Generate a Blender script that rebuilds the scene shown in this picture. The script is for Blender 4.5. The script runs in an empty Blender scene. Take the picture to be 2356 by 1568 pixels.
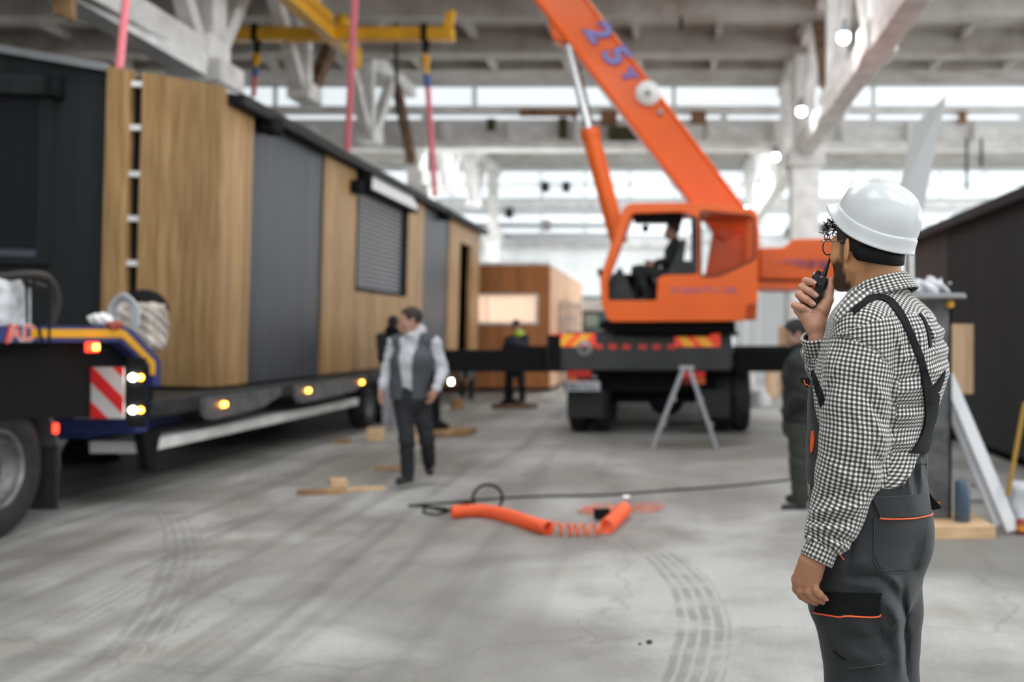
import bpy, bmesh, math, random
import numpy as np
from mathutils import Vector, Matrix
from mathutils.bvhtree import BVHTree
from mathutils.noise import noise as mnoise

random.seed(7)
rng = np.random.default_rng(7)
SC = bpy.context.scene
COL = SC.collection
FP = 35.0 / 36.0 * 2356.0          # focal length in pixels
CX, CY, HC = 1551.0, 768.0, 1.5    # vanishing point of the hall axis and the eye height


def P(px, py, Y):
    """point at distance Y that lies at this place of the photograph"""
    return Vector(((px - CX) * Y / FP, Y, HC - (py - CY) * Y / FP))


def G(px, py):
    """point on the floor"""
    Y = HC * FP / (py - CY)
    return Vector(((px - CX) * Y / FP, Y, 0.0))


def V(*a):
    return Vector(a)


# ------------------------------------------------------------------ mesh builder
def origin_of(o):
    v = Vector((0, 0, 0))
    while o is not None:
        v = v + o.location; o = o.parent
    return v


class MB:
    def __init__(s):
        s.v = []; s.f = []; s.m = []; s.sm = []

    def add(s, vs, fs, mi=0, smooth=False):
        n = len(s.v)
        s.v.extend([tuple(v) for v in vs])
        for f in fs:
            s.f.append(tuple(i + n for i in f)); s.m.append(mi); s.sm.append(smooth)
        return s

    def box(s, c, d, mi=0, rot=None):
        c = Vector(c); hx, hy, hz = d[0] / 2, d[1] / 2, d[2] / 2
        vs = [Vector((x, y, z)) for x in (-hx, hx) for y in (-hy, hy) for z in (-hz, hz)]
        if rot is not None: vs = [rot @ v for v in vs]
        vs = [v + c for v in vs]
        fs = [(0, 1, 3, 2), (4, 6, 7, 5), (0, 4, 5, 1), (2, 3, 7, 6), (0, 2, 6, 4), (1, 5, 7, 3)]
        return s.add(vs, fs, mi)

    def bx(s, x0, x1, y0, y1, z0, z1, mi=0):
        return s.box(((x0 + x1) / 2, (y0 + y1) / 2, (z0 + z1) / 2), (abs(x1 - x0), abs(y1 - y0), abs(z1 - z0)), mi)

    def bar(s, a, b, w, h, mi=0, up=(0, 0, 1), w2=None, h2=None):
        """box beam from a to b, w sideways, h along up"""
        a = Vector(a); b = Vector(b); d = (b - a).normalized(); up = Vector(up)
        side = d.cross(up)
        if side.length < 1e-4: side = d.cross(Vector((0, 1, 0)))
        side.normalize(); u = side.cross(d).normalized()
        w2 = w if w2 is None else w2; h2 = h if h2 is None else h2
        vs = []
        for p, ww, hh in ((a, w, h), (b, w2, h2)):
            for i, j in ((-1, -1), (1, -1), (1, 1), (-1, 1)):
                vs.append(p + side * (ww / 2 * i) + u * (hh / 2 * j))
        fs = [(3, 2, 1, 0), (4, 5, 6, 7), (0, 1, 5, 4), (1, 2, 6, 5), (2, 3, 7, 6), (3, 0, 4, 7)]
        return s.add(vs, fs, mi)

    def tube(s, pts, r, n=10, mi=0, caps=True, closed=False, flat=1.0, upv=None):
        pts = [Vector(p) for p in pts]; N = len(pts)
        rs = r if isinstance(r, (list, tuple)) else [r] * N
        # parallel transport
        T = []
        for i in range(N):
            if closed: t = pts[(i + 1) % N] - pts[i - 1]
            else: t = pts[min(i + 1, N - 1)] - pts[max(i - 1, 0)]
            T.append(t.normalized() if t.length > 1e-9 else Vector((0, 0, 1)))
        ref = Vector(upv) if upv is not None else (Vector((0, 0, 1)) if abs(T[0].z) < .9 else Vector((1, 0, 0)))
        nrm = (ref - T[0] * ref.dot(T[0])).normalized()
        vs = []
        for i in range(N):
            nrm = (nrm - T[i] * nrm.dot(T[i]))
            nrm = nrm.normalized() if nrm.length > 1e-6 else T[i].orthogonal().normalized()
            bn = T[i].cross(nrm)
            for k in range(n):
                a = 2 * math.pi * k / n
                vs.append(pts[i] + (nrm * math.cos(a) * flat + bn * math.sin(a)) * rs[i])
        fs = []
        M = N if closed else N - 1
        for i in range(M):
            j = (i + 1) % N
            for k in range(n):
                l = (k + 1) % n
                fs.append((i * n + k, i * n + l, j * n + l, j * n + k))
        s.add(vs, fs, mi, True)
        if caps and not closed:
            s.add(vs[:n], [tuple(range(n - 1, -1, -1))], mi)
            s.add(vs[-n:], [tuple(range(n))], mi)
        return s

    def cyl(s, a, b, r, n=20, mi=0, r2=None):
        return s.tube([a, b], [r, r if r2 is None else r2], n, mi)

    def lathe(s, prof, c, axis='z', n=32, mi=0, smooth=True):
        """prof: list of (radius, height)"""
        vs = []; c = Vector(c)
        for r, h in prof:
            for k in range(n):
                a = 2 * math.pi * k / n
                p = {'z': (r * math.cos(a), r * math.sin(a), h), 'x': (h, r * math.cos(a), r * math.sin(a)), 'y': (r * math.sin(a), h, r * math.cos(a))}[axis]
                vs.append(c + Vector(p))
        fs = []
        for i in range(len(prof) - 1):
            for k in range(n):
                l = (k + 1) % n
                fs.append((i * n + k, i * n + l, (i + 1) * n + l, (i + 1) * n + k))
        return s.add(vs, fs, mi, smooth)

    def prism(s, poly, o, u, v, th, mi=0):
        """polygon (2-D) in plane o,u,v, thickness th along u x v (centred)"""
        o, u, v = Vector(o), Vector(u), Vector(v); w = u.cross(v).normalized()
        n = len(poly)
        vs = [o + u * x + v * y - w * th / 2 for x, y in poly] + [o + u * x + v * y + w * th / 2 for x, y in poly]
        fs = [tuple(range(n - 1, -1, -1)), tuple(range(n, 2 * n))] + [(i, (i + 1) % n, n + (i + 1) % n, n + i) for i in range(n)]
        return s.add(vs, fs, mi)

    def ball(s, c, r, mi=0, n=16, m=10):
        r = r if isinstance(r, (tuple, list)) else (r, r, r); c = Vector(c)
        vs = [c + Vector((0, 0, r[2]))]
        for i in range(1, m):
            t = math.pi * i / m
            for k in range(n):
                a = 2 * math.pi * k / n
                vs.append(c + Vector((r[0] * math.sin(t) * math.cos(a), r[1] * math.sin(t) * math.sin(a), r[2] * math.cos(t))))
        vs.append(c - Vector((0, 0, r[2])))
        fs = [(0, 1 + k, 1 + (k + 1) % n) for k in range(n)]
        for i in range(m - 2):
            for k in range(n):
                l = (k + 1) % n; b = 1 + i * n
                fs.append((b + k, b + n + k, b + n + l, b + l))
        b = 1 + (m - 2) * n; e = len(vs) - 1
        fs += [(b + (k + 1) % n, b + k, e) for k in range(n)]
        return s.add(vs, fs, mi, True)

    def xf(s, M):
        s.v = [tuple(M @ Vector(v)) for v in s.v]; return s

    def build(s, name, mats, parent=None, bevel=0, seg=2):
        me = bpy.data.meshes.new(name)
        off = origin_of(parent)
        me.from_pydata([(a - off.x, b - off.y, c - off.z) for a, b, c in s.v], [], s.f)
        if not isinstance(mats, (list, tuple)): mats = [mats]
        for m in mats: me.materials.append(m)
        me.polygons.foreach_set('material_index', s.m)
        me.polygons.foreach_set('use_smooth', s.sm)
        me.update()
        bm = bmesh.new(); bm.from_mesh(me); bmesh.ops.recalc_face_normals(bm, faces=bm.faces[:]); bm.to_mesh(me); bm.free()
        o = bpy.data.objects.new(name, me); COL.objects.link(o)
        if parent is not None:
            o.parent = parent
        if bevel:
            b = o.modifiers.new('bevel', 'BEVEL'); b.width = bevel; b.segments = seg; b.limit_method = 'ANGLE'; b.angle_limit = math.radians(50)
            b.harden_normals = False
        return o


def tag(o, label=None, cat=None, group=None, kind=None):
    if label: o['label'] = label
    if cat: o['category'] = cat
    if group: o['group'] = group
    if kind: o['kind'] = kind
    return o


def thing(name, label, cat, loc=(0, 0, 0), group=None):
    o = bpy.data.objects.new(name, None); COL.objects.link(o)
    o.empty_display_size = .1; o.location = loc
    return tag(o, label, cat, group)


def struct(o):
    o['kind'] = 'structure'; return o


def copy_tree(o, parent=None):
    c = o.copy(); COL.objects.link(c)
    if parent is not None: c.parent = parent
    for ch in list(o.children): copy_tree(ch, c)
    return c


def smooth_path(pts, n=8, closed=False):
    """Catmull-Rom"""
    pts = [Vector(p) for p in pts]; out = []
    N = len(pts)
    rngN = range(N if closed else N - 1)
    for i in rngN:
        if closed: p0, p1, p2, p3 = pts[i - 1], pts[i], pts[(i + 1) % N], pts[(i + 2) % N]
        else: p0, p1, p2, p3 = pts[max(i - 1, 0)], pts[i], pts[i + 1], pts[min(i + 2, N - 1)]
        for k in range(n):
            t = k / n
            out.append(.5 * ((2 * p1) + (-p0 + p2) * t + (2 * p0 - 5 * p1 + 4 * p2 - p3) * t * t + (-p0 + 3 * p1 - 3 * p2 + p3) * t ** 3))
    if not closed: out.append(pts[-1])
    return out


def plate(loops, th, name='plate', bevel=0.0, res=2):
    """flat plate with holes from 2-D loops (first outer); returns verts, faces; local x,y plane, thickness centred on z"""
    cu = bpy.data.curves.new(name, 'CURVE'); cu.dimensions = '2D'; cu.fill_mode = 'BOTH'; cu.extrude = th / 2; cu.bevel_depth = bevel
    for lp in loops:
        sp = cu.splines.new('POLY'); sp.points.add(len(lp) - 1)
        for i, (x, y) in enumerate(lp): sp.points[i].co = (x, y, 0, 1)
        sp.use_cyclic_u = True
    return _curve_mesh(cu)


def _curve_mesh(cu):
    o = bpy.data.objects.new('tmp', cu); COL.objects.link(o)
    dg = bpy.context.evaluated_depsgraph_get(); dg.update()
    me = bpy.data.meshes.new_from_object(o.evaluated_get(dg))
    vs = [tuple(v.co) for v in me.vertices]; fs = [tuple(p.vertices) for p in me.polygons]
    bpy.data.objects.remove(o); bpy.data.curves.remove(cu); bpy.data.meshes.remove(me)
    return vs, fs


def text_mesh(txt, size, th=.004, shear=0.0, offset=0.0, spacing=1.0):
    cu = bpy.data.curves.new('t', 'FONT'); cu.body = txt; cu.size = size; cu.extrude = th / 2; cu.shear = shear; cu.offset = offset
    cu.align_x = 'CENTER'; cu.align_y = 'CENTER'; cu.space_character = spacing; cu.resolution_u = 4
    return _curve_mesh(cu)


def in_plane(vs, o, u, v):
    o, u, v = Vector(o), Vector(u).normalized(), Vector(v).normalized(); w = u.cross(v)
    return [o + u * x + v * y + w * z for x, y, z in vs]


def round_poly(pts, r, n=5):
    """round the corners of a 2-D polygon"""
    out = []; N = len(pts)
    for i in range(N):
        a = Vector(pts[i - 1]); b = Vector(pts[i]); c = Vector(pts[(i + 1) % N])
        rr = r[i] if isinstance(r, (list, tuple)) else r
        da = (a - b); dc = (c - b)
        ra = min(rr, da.length * .45); rc = min(rr, dc.length * .45)
        p = b + da.normalized() * ra; q = b + dc.normalized() * rc
        for k in range(n + 1):
            t = k / n
            out.append(tuple(p * (1 - t) ** 2 + b * 2 * t * (1 - t) + q * t * t))
    return out


# ------------------------------------------------------------------ materials
def nt(mat):
    return mat.node_tree.nodes, mat.node_tree.links


def mat(name, col, rough=.6, metal=0.0, var=0.0, scale=8.0, bump=0.0, bscale=60.0, coat=0.0, emit=None, estr=0.0, stretch=None, trans=0.0, spec=None, sheen=0.0, col2=None):
    m = bpy.data.materials.new(name); m.use_nodes = True
    N, L = nt(m); b = N['Principled BSDF']
    b.inputs['Base Color'].default_value = (*col, 1)
    b.inputs['Roughness'].default_value = rough; b.inputs['Metallic'].default_value = metal
    b.inputs['Coat Weight'].default_value = coat; b.inputs['Coat Roughness'].default_value = .12
    if spec is not None: b.inputs['Specular IOR Level'].default_value = spec
    if sheen: b.inputs['Sheen Weight'].default_value = sheen
    if trans: b.inputs['Transmission Weight'].default_value = trans; b.inputs['IOR'].default_value = 1.05
    if emit: b.inputs['Emission Color'].default_value = (*emit, 1); b.inputs['Emission Strength'].default_value = estr
    if var or bump:
        tc = N.new('ShaderNodeTexCoord'); mp = N.new('ShaderNodeMapping'); L.new(tc.outputs['Object'], mp.inputs[0])
        if stretch: mp.inputs['Scale'].default_value = stretch
    if var:
        n = N.new('ShaderNodeTexNoise'); n.inputs['Scale'].default_value = scale; n.inputs['Detail'].default_value = 6
        L.new(mp.outputs[0], n.inputs[0])
        r = N.new('ShaderNodeValToRGB'); L.new(n.outputs['Fac'], r.inputs[0])
        c2 = col2 if col2 else tuple(min(1, c * (1 + var)) for c in col)
        c1 = tuple(c * (1 - var) for c in col) if not col2 else col
        r.color_ramp.elements[0].position = .32; r.color_ramp.elements[1].position = .68
        r.color_ramp.elements[0].color = (*c1, 1); r.color_ramp.elements[1].color = (*c2, 1)
        L.new(r.outputs[0], b.inputs['Base Color'])
    if bump:
        n2 = N.new('ShaderNodeTexNoise'); n2.inputs['Scale'].default_value = bscale; n2.inputs['Detail'].default_value = 4
        L.new(mp.outputs[0], n2.inputs[0])
        bp = N.new('ShaderNodeBump'); bp.inputs['Strength'].default_value = bump; bp.inputs['Distance'].default_value = .01
        L.new(n2.outputs['Fac'], bp.inputs['Height']); L.new(bp.outputs[0], b.inputs['Normal'])
    return m


def math_node(N, L, op, a, b=None, clamp=False):
    n = N.new('ShaderNodeMath'); n.operation = op; n.use_clamp = clamp
    for i, x in enumerate((a, b)):
        if x is None: continue
        if isinstance(x, (int, float)): n.inputs[i].default_value = x
        else: L.new(x, n.inputs[i])
    return n.outputs[0]


def mixrgb(N, L, fac, a, b, mode='MIX'):
    n = N.new('ShaderNodeMix'); n.data_type = 'RGBA'; n.blend_type = mode
    for i, x in ((0, fac), (6, a), (7, b)):
        if isinstance(x, (int, float)): n.inputs[i].default_value = x
        elif isinstance(x, tuple): n.inputs[i].default_value = (*x, 1)
        else: L.new(x, n.inputs[i])
    return n.outputs[2]


def ramp(N, L, fac, stops):
    r = N.new('ShaderNodeValToRGB'); L.new(fac, r.inputs[0])
    e = r.color_ramp.elements
    while len(e) < len(stops): e.new(.5)
    for i, (p, c) in enumerate(stops):
        e[i].position = p; e[i].color = (*c, 1) if isinstance(c, tuple) else (c, c, c, 1)
    return r.outputs[0]


def plank_mat(name, c1, c2, c3, width, axis='x', rough=.5, gap=.5, off=0.0):
    """vertical boards: per-board tone, long grain, dark joints"""
    m = bpy.data.materials.new(name); m.use_nodes = True
    N, L = nt(m); b = N['Principled BSDF']; b.inputs['Roughness'].default_value = rough
    tc = N.new('ShaderNodeTexCoord'); sp = N.new('ShaderNodeSeparateXYZ'); L.new(tc.outputs['Object'], sp.inputs[0])
    if axis == 'xy':
        ax = math_node(N, L, 'ADD', sp.outputs[0], sp.outputs[1])
    else:
        ax = sp.outputs[{'x': 0, 'y': 1, 'z': 2}[axis]]
    t = math_node(N, L, 'DIVIDE', math_node(N, L, 'ADD', ax, off), width)
    fl = math_node(N, L, 'FLOOR', t); fr = math_node(N, L, 'FRACT', t)
    wn = N.new('ShaderNodeTexWhiteNoise'); wn.noise_dimensions = '1D'; L.new(fl, wn.inputs['W'])
    cb = N.new('ShaderNodeCombineXYZ')
    L.new(math_node(N, L, 'MULTIPLY', ax, 40.0), cb.inputs[0]); L.new(math_node(N, L, 'MULTIPLY', sp.outputs[2], 1.6), cb.inputs[2]); L.new(math_node(N, L, 'MULTIPLY', fl, 7.3), cb.inputs[1])
    n = N.new('ShaderNodeTexNoise'); n.inputs['Scale'].default_value = 1.0; n.inputs['Detail'].default_value = 5; L.new(cb.outputs[0], n.inputs[0])
    g = ramp(N, L, n.outputs['Fac'], [(.3, c1), (.5, c2), (.72, c3)])
    tone = math_node(N, L, 'ADD', math_node(N, L, 'MULTIPLY', wn.outputs['Value'], .35), .78)
    cc = N.new('ShaderNodeVectorMath'); cc.operation = 'SCALE'; L.new(g, cc.inputs[0]); L.new(tone, cc.inputs['Scale'])
    e = math_node(N, L, 'LESS_THAN', fr, .045)
    col = mixrgb(N, L, math_node(N, L, 'MULTIPLY', e, gap), cc.outputs[0], tuple(c * .35 for c in c1))
    L.new(col, b.inputs['Base Color'])
    bp = N.new('ShaderNodeBump'); bp.inputs['Strength'].default_value = .4; bp.inputs['Distance'].default_value = .01; bp.invert = True
    L.new(e, bp.inputs['Height']); L.new(bp.outputs[0], b.inputs['Normal'])
    return m


# ------------------------------------------------------------------ implicit surfaces
def smin(a, b, k):
    h = np.clip(.5 + .5 * (b - a) / k, 0, 1)
    return b + (a - b) * h - k * h * (1 - h)


def smax(a, b, k):
    return -smin(-a, -b, k)


def s_cap(p, a, b, ra, rb):
    a = np.array(a, dtype=np.float32); b = np.array(b, dtype=np.float32); ba = b - a
    pa = p - a
    t = np.clip((pa @ ba) / max(float(ba @ ba), 1e-12), 0, 1)
    return np.linalg.norm(pa - t[:, None] * ba, axis=1) - (ra + (rb - ra) * t)


def s_chain(p, pts, rs, k=.01):
    d = None
    for i in range(len(pts) - 1):
        e = s_cap(p, pts[i], pts[i + 1], rs[i], rs[i + 1])
        d = e if d is None else smin(d, e, k)
    return d


def s_ell(p, c, r, R=None):
    q = p - np.array(c, dtype=np.float32)
    if R is not None: q = q @ np.array(R, dtype=np.float32)
    r = np.array(r, dtype=np.float32)
    k0 = np.linalg.norm(q / r, axis=1); k1 = np.linalg.norm(q / (r * r), axis=1)
    return k0 * (k0 - 1) / np.maximum(k1, 1e-9)


def s_box(p, c, h, r=0.0, R=None):
    q = p - np.array(c, dtype=np.float32)
    if R is not None: q = q @ np.array(R, dtype=np.float32)
    q = np.abs(q) - (np.array(h, dtype=np.float32) - r)
    return np.linalg.norm(np.maximum(q, 0), axis=1) + np.minimum(q.max(axis=1), 0) - r


def surfnet(f, lo, hi, h):
    lo = np.array(lo, dtype=np.float64); hi = np.array(hi, dtype=np.float64)
    n = np.ceil((hi - lo) / h).astype(int) + 1
    xs = [(lo[i] + h * np.arange(n[i])).astype(np.float32) for i in range(3)]
    vals = np.empty(tuple(n), dtype=np.float32)
    step = max(1, int(400000 // (n[1] * n[2])))
    for i in range(0, n[0], step):
        X, Y, Z = np.meshgrid(xs[0][i:i + step], xs[1], xs[2], indexing='ij')
        vals[i:i + step] = f(np.stack([X.ravel(), Y.ravel(), Z.ravel()], 1)).reshape(X.shape)
    vals[vals == 0] = 1e-7
    ins = vals < 0
    c = np.zeros(tuple(n - 1), dtype=np.int8)
    for a in (0, 1):
        for b in (0, 1):
            for d in (0, 1):
                c += ins[a:n[0] - 1 + a, b:n[1] - 1 + b, d:n[2] - 1 + d]
    act = (c > 0) & (c < 8)
    idx = -np.ones(act.shape, dtype=np.int64); cells = np.argwhere(act); idx[act] = np.arange(len(cells))
    acc = np.zeros((len(cells), 3)); cnt = np.zeros(len(cells))
    ci = cells
    for ax in range(3):
        o1, o2 = [k for k in range(3) if k != ax]
        for a in (0, 1):
            for b in (0, 1):
                off = np.zeros(3, dtype=int); off[o1] = a; off[o2] = b
                p0 = ci + off; p1 = p0.copy(); p1[:, ax] += 1
                v0 = vals[p0[:, 0], p0[:, 1], p0[:, 2]]; v1 = vals[p1[:, 0], p1[:, 1], p1[:, 2]]
                cr = (v0 < 0) != (v1 < 0)
                t = np.where(cr, v0 / np.where(cr, v0 - v1, 1), 0)
                q = p0.astype(float); q[:, ax] += t
                acc[cr] += q[cr]; cnt[cr] += 1
    verts = lo + h * acc / np.maximum(cnt, 1)[:, None]
    faces = []
    for ax in range(3):
        o1, o2 = [(1, 2), (2, 0), (0, 1)][ax]
        sl0 = [slice(None)] * 3; sl1 = [slice(None)] * 3
        sl0[ax] = slice(0, -1); sl1[ax] = slice(1, None)
        a0 = ins[tuple(sl0)]; a1 = ins[tuple(sl1)]
        e = np.argwhere(a0 != a1)
        ok = (e[:, o1] > 0) & (e[:, o2] > 0) & (e[:, o1] < n[o1] - 1) & (e[:, o2] < n[o2] - 1)
        e = e[ok]
        def g(d1, d2):
            q = e.copy(); q[:, o1] -= d1; q[:, o2] -= d2
            return idx[q[:, 0], q[:, 1], q[:, 2]]
        quad = np.stack([g(1, 1), g(0, 1), g(0, 0), g(1, 0)], 1)
        fl = ~a0[e[:, 0], e[:, 1], e[:, 2]]
        quad[fl] = quad[fl][:, ::-1]
        faces.append(quad)
    faces = np.concatenate(faces)
    return verts, faces


def np_mesh(name, verts, faces, mats, parent=None, cols=None, uvs=None, midx=None, smooth=True):
    me = bpy.data.meshes.new(name)
    verts = np.asarray(verts) - np.array(origin_of(parent))
    me.vertices.add(len(verts)); me.vertices.foreach_set('co', np.asarray(verts, dtype=np.float32).ravel())
    nf = len(faces); me.loops.add(nf * 4); me.polygons.add(nf)
    me.loops.foreach_set('vertex_index', np.asarray(faces, dtype=np.int32).ravel())
    me.polygons.foreach_set('loop_start', np.arange(0, nf * 4, 4, dtype=np.int32))
    me.update(calc_edges=True)
    if smooth: me.polygons.foreach_set('use_smooth', np.ones(nf, dtype=bool))
    if not isinstance(mats, (list, tuple)): mats = [mats]
    for m in mats: me.materials.append(m)
    if midx is not None: me.polygons.foreach_set('material_index', np.asarray(midx, dtype=np.int32))
    if cols is not None:
        a = me.color_attributes.new('tint', 'FLOAT_COLOR', 'POINT')
        c4 = np.ones((len(verts), 4), dtype=np.float32); c4[:, :3] = cols
        a.data.foreach_set('color', c4.ravel())
    if uvs is not None:
        u = me.uv_layers.new(name='UVMap'); u.data.foreach_set('uv', np.asarray(uvs, dtype=np.float32).ravel())
    me.validate()
    o = bpy.data.objects.new(name, me); COL.objects.link(o)
    if parent is not None:
        o.parent = parent
    return o


def relax(verts, faces, it=2, lam=.5):
    v = verts.copy()
    e = np.concatenate([faces[:, [0, 1]], faces[:, [1, 2]], faces[:, [2, 3]], faces[:, [3, 0]]])
    e = np.concatenate([e, e[:, ::-1]])
    deg = np.bincount(e[:, 0], minlength=len(v)).astype(float)
    for _ in range(it):
        s = np.stack([np.bincount(e[:, 0], weights=v[e[:, 1], k], minlength=len(v)) for k in range(3)], 1)
        v = v * (1 - lam) + lam * s / np.maximum(deg, 1)[:, None]
    return v


def join_np(parts):
    vs = []; fs = []; cs = []; n = 0
    for v, f, c in parts:
        vs.append(v); fs.append(f + n); cs.append(c); n += len(v)
    return np.concatenate(vs), np.concatenate(fs), np.concatenate(cs)


def tint_mat(name, rough=.5, sss=0.0, bump=.15, bscale=300):
    m = mat(name, (1, 1, 1), rough, bump=bump, bscale=bscale)
    N, L = nt(m); a = N.new('ShaderNodeVertexColor'); a.layer_name = 'tint'
    b = N['Principled BSDF']; L.new(a.outputs[0], b.inputs['Base Color'])
    if sss:
        b.inputs['Subsurface Weight'].default_value = sss; b.inputs['Subsurface Radius'].default_value = (.012, .005, .003); b.inputs['Subsurface Scale'].default_value = 1.0
    return m
EXPOSURE = 0.0
# ------------------------------------------------------------------ shared materials
M = {}
M['white_paint'] = mat('white_paint', (.85, .85, .83), .6, var=.14, scale=3, bump=.1)
M['beam_paint'] = mat('beam_paint', (.78, .77, .75), .65, var=.18, scale=2.5, bump=.15, bscale=20)
M['steel_grey'] = mat('steel_grey', (.33, .34, .35), .45, .6, var=.15, scale=6)
M['dark_steel'] = mat('dark_steel', (.025, .028, .03), .55, .2, var=.35, scale=5)
M['black'] = mat('black', (.010, .011, .012), .85, spec=.12)
M['black_rubber'] = mat('black_rubber', (.018, .019, .02), .75, var=.3, scale=12, bump=.3, bscale=40)
M['chrome'] = mat('chrome', (.75, .76, .78), .18, 1.0)
M['rust'] = mat('rust', (.16, .09, .05), .8, var=.5, scale=4, bump=.3)
M['orange'] = mat('orange_paint', (.92, .14, .008), .38, var=.04, scale=2, coat=.18, spec=.35)
M['yellow'] = mat('yellow_paint', (.85, .45, .02), .4, var=.12, scale=4)
M['pink'] = mat('pink_webbing', (.9, .24, .28), .7, bump=.4, bscale=200)
M['blue'] = mat('blue_paint', (.03, .045, .17), .4, var=.2, scale=6)
M['glass'] = mat('clear_glass', (.95, .97, .97), .02, trans=1.0)
M['pine'] = mat('pine_wood', (.62, .42, .24), .65, var=.22, scale=5, stretch=(1, 8, 8))
M['oldwood'] = mat('old_wood', (.35, .2, .09), .75, var=.4, scale=5)

# ------------------------------------------------------------------ floor
def floor_mat():
    m = bpy.data.materials.new('worn_concrete'); m.use_nodes = True
    N, L = nt(m); b = N['Principled BSDF']
    tc = N.new('ShaderNodeTexCoord'); sp = N.new('ShaderNodeSeparateXYZ'); L.new(tc.outputs['Object'], sp.inputs[0])
    def noise(scale, mp=(1, 1, 1), rot=0, det=6, off=(0, 0, 0), dist=0.0, rough=.5):
        q = N.new('ShaderNodeMapping'); q.inputs['Scale'].default_value = mp; q.inputs['Rotation'].default_value = (0, 0, rot); q.inputs['Location'].default_value = off
        L.new(tc.outputs['Object'], q.inputs[0])
        n = N.new('ShaderNodeTexNoise'); n.inputs['Scale'].default_value = scale; n.inputs['Detail'].default_value = det; n.inputs['Distortion'].default_value = dist; n.inputs['Roughness'].default_value = rough
        L.new(q.outputs[0], n.inputs[0]); return n.outputs['Fac']
    big = noise(.42, off=(3.1, 1.7, 0), det=4, dist=.6)
    col = ramp(N, L, big, [(.36, (.225, .215, .195)), (.5, (.32, .312, .295)), (.6, (.45, .447, .43))])
    mid = noise(2.2, det=9, rough=.65)
    col = mixrgb(N, L, .75, col, ramp(N, L, mid, [(.28, .58), (.5, .95), (.75, 1.12)]), 'MULTIPLY')
    fine = noise(38, det=5)
    col = mixrgb(N, L, .4, col, ramp(N, L, fine, [(.3, .75), (.6, 1.05)]), 'MULTIPLY')
    # ochre dust patches
    oc = ramp(N, L, noise(1.1, off=(9, 4, 0), det=7, rough=.7), [(.56, 0.0), (.72, 1.0)])
    col = mixrgb(N, L, math_node(N, L, 'MULTIPLY', oc, .6), col, (.27, .23, .165))
    # tyre streaks in two directions
    s1 = ramp(N, L, noise(1, (3.0, .16, 1), 0.0, 5, off=(2, 0, 0), dist=.4), [(.50, 0.0), (.62, 1.0)])
    s2 = ramp(N, L, noise(1, (2.6, .2, 1), .62, 5, off=(7, 3, 0), dist=.5), [(.52, 0.0), (.66, 1.0)])
    left = math_node(N, L, 'MULTIPLY', math_node(N, L, 'SUBTRACT', -0.4, sp.outputs[0]), .5, True)
    left = math_node(N, L, 'ADD', math_node(N, L, 'MULTIPLY', left, .8), .2)
    col = mixrgb(N, L, math_node(N, L, 'MULTIPLY', math_node(N, L, 'MULTIPLY', s1, left), .48), col, (.11, .105, .1))
    col = mixrgb(N, L, math_node(N, L, 'MULTIPLY', math_node(N, L, 'MULTIPLY', s2, left), .5), col, (.13, .12, .11))
    # tread print curving past the man in front
    def track(x0, k, yc, w, y0, y1, ribs, strength, col):
        X, Y = sp.outputs[0], sp.outputs[1]
        wob = math_node(N, L, 'MULTIPLY', math_node(N, L, 'SUBTRACT', noise(2.0, det=2), .5), .05)
        dy = math_node(N, L, 'SUBTRACT', Y, yc)
        xc = math_node(N, L, 'SUBTRACT', x0, math_node(N, L, 'MULTIPLY', math_node(N, L, 'MULTIPLY', dy, dy), k))
        d = math_node(N, L, 'ADD', math_node(N, L, 'SUBTRACT', X, xc), wob)
        ad = math_node(N, L, 'ABSOLUTE', d)
        m1 = math_node(N, L, 'MULTIPLY', math_node(N, L, 'SUBTRACT', w, ad), 40.0, True)
        rib = math_node(N, L, 'SINE', math_node(N, L, 'MULTIPLY', d, ribs))
        zig = math_node(N, L, 'SINE', math_node(N, L, 'ADD', math_node(N, L, 'MULTIPLY', Y, 150.0), math_node(N, L, 'MULTIPLY', rib, 2.0)))
        pat = math_node(N, L, 'ADD', math_node(N, L, 'MULTIPLY', math_node(N, L, 'GREATER_THAN', rib, -.45), .65), math_node(N, L, 'MULTIPLY', zig, .22), True)
        fa = math_node(N, L, 'MULTIPLY', math_node(N, L, 'SUBTRACT', Y, y0), 1.5, True)
        fb = math_node(N, L, 'MULTIPLY', math_node(N, L, 'SUBTRACT', y1, Y), .8, True)
        f = math_node(N, L, 'MULTIPLY', math_node(N, L, 'MULTIPLY', m1, pat), math_node(N, L, 'MULTIPLY', fa, fb))
        worn = ramp(N, L, noise(4.5, det=5, off=(5, 5, 0)), [(.36, .15), (.55, 1.0)])
        f = math_node(N, L, 'MULTIPLY', math_node(N, L, 'MULTIPLY', f, worn), strength, True)
        return mixrgb(N, L, f, col, (.12, .115, .1))
    col = track(.15, .1, 5.2, .15, 3.0, 8.0, 96.0, .75, col)
    col = track(-2.2, .05, 2.0, .16, 4.3, 9.5, 90.0, .55, col)
    col = track(-3.1, .03, 4.0, .16, 4.8, 13, 90.0, .5, col)
    # thin cracks
    vo = N.new('ShaderNodeTexVoronoi'); vo.feature = 'DISTANCE_TO_EDGE'; vo.inputs['Scale'].default_value = .33
    q = N.new('ShaderNodeVectorMath'); q.operation = 'ADD'; L.new(tc.outputs['Object'], q.inputs[0])
    nv = N.new('ShaderNodeTexNoise'); nv.inputs['Scale'].default_value = 1.8; nv.inputs['Detail'].default_value = 8; L.new(tc.outputs['Object'], nv.inputs[0])
    sc = N.new('ShaderNodeVectorMath'); sc.operation = 'SCALE'; L.new(nv.outputs['Color'], sc.inputs[0]); sc.inputs['Scale'].default_value = .9
    L.new(sc.outputs[0], q.inputs[1]); L.new(q.outputs[0], vo.inputs['Vector'])
    cr = ramp(N, L, vo.outputs['Distance'], [(.0, 1.0), (.006, 0.0)])
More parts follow.
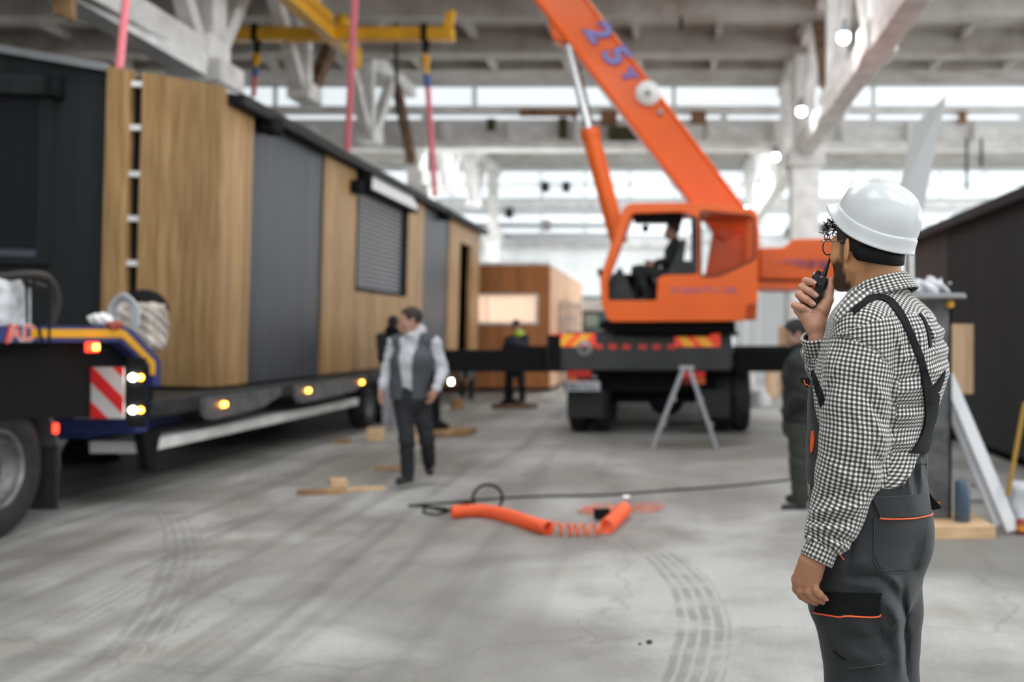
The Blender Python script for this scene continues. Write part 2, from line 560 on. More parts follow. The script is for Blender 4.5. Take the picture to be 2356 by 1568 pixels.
    col = mixrgb(N, L, math_node(N, L, 'MULTIPLY', cr, .32), col, (.12, .11, .09))
    L.new(col, b.inputs['Base Color'])
    L.new(ramp(N, L, mid, [(.3, .5), (.7, .72)]), b.inputs['Roughness'])
    bp = N.new('ShaderNodeBump'); bp.inputs['Strength'].default_value = .25; bp.inputs['Distance'].default_value = .01
    L.new(math_node(N, L, 'ADD', fine, math_node(N, L, 'MULTIPLY', cr, -1.0)), bp.inputs['Height']); L.new(bp.outputs[0], b.inputs['Normal'])
    return m

struct(MB().bx(-32, 26, -9, 46, -.3, 0).build('floor', floor_mat()))

# ------------------------------------------------------------------ ceiling, walls
def ceiling_mat():
    m = bpy.data.materials.new('aged_concrete_ceiling'); m.use_nodes = True
    N, L = nt(m); b = N['Principled BSDF']; b.inputs['Roughness'].default_value = .85
    tc = N.new('ShaderNodeTexCoord')
    n = N.new('ShaderNodeTexNoise'); n.inputs['Scale'].default_value = .9; n.inputs['Detail'].default_value = 8; n.inputs['Roughness'].default_value = .65; L.new(tc.outputs['Object'], n.inputs[0])
    col = ramp(N, L, n.outputs['Fac'], [(.3, (.27, .22, .18)), (.48, (.42, .395, .36)), (.7, (.54, .53, .50))])
    L.new(col, b.inputs['Base Color']); return m
M['ceil'] = ceiling_mat()
cl = MB(); cl.bx(-32, 26, -9, 46, 9.0, 9.3)
struct(cl.build('ceiling', M['ceil']))
n = 0
for (y0, y1, z) in ((10.0, 10.5, 8.55), (16.0, 16.5, 8.5), (21.9, 22.4, 8.5), (24.6, 25.2, 8.45), (27.4, 27.7, 8.75), (36, 36.5, 8.5)):
    n += 1
    b = MB(); b.bx(-32, 26, y0, y1, z, 9.0)
    if n in (3, 4):
        for k in range(28): b.bx(-31 + 2 * k, -30.85 + 2 * k, y1, y1 + 2.2, 8.75, 9.0)
    struct(b.build('trim_%d' % n, M['ceil']))
brick = mat('whitewashed_wall', (.82, .84, .85), .8, var=.08, scale=1.5)
w = MB(); w.bx(-32, 26, 45, 45.4, 0, 9); struct(w.build('wall_far', brick))
struct(MB().bx(-32, 26, -9.3, -9, 0, 9).build('wall_back', brick))
struct(MB().bx(-32.3, -32, -9, 46, 0, 9).build('wall_left', brick))
# far windows: tall glazed band high in the far wall
daylight = mat('daylit_glazing', (.8, .85, .9), .3, emit=(.9, .96, 1.0), estr=.78)
frame_m = mat('window_frame_white', (.75, .77, .78), .6)
k = 1
def glazing(x0, x1, y, z0, z1, nx, nz, mtl=None, fr=.08):
    global k
    o = MB().bx(x0, x1, y, y + .04, z0, z1).build('window_%d' % k, mtl or daylight); struct(o)
    g = MB()
    for i in range(nx + 1):
        x = x0 + (x1 - x0) * i / nx; g.bx(x - fr / 2, x + fr / 2, y - .06, y + .02, z0, z1)
    for j in range(nz + 1):
        z = z0 + (z1 - z0) * j / nz; g.bx(x0 - fr / 2, x1 + fr / 2, y - .07, y + .01, z - fr / 2, z + fr / 2)
    g.build('window_frame', frame_m, o); k += 1
glazing(-30, 24, 44.9, 7.6, 8.85, 27, 2)
glazing(-30, 24, 44.9, 5.95, 6.9, 27, 2)
# ledges and pipes along the far wall
struct(MB().bx(-32, 26, 44.5, 45, 7.15, 7.4).build('trim_7', M['white_paint']))
struct(MB().bx(-9, -2.9, 44.3, 44.6, 6.25, 6.45).build('trim_8', M['steel_grey']))
struct(MB().bx(-32, 26, 44.7, 45, 5.4, 5.6).build('trim_9', M['beam_paint']))
# clerestory girder crossing the hall
glazing(-30, 24, 30.0, 8.3, 8.98, 9, 1, fr=.12)
glazing(-30, 24, 30.0, 7.85, 8.18, 12, 1, fr=.2)
gp = mat('girder_paint', (.84, .83, .80), .7, var=.16, scale=1.8, bump=.2, bscale=8)
g = MB(); g.bx(-32, 26, 30.05, 30.5, 7.05, 8.98); g.bx(-32, 26, 29.8, 30.05, 8.18, 8.28, 0); g.bx(-32, 26, 29.7, 30.05, 7.05, 7.25)
for i in range(29): g.bx(-31 + 2 * i, -30.8 + 2 * i, 29.85, 30.05, 7.2, 7.85)
struct(g.build('trim_10', gp))
moss = mat('mossy_rust', (.1, .07, .035), .9, var=.6, scale=5, col2=(.03, .05, .02))
rustp = mat('rust_stained_plate', (.25, .13, .07), .85, var=.4, scale=3)
for (x0, x1, y0, y1, mm) in ((1195, 1330, 250, 268, rustp), (1382, 1420, 252, 288, rustp), (1285, 1306, 270, 318, moss), (1400, 1470, 290, 328, moss), (1590, 1625, 255, 285, rustp), (1120, 1140, 272, 300, moss), (1350, 1375, 290, 320, moss), (2205, 2225, 255, 285, rustp)):
    a = P(x0, y0, 29.8); c = P(x1, y1, 29.8)
    o = MB().bx(a.x, c.x, 29.79, 29.84, c.z, a.z).build('corroded_patch', mm)
    tag(o, {rustp: 'rust-brown stained sheet on the white girder ', moss: 'mossy dark hole in the white girder '}[mm] + {1195: 'left of the orange boom, the long flat one', 1382: 'just left of the orange boom', 1285: "below the long rust sheet", 1400: 'right beside the boom, the largest', 1590: 'right of the boom', 1120: 'nearest the pink sling', 1350: "behind the chrome ram", 2205: 'far right near the leaning plank'}[x0], 'stained patch')

# ------------------------------------------------------------------ columns and longitudinal trusses
def column(X, Y, lab, w=.7, top=6.0):
    t = thing('column', lab, 'column', (X, Y, 0))
    MB().bx(X - w / 2, X + w / 2, Y - w / 2, Y + w / 2, 0, top - .35).build('shaft', M['white_paint'], t, .03)
    MB().bx(X - w * .66, X + w * .66, Y - w * .66, Y + w * .66, top - .35, top + .05).build('capital', M['beam_paint'], t, .03)
    MB().bx(X - w * .35, X + w * .35, Y - w * .35, Y + w * .35, top, 9.0).build('upper_shaft', M['beam_paint'], t, .02)
column(3.26, 25, 'white square column with a wide capital standing right of the crane boom')
column(3.26, 43, 'farthest white column seen behind the crane cab, right side', .6)
column(-7.9, 16.8, 'pale column whose top shows above the wooden corner of the trailer house', .7)
column(-7.9, 30.6, 'pale column rising behind the black roof edge beside the pink sling', .7)
column(-7.9, 43.5, 'farthest pale column on the left, near the end of the black roof', .6)

def truss(X, lab, ys, tops, seed):
    t = thing('roof_truss', lab, 'truss', (X, ys[0], 6))
    MB().bx(X - .19, X + .19, 2, 44.9 if X > 0 else 17.1, 5.95, 6.38).build('bottom_chord', M['beam_paint'], t, .02)
    MB().bx(X - .15, X + .15, 2, 44.9, 8.6, 8.95).build('top_chord', M['beam_paint'], t, .02)
    for i, y in enumerate(ys):
        up = .45 if (X < 0 and y > 17) else 0
        MB().bx(X - .12, X + .12, y - .14, y + .14, 6.3 + up, 8.7).build('vertical_post', M['white_paint'], t)
        MB().box((X, y, 6.2 + up), (.5, .8, .55 - up * .4)).build('gusset', M['white_paint'], t, .04)
        for s in (-1, 1):
            mm = M['rust'] if (i * 2 + (s > 0)) in seed else M['beam_paint']
            MB().bar((X, y + .3 * s, 6.25 + up), (X, y + 2.15 * s, 8.75), .24, .26, 0, (0, 1, 0)).build('diagonal', mm, t)
tru_y = [3.3, 7.8, 12.3, 16.8, 21.3, 25.8, 30.3, 34.8, 39.3]
truss(-7.9, 'white painted roof truss running back above the black-roofed house', tru_y, None, (9, 12))
truss(3.26, 'pale roof truss running back above the hard hat, carrying two rows of lamps', [7, 11.5, 16, 20.5, 25, 29.5, 34, 38.5, 43], None, (7, 11))

# cross bracing seen in the top left
t = thing('roof_brace', 'timber-strapped white brace high in the top left corner', 'brace', (-9, 12, 7))
MB().bar(P(40, -90, 12.5), P(450, 150, 16.2), .4, .36).build('beam', M['white_paint'], t)
for px, py in ((138, -2), (160, 8)):
    MB().bar(P(px, py - 45, 13), P(px, py + 38, 13), .12, .1).build('strap', M['oldwood'], t)

# ------------------------------------------------------------------ lamps
lampglow = mat('lamp_lens', (1, 1, 1), .4, emit=(1, .99, .97), estr=70)
def lamp(X, Y, z, lab, grp=None, power=260, src=None, link_light=True):
    if src is None:
        t = thing('pendant_lamp', lab, 'lamp', (X, Y, z), grp)
        MB().lathe([(.03, .28), (.06, .27), (.07, .2), (.10, .06), (.11, .03)], (X, Y, z), n=24).build('housing', M['steel_grey'], t)
        MB().ball((X, Y, z - .03), .095, 0, 20, 12).build('bulb', lampglow, t)
        MB().cyl((X, Y, z + .27), (X, Y, z + 1.0), .012, 8).build('rod', M['white_paint'], t)
    else:
        t = copy_tree(src); t.location = (X, Y, z); t['label'] = lab
        if grp: t['group'] = grp
    return t
GR = 'pendant lamps along the right truss'
l0 = lamp(2.8, 16.45, 6.42, 'brightest large pendant lamp high above the hard hat', GR)
for X, Y, lab in ((2.8, 21.9, 'second lamp of the left row, below the brightest one'), (2.8, 27.5, 'third lamp of the left row, by the column capital'), (2.8, 33.2, 'fourth lamp of the left row, above the cab roof'),
                  (3.62, 16.4, 'slanted lamp behind the beam at the upper right, nearest of its row'), (3.62, 22, 'half hidden lamp right of the beam, second of the right row'), (3.62, 33.3, 'lamp left of the column, in the right row'), (2.75, 39, 'lowest and farthest small lamp above the counterweight')):
    lamp(X, Y, 6.42, lab, GR, 230, l0)
# ------------------------------------------------------------------ modular house being lifted off its trailer
wood_front = plank_mat('larch_cladding', (.27, .15, .052), (.42, .245, .098), (.55, .36, .165), .135, 'x', .5)
wood_side = plank_mat('larch_cladding_side', (.27, .15, .052), (.42, .245, .098), (.55, .36, .165), .135, 'y', .5)
clad = plank_mat('anthracite_sheet_lit', (.04, .045, .055), (.052, .058, .070), (.064, .071, .086), .2, 'y', .42, .3)  # long side lighter and bluer: reflected light put into the colour
clad_shaded = plank_mat('anthracite_sheet_shaded', (.012, .015, .016), (.014, .0175, .019), (.017, .020, .022), .2, 'x', .9, .3)  # darker copy of the same sheet, the end wall's shade in its colour
shut_m = mat('shutter_aluminium', (.42, .43, .45), .38, .5)
sheen_w = mat('box_sheen_white', (.75, .76, .77), .35)  # light reflecting off the slanted shutter box, painted as white
HX, HY, HZ = -4.94, 10.76, 0.93
house = thing('modular_house', 'anthracite and larch clad modular house lifted over the trailer on the left', 'house', (HX, HY, HZ))
SL = .147
def ztop(x, z0=4.17): return z0 + (HX - x) * SL
# end wall facing the camera
MB().prism([(-9.0, HZ), (-6.19, HZ), (-6.19, ztop(-6.19) - .02), (-9.0, ztop(-9.0) - .02)], (0, HY + .06, 0), (1, 0, 0), (0, 0, 1), .1).build('end_wall', clad_shaded, house)
MB().prism([(-9.05, ztop(-9.05) - .06), (-6.2, ztop(-6.2) - .06), (-6.2, ztop(-6.2) + .02), (-9.05, ztop(-9.05) + .02)], (0, HY - .02, 0), (1, 0, 0), (0, 0, 1), .12).build('roof_trim', M['steel_grey'], house)
for a, b in ((-6.19, -5.93), (-5.81, HX)):
    MB().prism([(a, HZ), (b, HZ), (b, ztop(b)), (a, ztop(a))], (0, HY, 0), (1, 0, 0), (0, 0, 1), .1).build('wood_panel', wood_front, house)
gap = MB()
gap.prism([(-5.935, HZ), (-5.805, HZ), (-5.805, ztop(-5.85) - .08), (-5.935, ztop(-5.9) - .08)], (0, HY + .045, 0), (1, 0, 0), (0, 0, 1), .02)
gap.build('joint_backing', M['black'], house)
for zz in (4.17, 3.7, 3.2, 2.72, 2.24, 1.75, 1.27):
    MB().bx(-5.935, -5.805, HY - .045, HY + .03, zz - .03, zz + .03).build('joint_bracket', M['white_paint'], house)
# roller shutter in the end wall
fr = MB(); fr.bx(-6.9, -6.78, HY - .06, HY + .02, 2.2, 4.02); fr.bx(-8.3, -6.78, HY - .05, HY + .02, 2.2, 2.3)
fo = fr.build('shutter_frame', clad_shaded, house)
MB().bx(-8.3, -6.74, HY - .16, HY + .02, 4.0, 4.2).build('shutter_box', clad_shaded, house, .02)
MB().bx(-6.76, -6.66, HY - .2, HY + .02, 3.98, 4.24).build('shutter_end_cap', M['black'], house, .02)
def shutter(axis, a, b, z0, z1, at, out, pitch=.055):
    """curved slats, one mesh"""
    m = MB(); z = z0; prof = []
    while z < z1 - .001:
        for k in range(5):
            t = k / 4; prof.append((z + pitch * .74 * t, at + out * (.004 + .02 * math.sin(math.pi * t))))
        z += pitch
    vs = []
    for zz, q in prof:
        for s in (a, b): vs.append((s, q, zz) if axis == 'x' else (q, s, zz))
    fs = [(2 * i, 2 * i + 1, 2 * i + 3, 2 * i + 2) for i in range(len(prof) - 1) if i % 5 != 4]
    m.add(vs, fs, 0, False)
    if axis == 'x': m.bx(a, b, at - out * .0, at - out * .02, z0, z1, 1)
    else: m.bx(at, at - out * .02, a, b, z0, z1, 1)
    return m
shutter('x', -8.3, -6.9, 2.3, 4.0, HY - .02, -1).build('roller_shutter', [mat('dark_shutter', (.035, .038, .045), .5, .2), M['black']], house)
MB().bx(-8.3, -6.9, HY - .06, HY - .02, 2.28, 2.35).build('shutter_bottom_bar', mat('bar_blue_grey', (.12, .13, .17), .4, .4), house)

# long side
def side(y0, y1, m, x, name, z0=HZ, z1=4.1): return MB().bx(x - .08, x, y0, y1, z0, z1).build(name, m, house)
side(HY + .05, 11.51, wood_side, HX, 'wood_panel')
side(11.51, 13.87, clad, HX - .03, 'metal_panel')
W0, W1, WZ0, WZ1 = 15.31, 18.13, 2.18, 3.78
side(13.87, W0, wood_side, HX, 'wood_panel')
side(W1, 19.4, wood_side, HX, 'wood_panel')
side(W0, W1, wood_side, HX, 'wood_panel', HZ, WZ0); side(W0, W1, wood_side, HX, 'wood_panel', WZ1, 4.1)
side(19.4, 21.6, clad, HX - .03, 'metal_panel')
side(21.6, 22.7, wood_side, HX, 'wood_panel'); side(23.9, 25.0, wood_side, HX, 'wood_panel'); side(22.7, 23.9, wood_side, HX, 'wood_panel', 3.6, 4.1)
MB().bx(HX - .35, HX - .3, 22.7, 23.9, HZ, 3.6).build('door_panel', mat('brown_door', (.32, .2, .09), .5), house)
MB().bx(HX - .3, HX, 22.66, 22.72, HZ, 3.6).build('door_jamb', M['oldwood'], house)
shutter('y', W0 + .02, W1 - .16, WZ0 + .04, WZ1, HX - .05, 1, .078).build('roller_shutter', [shut_m, M['black']], house)
f2 = MB(); f2.bx(HX - .06, HX + .03, W1 - .16, W1, WZ0, WZ1); f2.bx(HX - .06, HX + .01, W0, W0 + .04, WZ0, WZ1); f2.bx(HX - .06, HX + .03, W0, W1, WZ0, WZ0 + .05)
f2.build('shutter_frame', M['black'], house)
sb = MB().prism([(0, 3.74), (.2, 3.74), (.2, 3.80), (.12, 3.99), (0, 3.99)], (HX, (W0 + W1) / 2, 0), (1, 0, 0), (0, 0, 1), W1 - W0 - .05)
sb.build('shutter_box', sheen_w, house, .01)
MB().bx(HX, HX + .21, W0 + .05, W1, 3.70, 3.75).build('shutter_box_underside', M['black'], house)
MB().bx(HX, HX + .22, W0 - .06, W0 + .02, 3.70, 4.0).build('shutter_end_cap', M['black'], house, .01)
fl = MB().bx(HX + .0, HX + .16, W0 - .36, W0 - .18, 3.62, 3.82); fl.cyl((HX, W0 - .1, 3.72), (HX + .05, W0 - .27, 3.72), .02, 8)
fl.build('wall_light', M['black'], house, .02)
# roof slab with gutter
rf = MB().prism([(-4.80, 3.99), (-4.80, 4.10), (-9.05, 4.10 + 4.25 * SL), (-9.05, 3.98 + 4.25 * SL)], (0, (10.83 + 25.1) / 2, 0), (1, 0, 0), (0, 0, 1), 25.1 - 10.83)
rf.build('roof', M['black'], house)
gt = MB().bx(-4.86, -4.755, 10.86, 25.1, 3.99, 4.13)
gt.build('gutter', mat('gutter_black', (.014, .015, .017), .6, spec=.3), house, .03, 3)
for y in (11.75, 20.7): MB().bx(-4.94, -4.74, y - .14, y + .14, 3.86, 4.06).build('gutter_bracket', M['black'], house, .03)
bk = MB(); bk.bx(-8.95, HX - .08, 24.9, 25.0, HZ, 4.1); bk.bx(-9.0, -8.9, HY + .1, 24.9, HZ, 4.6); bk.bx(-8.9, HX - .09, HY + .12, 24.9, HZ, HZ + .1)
bk.build('hidden_walls', clad_shaded, house)
house.rotation_euler = (0, math.radians(1.5), 0)

# ------------------------------------------------------------------ low-bed trailer and its gooseneck
tr = thing('low_loader_trailer', 'black and blue low-bed trailer under the house with a red and white marker board', 'trailer', (-5.9, 9, 0))
TX = -4.74
def sp(px, py, X=TX):   # pixel -> (Y, z) on the side plane
    Y = X * FP / (px - CX); return (Y, HC - (py - CY) * Y / FP)
def side_prism(poly, X, th): return MB().prism([sp(*p, X) for p in poly], (X, 0, 0), (0, 1, 0), (0, 0, 1), th)
side_prism([(-500, 747), (272, 750), (293, 758), (357, 828), (358, 888), (340, 888), (337, 852), (262, 786), (-500, 790)], TX, .1).build('side_rail', M['blue'], tr)
tape = mat('yellow_reflective_tape', (.85, .42, .02), .35, emit=(1, .5, .02), estr=.0)
side_prism([(72, 757), (276, 757), (288, 761), (356, 832), (356, 862), (346, 862), (345, 838), (281, 776), (72, 776)], TX + .055, .01).build('reflective_tape', tape, tr)
side_prism([(-500, 780), (265, 780), (340, 850), (340, 960), (-500, 960)], TX - .15, .1).build('inner_frame', M['black'], tr)
MB().bx(-7.3, TX - .1, 4.9, 8.4, 1.15, 1.45).build('neck_deck', M['dark_steel'], tr)
nk = MB(); nk.bx(-7.2, TX - .05, 8.85, 9.05, .62, 1.25); nk.bx(-6.6, -5.3, 9.0, 10.7, .55, .84)
nk.build('neck_upright', M['blue'], tr)
# low deck
dk = MB(); dk.bx(-7.35, TX, 9.05, 20.6, .74, .90); dk.bx(-6.7, -6.5, 9.3, 24, .45, .75); dk.bx(-5.5, -5.3, 9.3, 24, .45, .75)
dk.bx(-7.35, -5.05, 20.6, 25.2, .74, .9)
dk.build('low_deck', M['dark_steel'], tr, .02)
for ya, yb in ((9.95, 11.9), (12.4, 15.2)):
    MB().prism([(ya, .86), (yb, .86), (yb - .05, .78), (yb - .6, .66), (ya + .15, .63), (ya, .7)], (TX + .03, 0, 0), (0, 1, 0), (0, 0, 1), .06).build('side_valance', mat('worn_aluminium', (.2, .2, .21), .4, .5, var=.3, scale=4), tr)
amb = mat('amber_lamp', (1, .4, .05), .3, emit=(1, .36, .04), estr=14)
whl = mat('white_lamp', (1, 1, 1), .3, emit=(1, .97, .9), estr=16)
redl = mat('red_lamp', (.9, .03, .02), .3, emit=(1, .05, .02), estr=3)
for px, py in ((500, 930), (697, 898), (822, 879)):
    y, z = sp(px, py); MB().box((TX + .07, y, z), (.04, .09, .05)).build('side_marker_lamp', amb, tr, .01)
y, z = sp(195, 798); o = MB().box((TX + .06, y, z), (.05, .13, .08)).build('side_marker_lamp', redl, tr, .01); MB().box((TX + .09, y, z), (.02, .06, .045)).build('bulb', amb, o)
# marker board facing the camera
bd = MB(); bd.bx(-4.98, -4.57, 8.26, 8.28, .80, 1.225)
bo = bd.build('marker_board', mat('board_white', (.62, .62, .6), .5), tr)
st = MB(); red = mat('board_red', (.75, .03, .03), .45)
x0, x1, z0, z1 = -4.98, -4.57, .80, 1.225
for o1, o2 in ((-.28, -.14), (0.02, .16), (.32, .46)):
    poly = []
    w_, h_ = x1 - x0, z1 - z0
    # diagonal band x - (h - z) between o1 and o2, clipped
    pts = [(o1 + 0, h_), (o2 + 0, h_), (o2 + h_, 0), (o1 + h_, 0)]
    def clip(pts, f):
        out = []
        for i in range(len(pts)):
            a, b = pts[i - 1], pts[i]; fa, fb = f(a), f(b)
            if (fa >= 0) != (fb >= 0):
                t = fa / (fa - fb); out.append((a[0] + (b[0] - a[0]) * t, a[1] + (b[1] - a[1]) * t))
            if fb >= 0: out.append(b)
        return out
    pts = clip(pts, lambda p: p[0]); pts = clip(pts, lambda p: w_ - p[0]) if pts else pts
    if len(pts) > 2: st.prism([(x0 + a, z0 + b) for a, b in pts], (0, 8.257, 0), (1, 0, 0), (0, 0, 1), .004)
st.build('red_stripes', red, bo)
br = MB(); br.bx(-4.56, -4.42, 8.3, 8.34, .72, 1.3)
br.build('lamp_bracket', M['black'], tr)
for zz in (HC - 100 / 277, HC - 175 / 277):
    lb = MB().lathe([(.001, -.03), (.026, -.02), (.03, 0)], (-4.50, 8.28, zz), 'y', 16).build('clearance_lamp', whl, tr)
    MB().lathe([(.001, -.03), (.022, -.02), (.026, 0)], (-4.44, 8.29, zz), 'y', 16).build('amber_lens', amb, lb)
# lettering
for txt, ysz, offs, mm, xo in (('AD', .17, .012, mat('letter_white', (.7, .7, .7), .5), .052), ('AD', .17, 0.0, mat('letter_red', (.7, .08, .04), .5), .056)):
    vs, fs = text_mesh(txt, ysz, .004, offset=offs * .6, spacing=1.05)
    y, z = sp(36, 767)
    m = MB(); m.add([(TX + xo + c, y + a * 1.25, z + b) for a, b, c in vs], fs); m.build('lettering', mm, tr)
sp2 = MB(); y, z = sp(3, 767); sp2.bar((TX + .056, y - .03, z - .07), (TX + .056, y + .02, z + .07), .004, .03); sp2.build('lettering', mm, tr)
# wheels
def wheel(par, c, r, w, face=1, rim=True):
    x, y, z = c
    t = MB()
    pr = [(r * .56, w / 2 - .03), (r * .62, w / 2), (r * .85, w / 2 + .005), (r * .96, w / 2 - .02), (r, w / 2 - .06)]
    prof = [(a, b) for a, b in pr] + [(a, -b) for a, b in reversed(pr)]
    t.lathe(prof, c, 'x', 48)
    for k in range(5):
        xx = -w / 2 + .07 + k * (w - .14) / 4
        t.lathe([(r - .002, xx - .006), (r + .006, xx - .004), (r + .006, xx + .004), (r - .002, xx + .006)], c, 'x', 48)
    t.lathe([(r * .70, w / 2 + .004), (r * .71, w / 2 + .009), (r * .73, w / 2 + .005)], c, 'x', 48)
    to = t.build('tyre', M['black_rubber'], par)
    q = MB(); s = face
    q.lathe([(r * .58, s * (w / 2 - .02)), (r * .55, s * (w / 2 - .01)), (r * .53, s * (w / 2 - .05)), (r * .50, s * (w / 2 - .12)), (r * .47, s * (w / 2 - .125)), (r * .45, s * (w / 2 - .17)), (r * .28, s * (w / 2 - .15)), (r * .25, s * (w / 2 - .08)), (.001, s * (w / 2 - .07))], c, 'x', 40)
    for k in range(10):
        a = k * math.pi / 5; q.cyl((x + s * (w / 2 - .16), y + r * .34 * math.cos(a), z + r * .34 * math.sin(a)), (x + s * (w / 2 - .12), y + r * .34 * math.cos(a), z + r * .34 * math.sin(a)), .014, 8)
    q.build('rim', mat('rim_steel', (.2, .2, .195), .42, .7, var=.3, scale=12), to)
    return to
R = .51
wheel(tr, (-5.05, 7.25, R), R, .3); wheel(tr, (-5.05, 5.9, R), R, .3)
wheel(tr, (-6.9, 7.25, R), R, .3)
fd = MB()
for k in range(16):
    a0 = math.radians(-8 + k * 12); a1 = math.radians(4 + k * 12)
    if a1 > math.radians(184): break
    q = []
    for a in (a0, a1):
        for rr in (.60, .635): q.append((7.25 + rr * math.cos(a), R + rr * math.sin(a)))
    fd.prism([q[0], q[1], q[3], q[2]], (-5.04, 0, 0), (0, 1, 0), (0, 0, 1), .36)
fd.build('mudguard', mat('mudguard_grey', (.07, .073, .075), .5), tr)
MB().bx(-5.22, -4.86, 7.83, 7.86, .12, .62).build('mud_flap', M['black_rubber'], tr)
y, z = sp(128, 985, -4.84); MB().box((-4.84, y, z), (.03, .05, .08)).build('side_marker_lamp', redl, tr, .01)
for y in (15.9, 17.0, 18.1): wheel(tr, (-4.98, y, .4), .4, .26)
for y in (15.9, 17.0, 18.1): wheel(tr, (-7.27, y, .4), .4, .26)
MB().bx(-6.9, -5.2, 7.15, 7.35, .4, .6).build('axle', M['black'], tr)
ax = MB()
for y in (15.9, 17.0, 18.1): ax.bx(-7, -5.0, y - .07, y + .07, .33, .47)
ax.bx(-6.2, -5.9, 14, 24, .3, .75)
ax.build('rear_axle', M['black'], tr)
lg = MB().bx(-7.0, -6.86, 11.7, 11.84, .1, .75); lg.prism([(-.28, 0), (.28, 0), (.1, .3), (-.1, .3)], (-6.93, 11.77, 0), (1, 0, 0), (0, 0, 1), .4)
lg.build('landing_leg', M['black'], tr)
lg = MB(); lg.prism([(9.0, .62), (9.35, .62), (9.2, .25), (9.12, .25)], (-4.85, 0, 0), (0, 1, 0), (0, 0, 1), .08)
lg.build('tow_bracket', M['black'], tr)
MB().bx(-5.35, -4.85, 9.1, 15.3, .41, .52).build('side_platform', M['white_paint'], tr, .01)
y, z = 20.9, .5
MB().box((-4.68, y, z), (.06, .1, .1)).build('rear_work_lamp', whl, tr)
# things lying on the gooseneck
Zt = 1.45
c = P(95, 690, 7.7)
t = thing('strapped_frame', 'dark steel frame with hanging straps on the gooseneck, far left', 'frame', (-4.95, 7.5, Zt))
m = MB(); m.tube(smooth_path([P(-20, 640, 7.4), P(60, 632, 7.5), P(110, 640, 7.6), P(130, 690, 7.7), P(118, 745, 7.7)], 6), .035, 8); m.tube(smooth_path([P(-20, 665, 7.5), P(50, 650, 7.6), P(120, 668, 7.7)], 6), .03, 8)
m.build('steel_tube', mat('dark_brown_steel', (.03, .024, .02), .6), t)
for a, b in ((60, 64), (112, 113), (78, 98)):
    MB().tube(smooth_path([P(a, 640, 7.45), P(a + 2, 700, 7.4), P(b, 790, 7.3)], 5), .016, 6, flat=.4).build('strap', M['black'], t)
m = MB().box((-5.2, 7.55, Zt + .26), (.5, .4, .5))
o = m.build('white_sack', mat('white_sack_cloth', (.62, .63, .65), .8, var=.35, scale=9, bump=.6, bscale=12), None, .12, 4); tag(o, 'white sack squeezed under the dark frame on the gooseneck', 'sack')
c = P(282, 705, 8.75)
hs = MB()
for i in range(4):
    hs.tube(smooth_path([P(252 + 5 * i, 752, 8.7 + .05 * i), P(253 + 5 * i, 705, 8.7 + .05 * i), P(283, 676 + 5 * i, 8.7 + .05 * i), P(316 - 5 * i, 705, 8.7 + .05 * i), P(318 - 5 * i, 752, 8.7 + .05 * i)], 6), .012, 8)
o = hs.build('coiled_hose', mat('grey_hose', (.5, .52, .55), .4)); tag(o, 'loop of grey hose standing behind the shrink-wrapped package', 'hose')
pk = thing('wrapped_package', 'beige package in shiny plastic wrap at the slanting nose of the trailer', 'package', tuple(P(322, 790, 9.3)))
v, f = surfnet(lambda p: s_box(p, (0, 0, 0), (.2, .17, .22), .06) + .018 * np.sin(p[:, 0] * 37 + p[:, 2] * 23) * np.sin(p[:, 1] * 31 + p[:, 2] * 41), (-.3, -.3, -.35), (.3, .3, .35), .02)
cc = P(322, 752, 9.3)
np_mesh('wrapping', v + np.array(cc), f, mat('plastic_wrap', (.5, .44, .38), .12, var=.3, scale=7, coat=1.0), pk)
MB().box((cc.x, cc.y, cc.z - .05), (.34, .28, .3)).build('carton', M['pine'], pk)
for (px, py, r, l, n_) in ((232, 735, .07, 'crumpled white rag on the gooseneck deck, left of the hose', 'rag'), (262, 748, .05, 'small red valve block beside the grey hose', 'valve')):
    v, f = surfnet(lambda p: s_ell(p, (0, 0, 0), (r * 1.5, r, r * .8)) + .01 * np.sin(p[:, 0] * 90) * np.sin(p[:, 2] * 70), (-r * 2,) * 3, (r * 2,) * 3, r / 7)
    o = np_mesh(n_, v + np.array(P(px, py, 8.3)), f, M['white_paint'] if n_ == 'rag' else mat('dull_red', (.35, .07, .05), .5)); tag(o, l, n_)
v, f = surfnet(lambda p: s_ell(p, (0, 0, 0), (.22, .2, .2)), (-.25,) * 3, (.25,) * 3, .03)
o = np_mesh('rubber_bundle', v + np.array(P(332, 712, 9.75)), f, M['black']); tag(o, 'round black bundle behind the wrapped package', 'bundle')

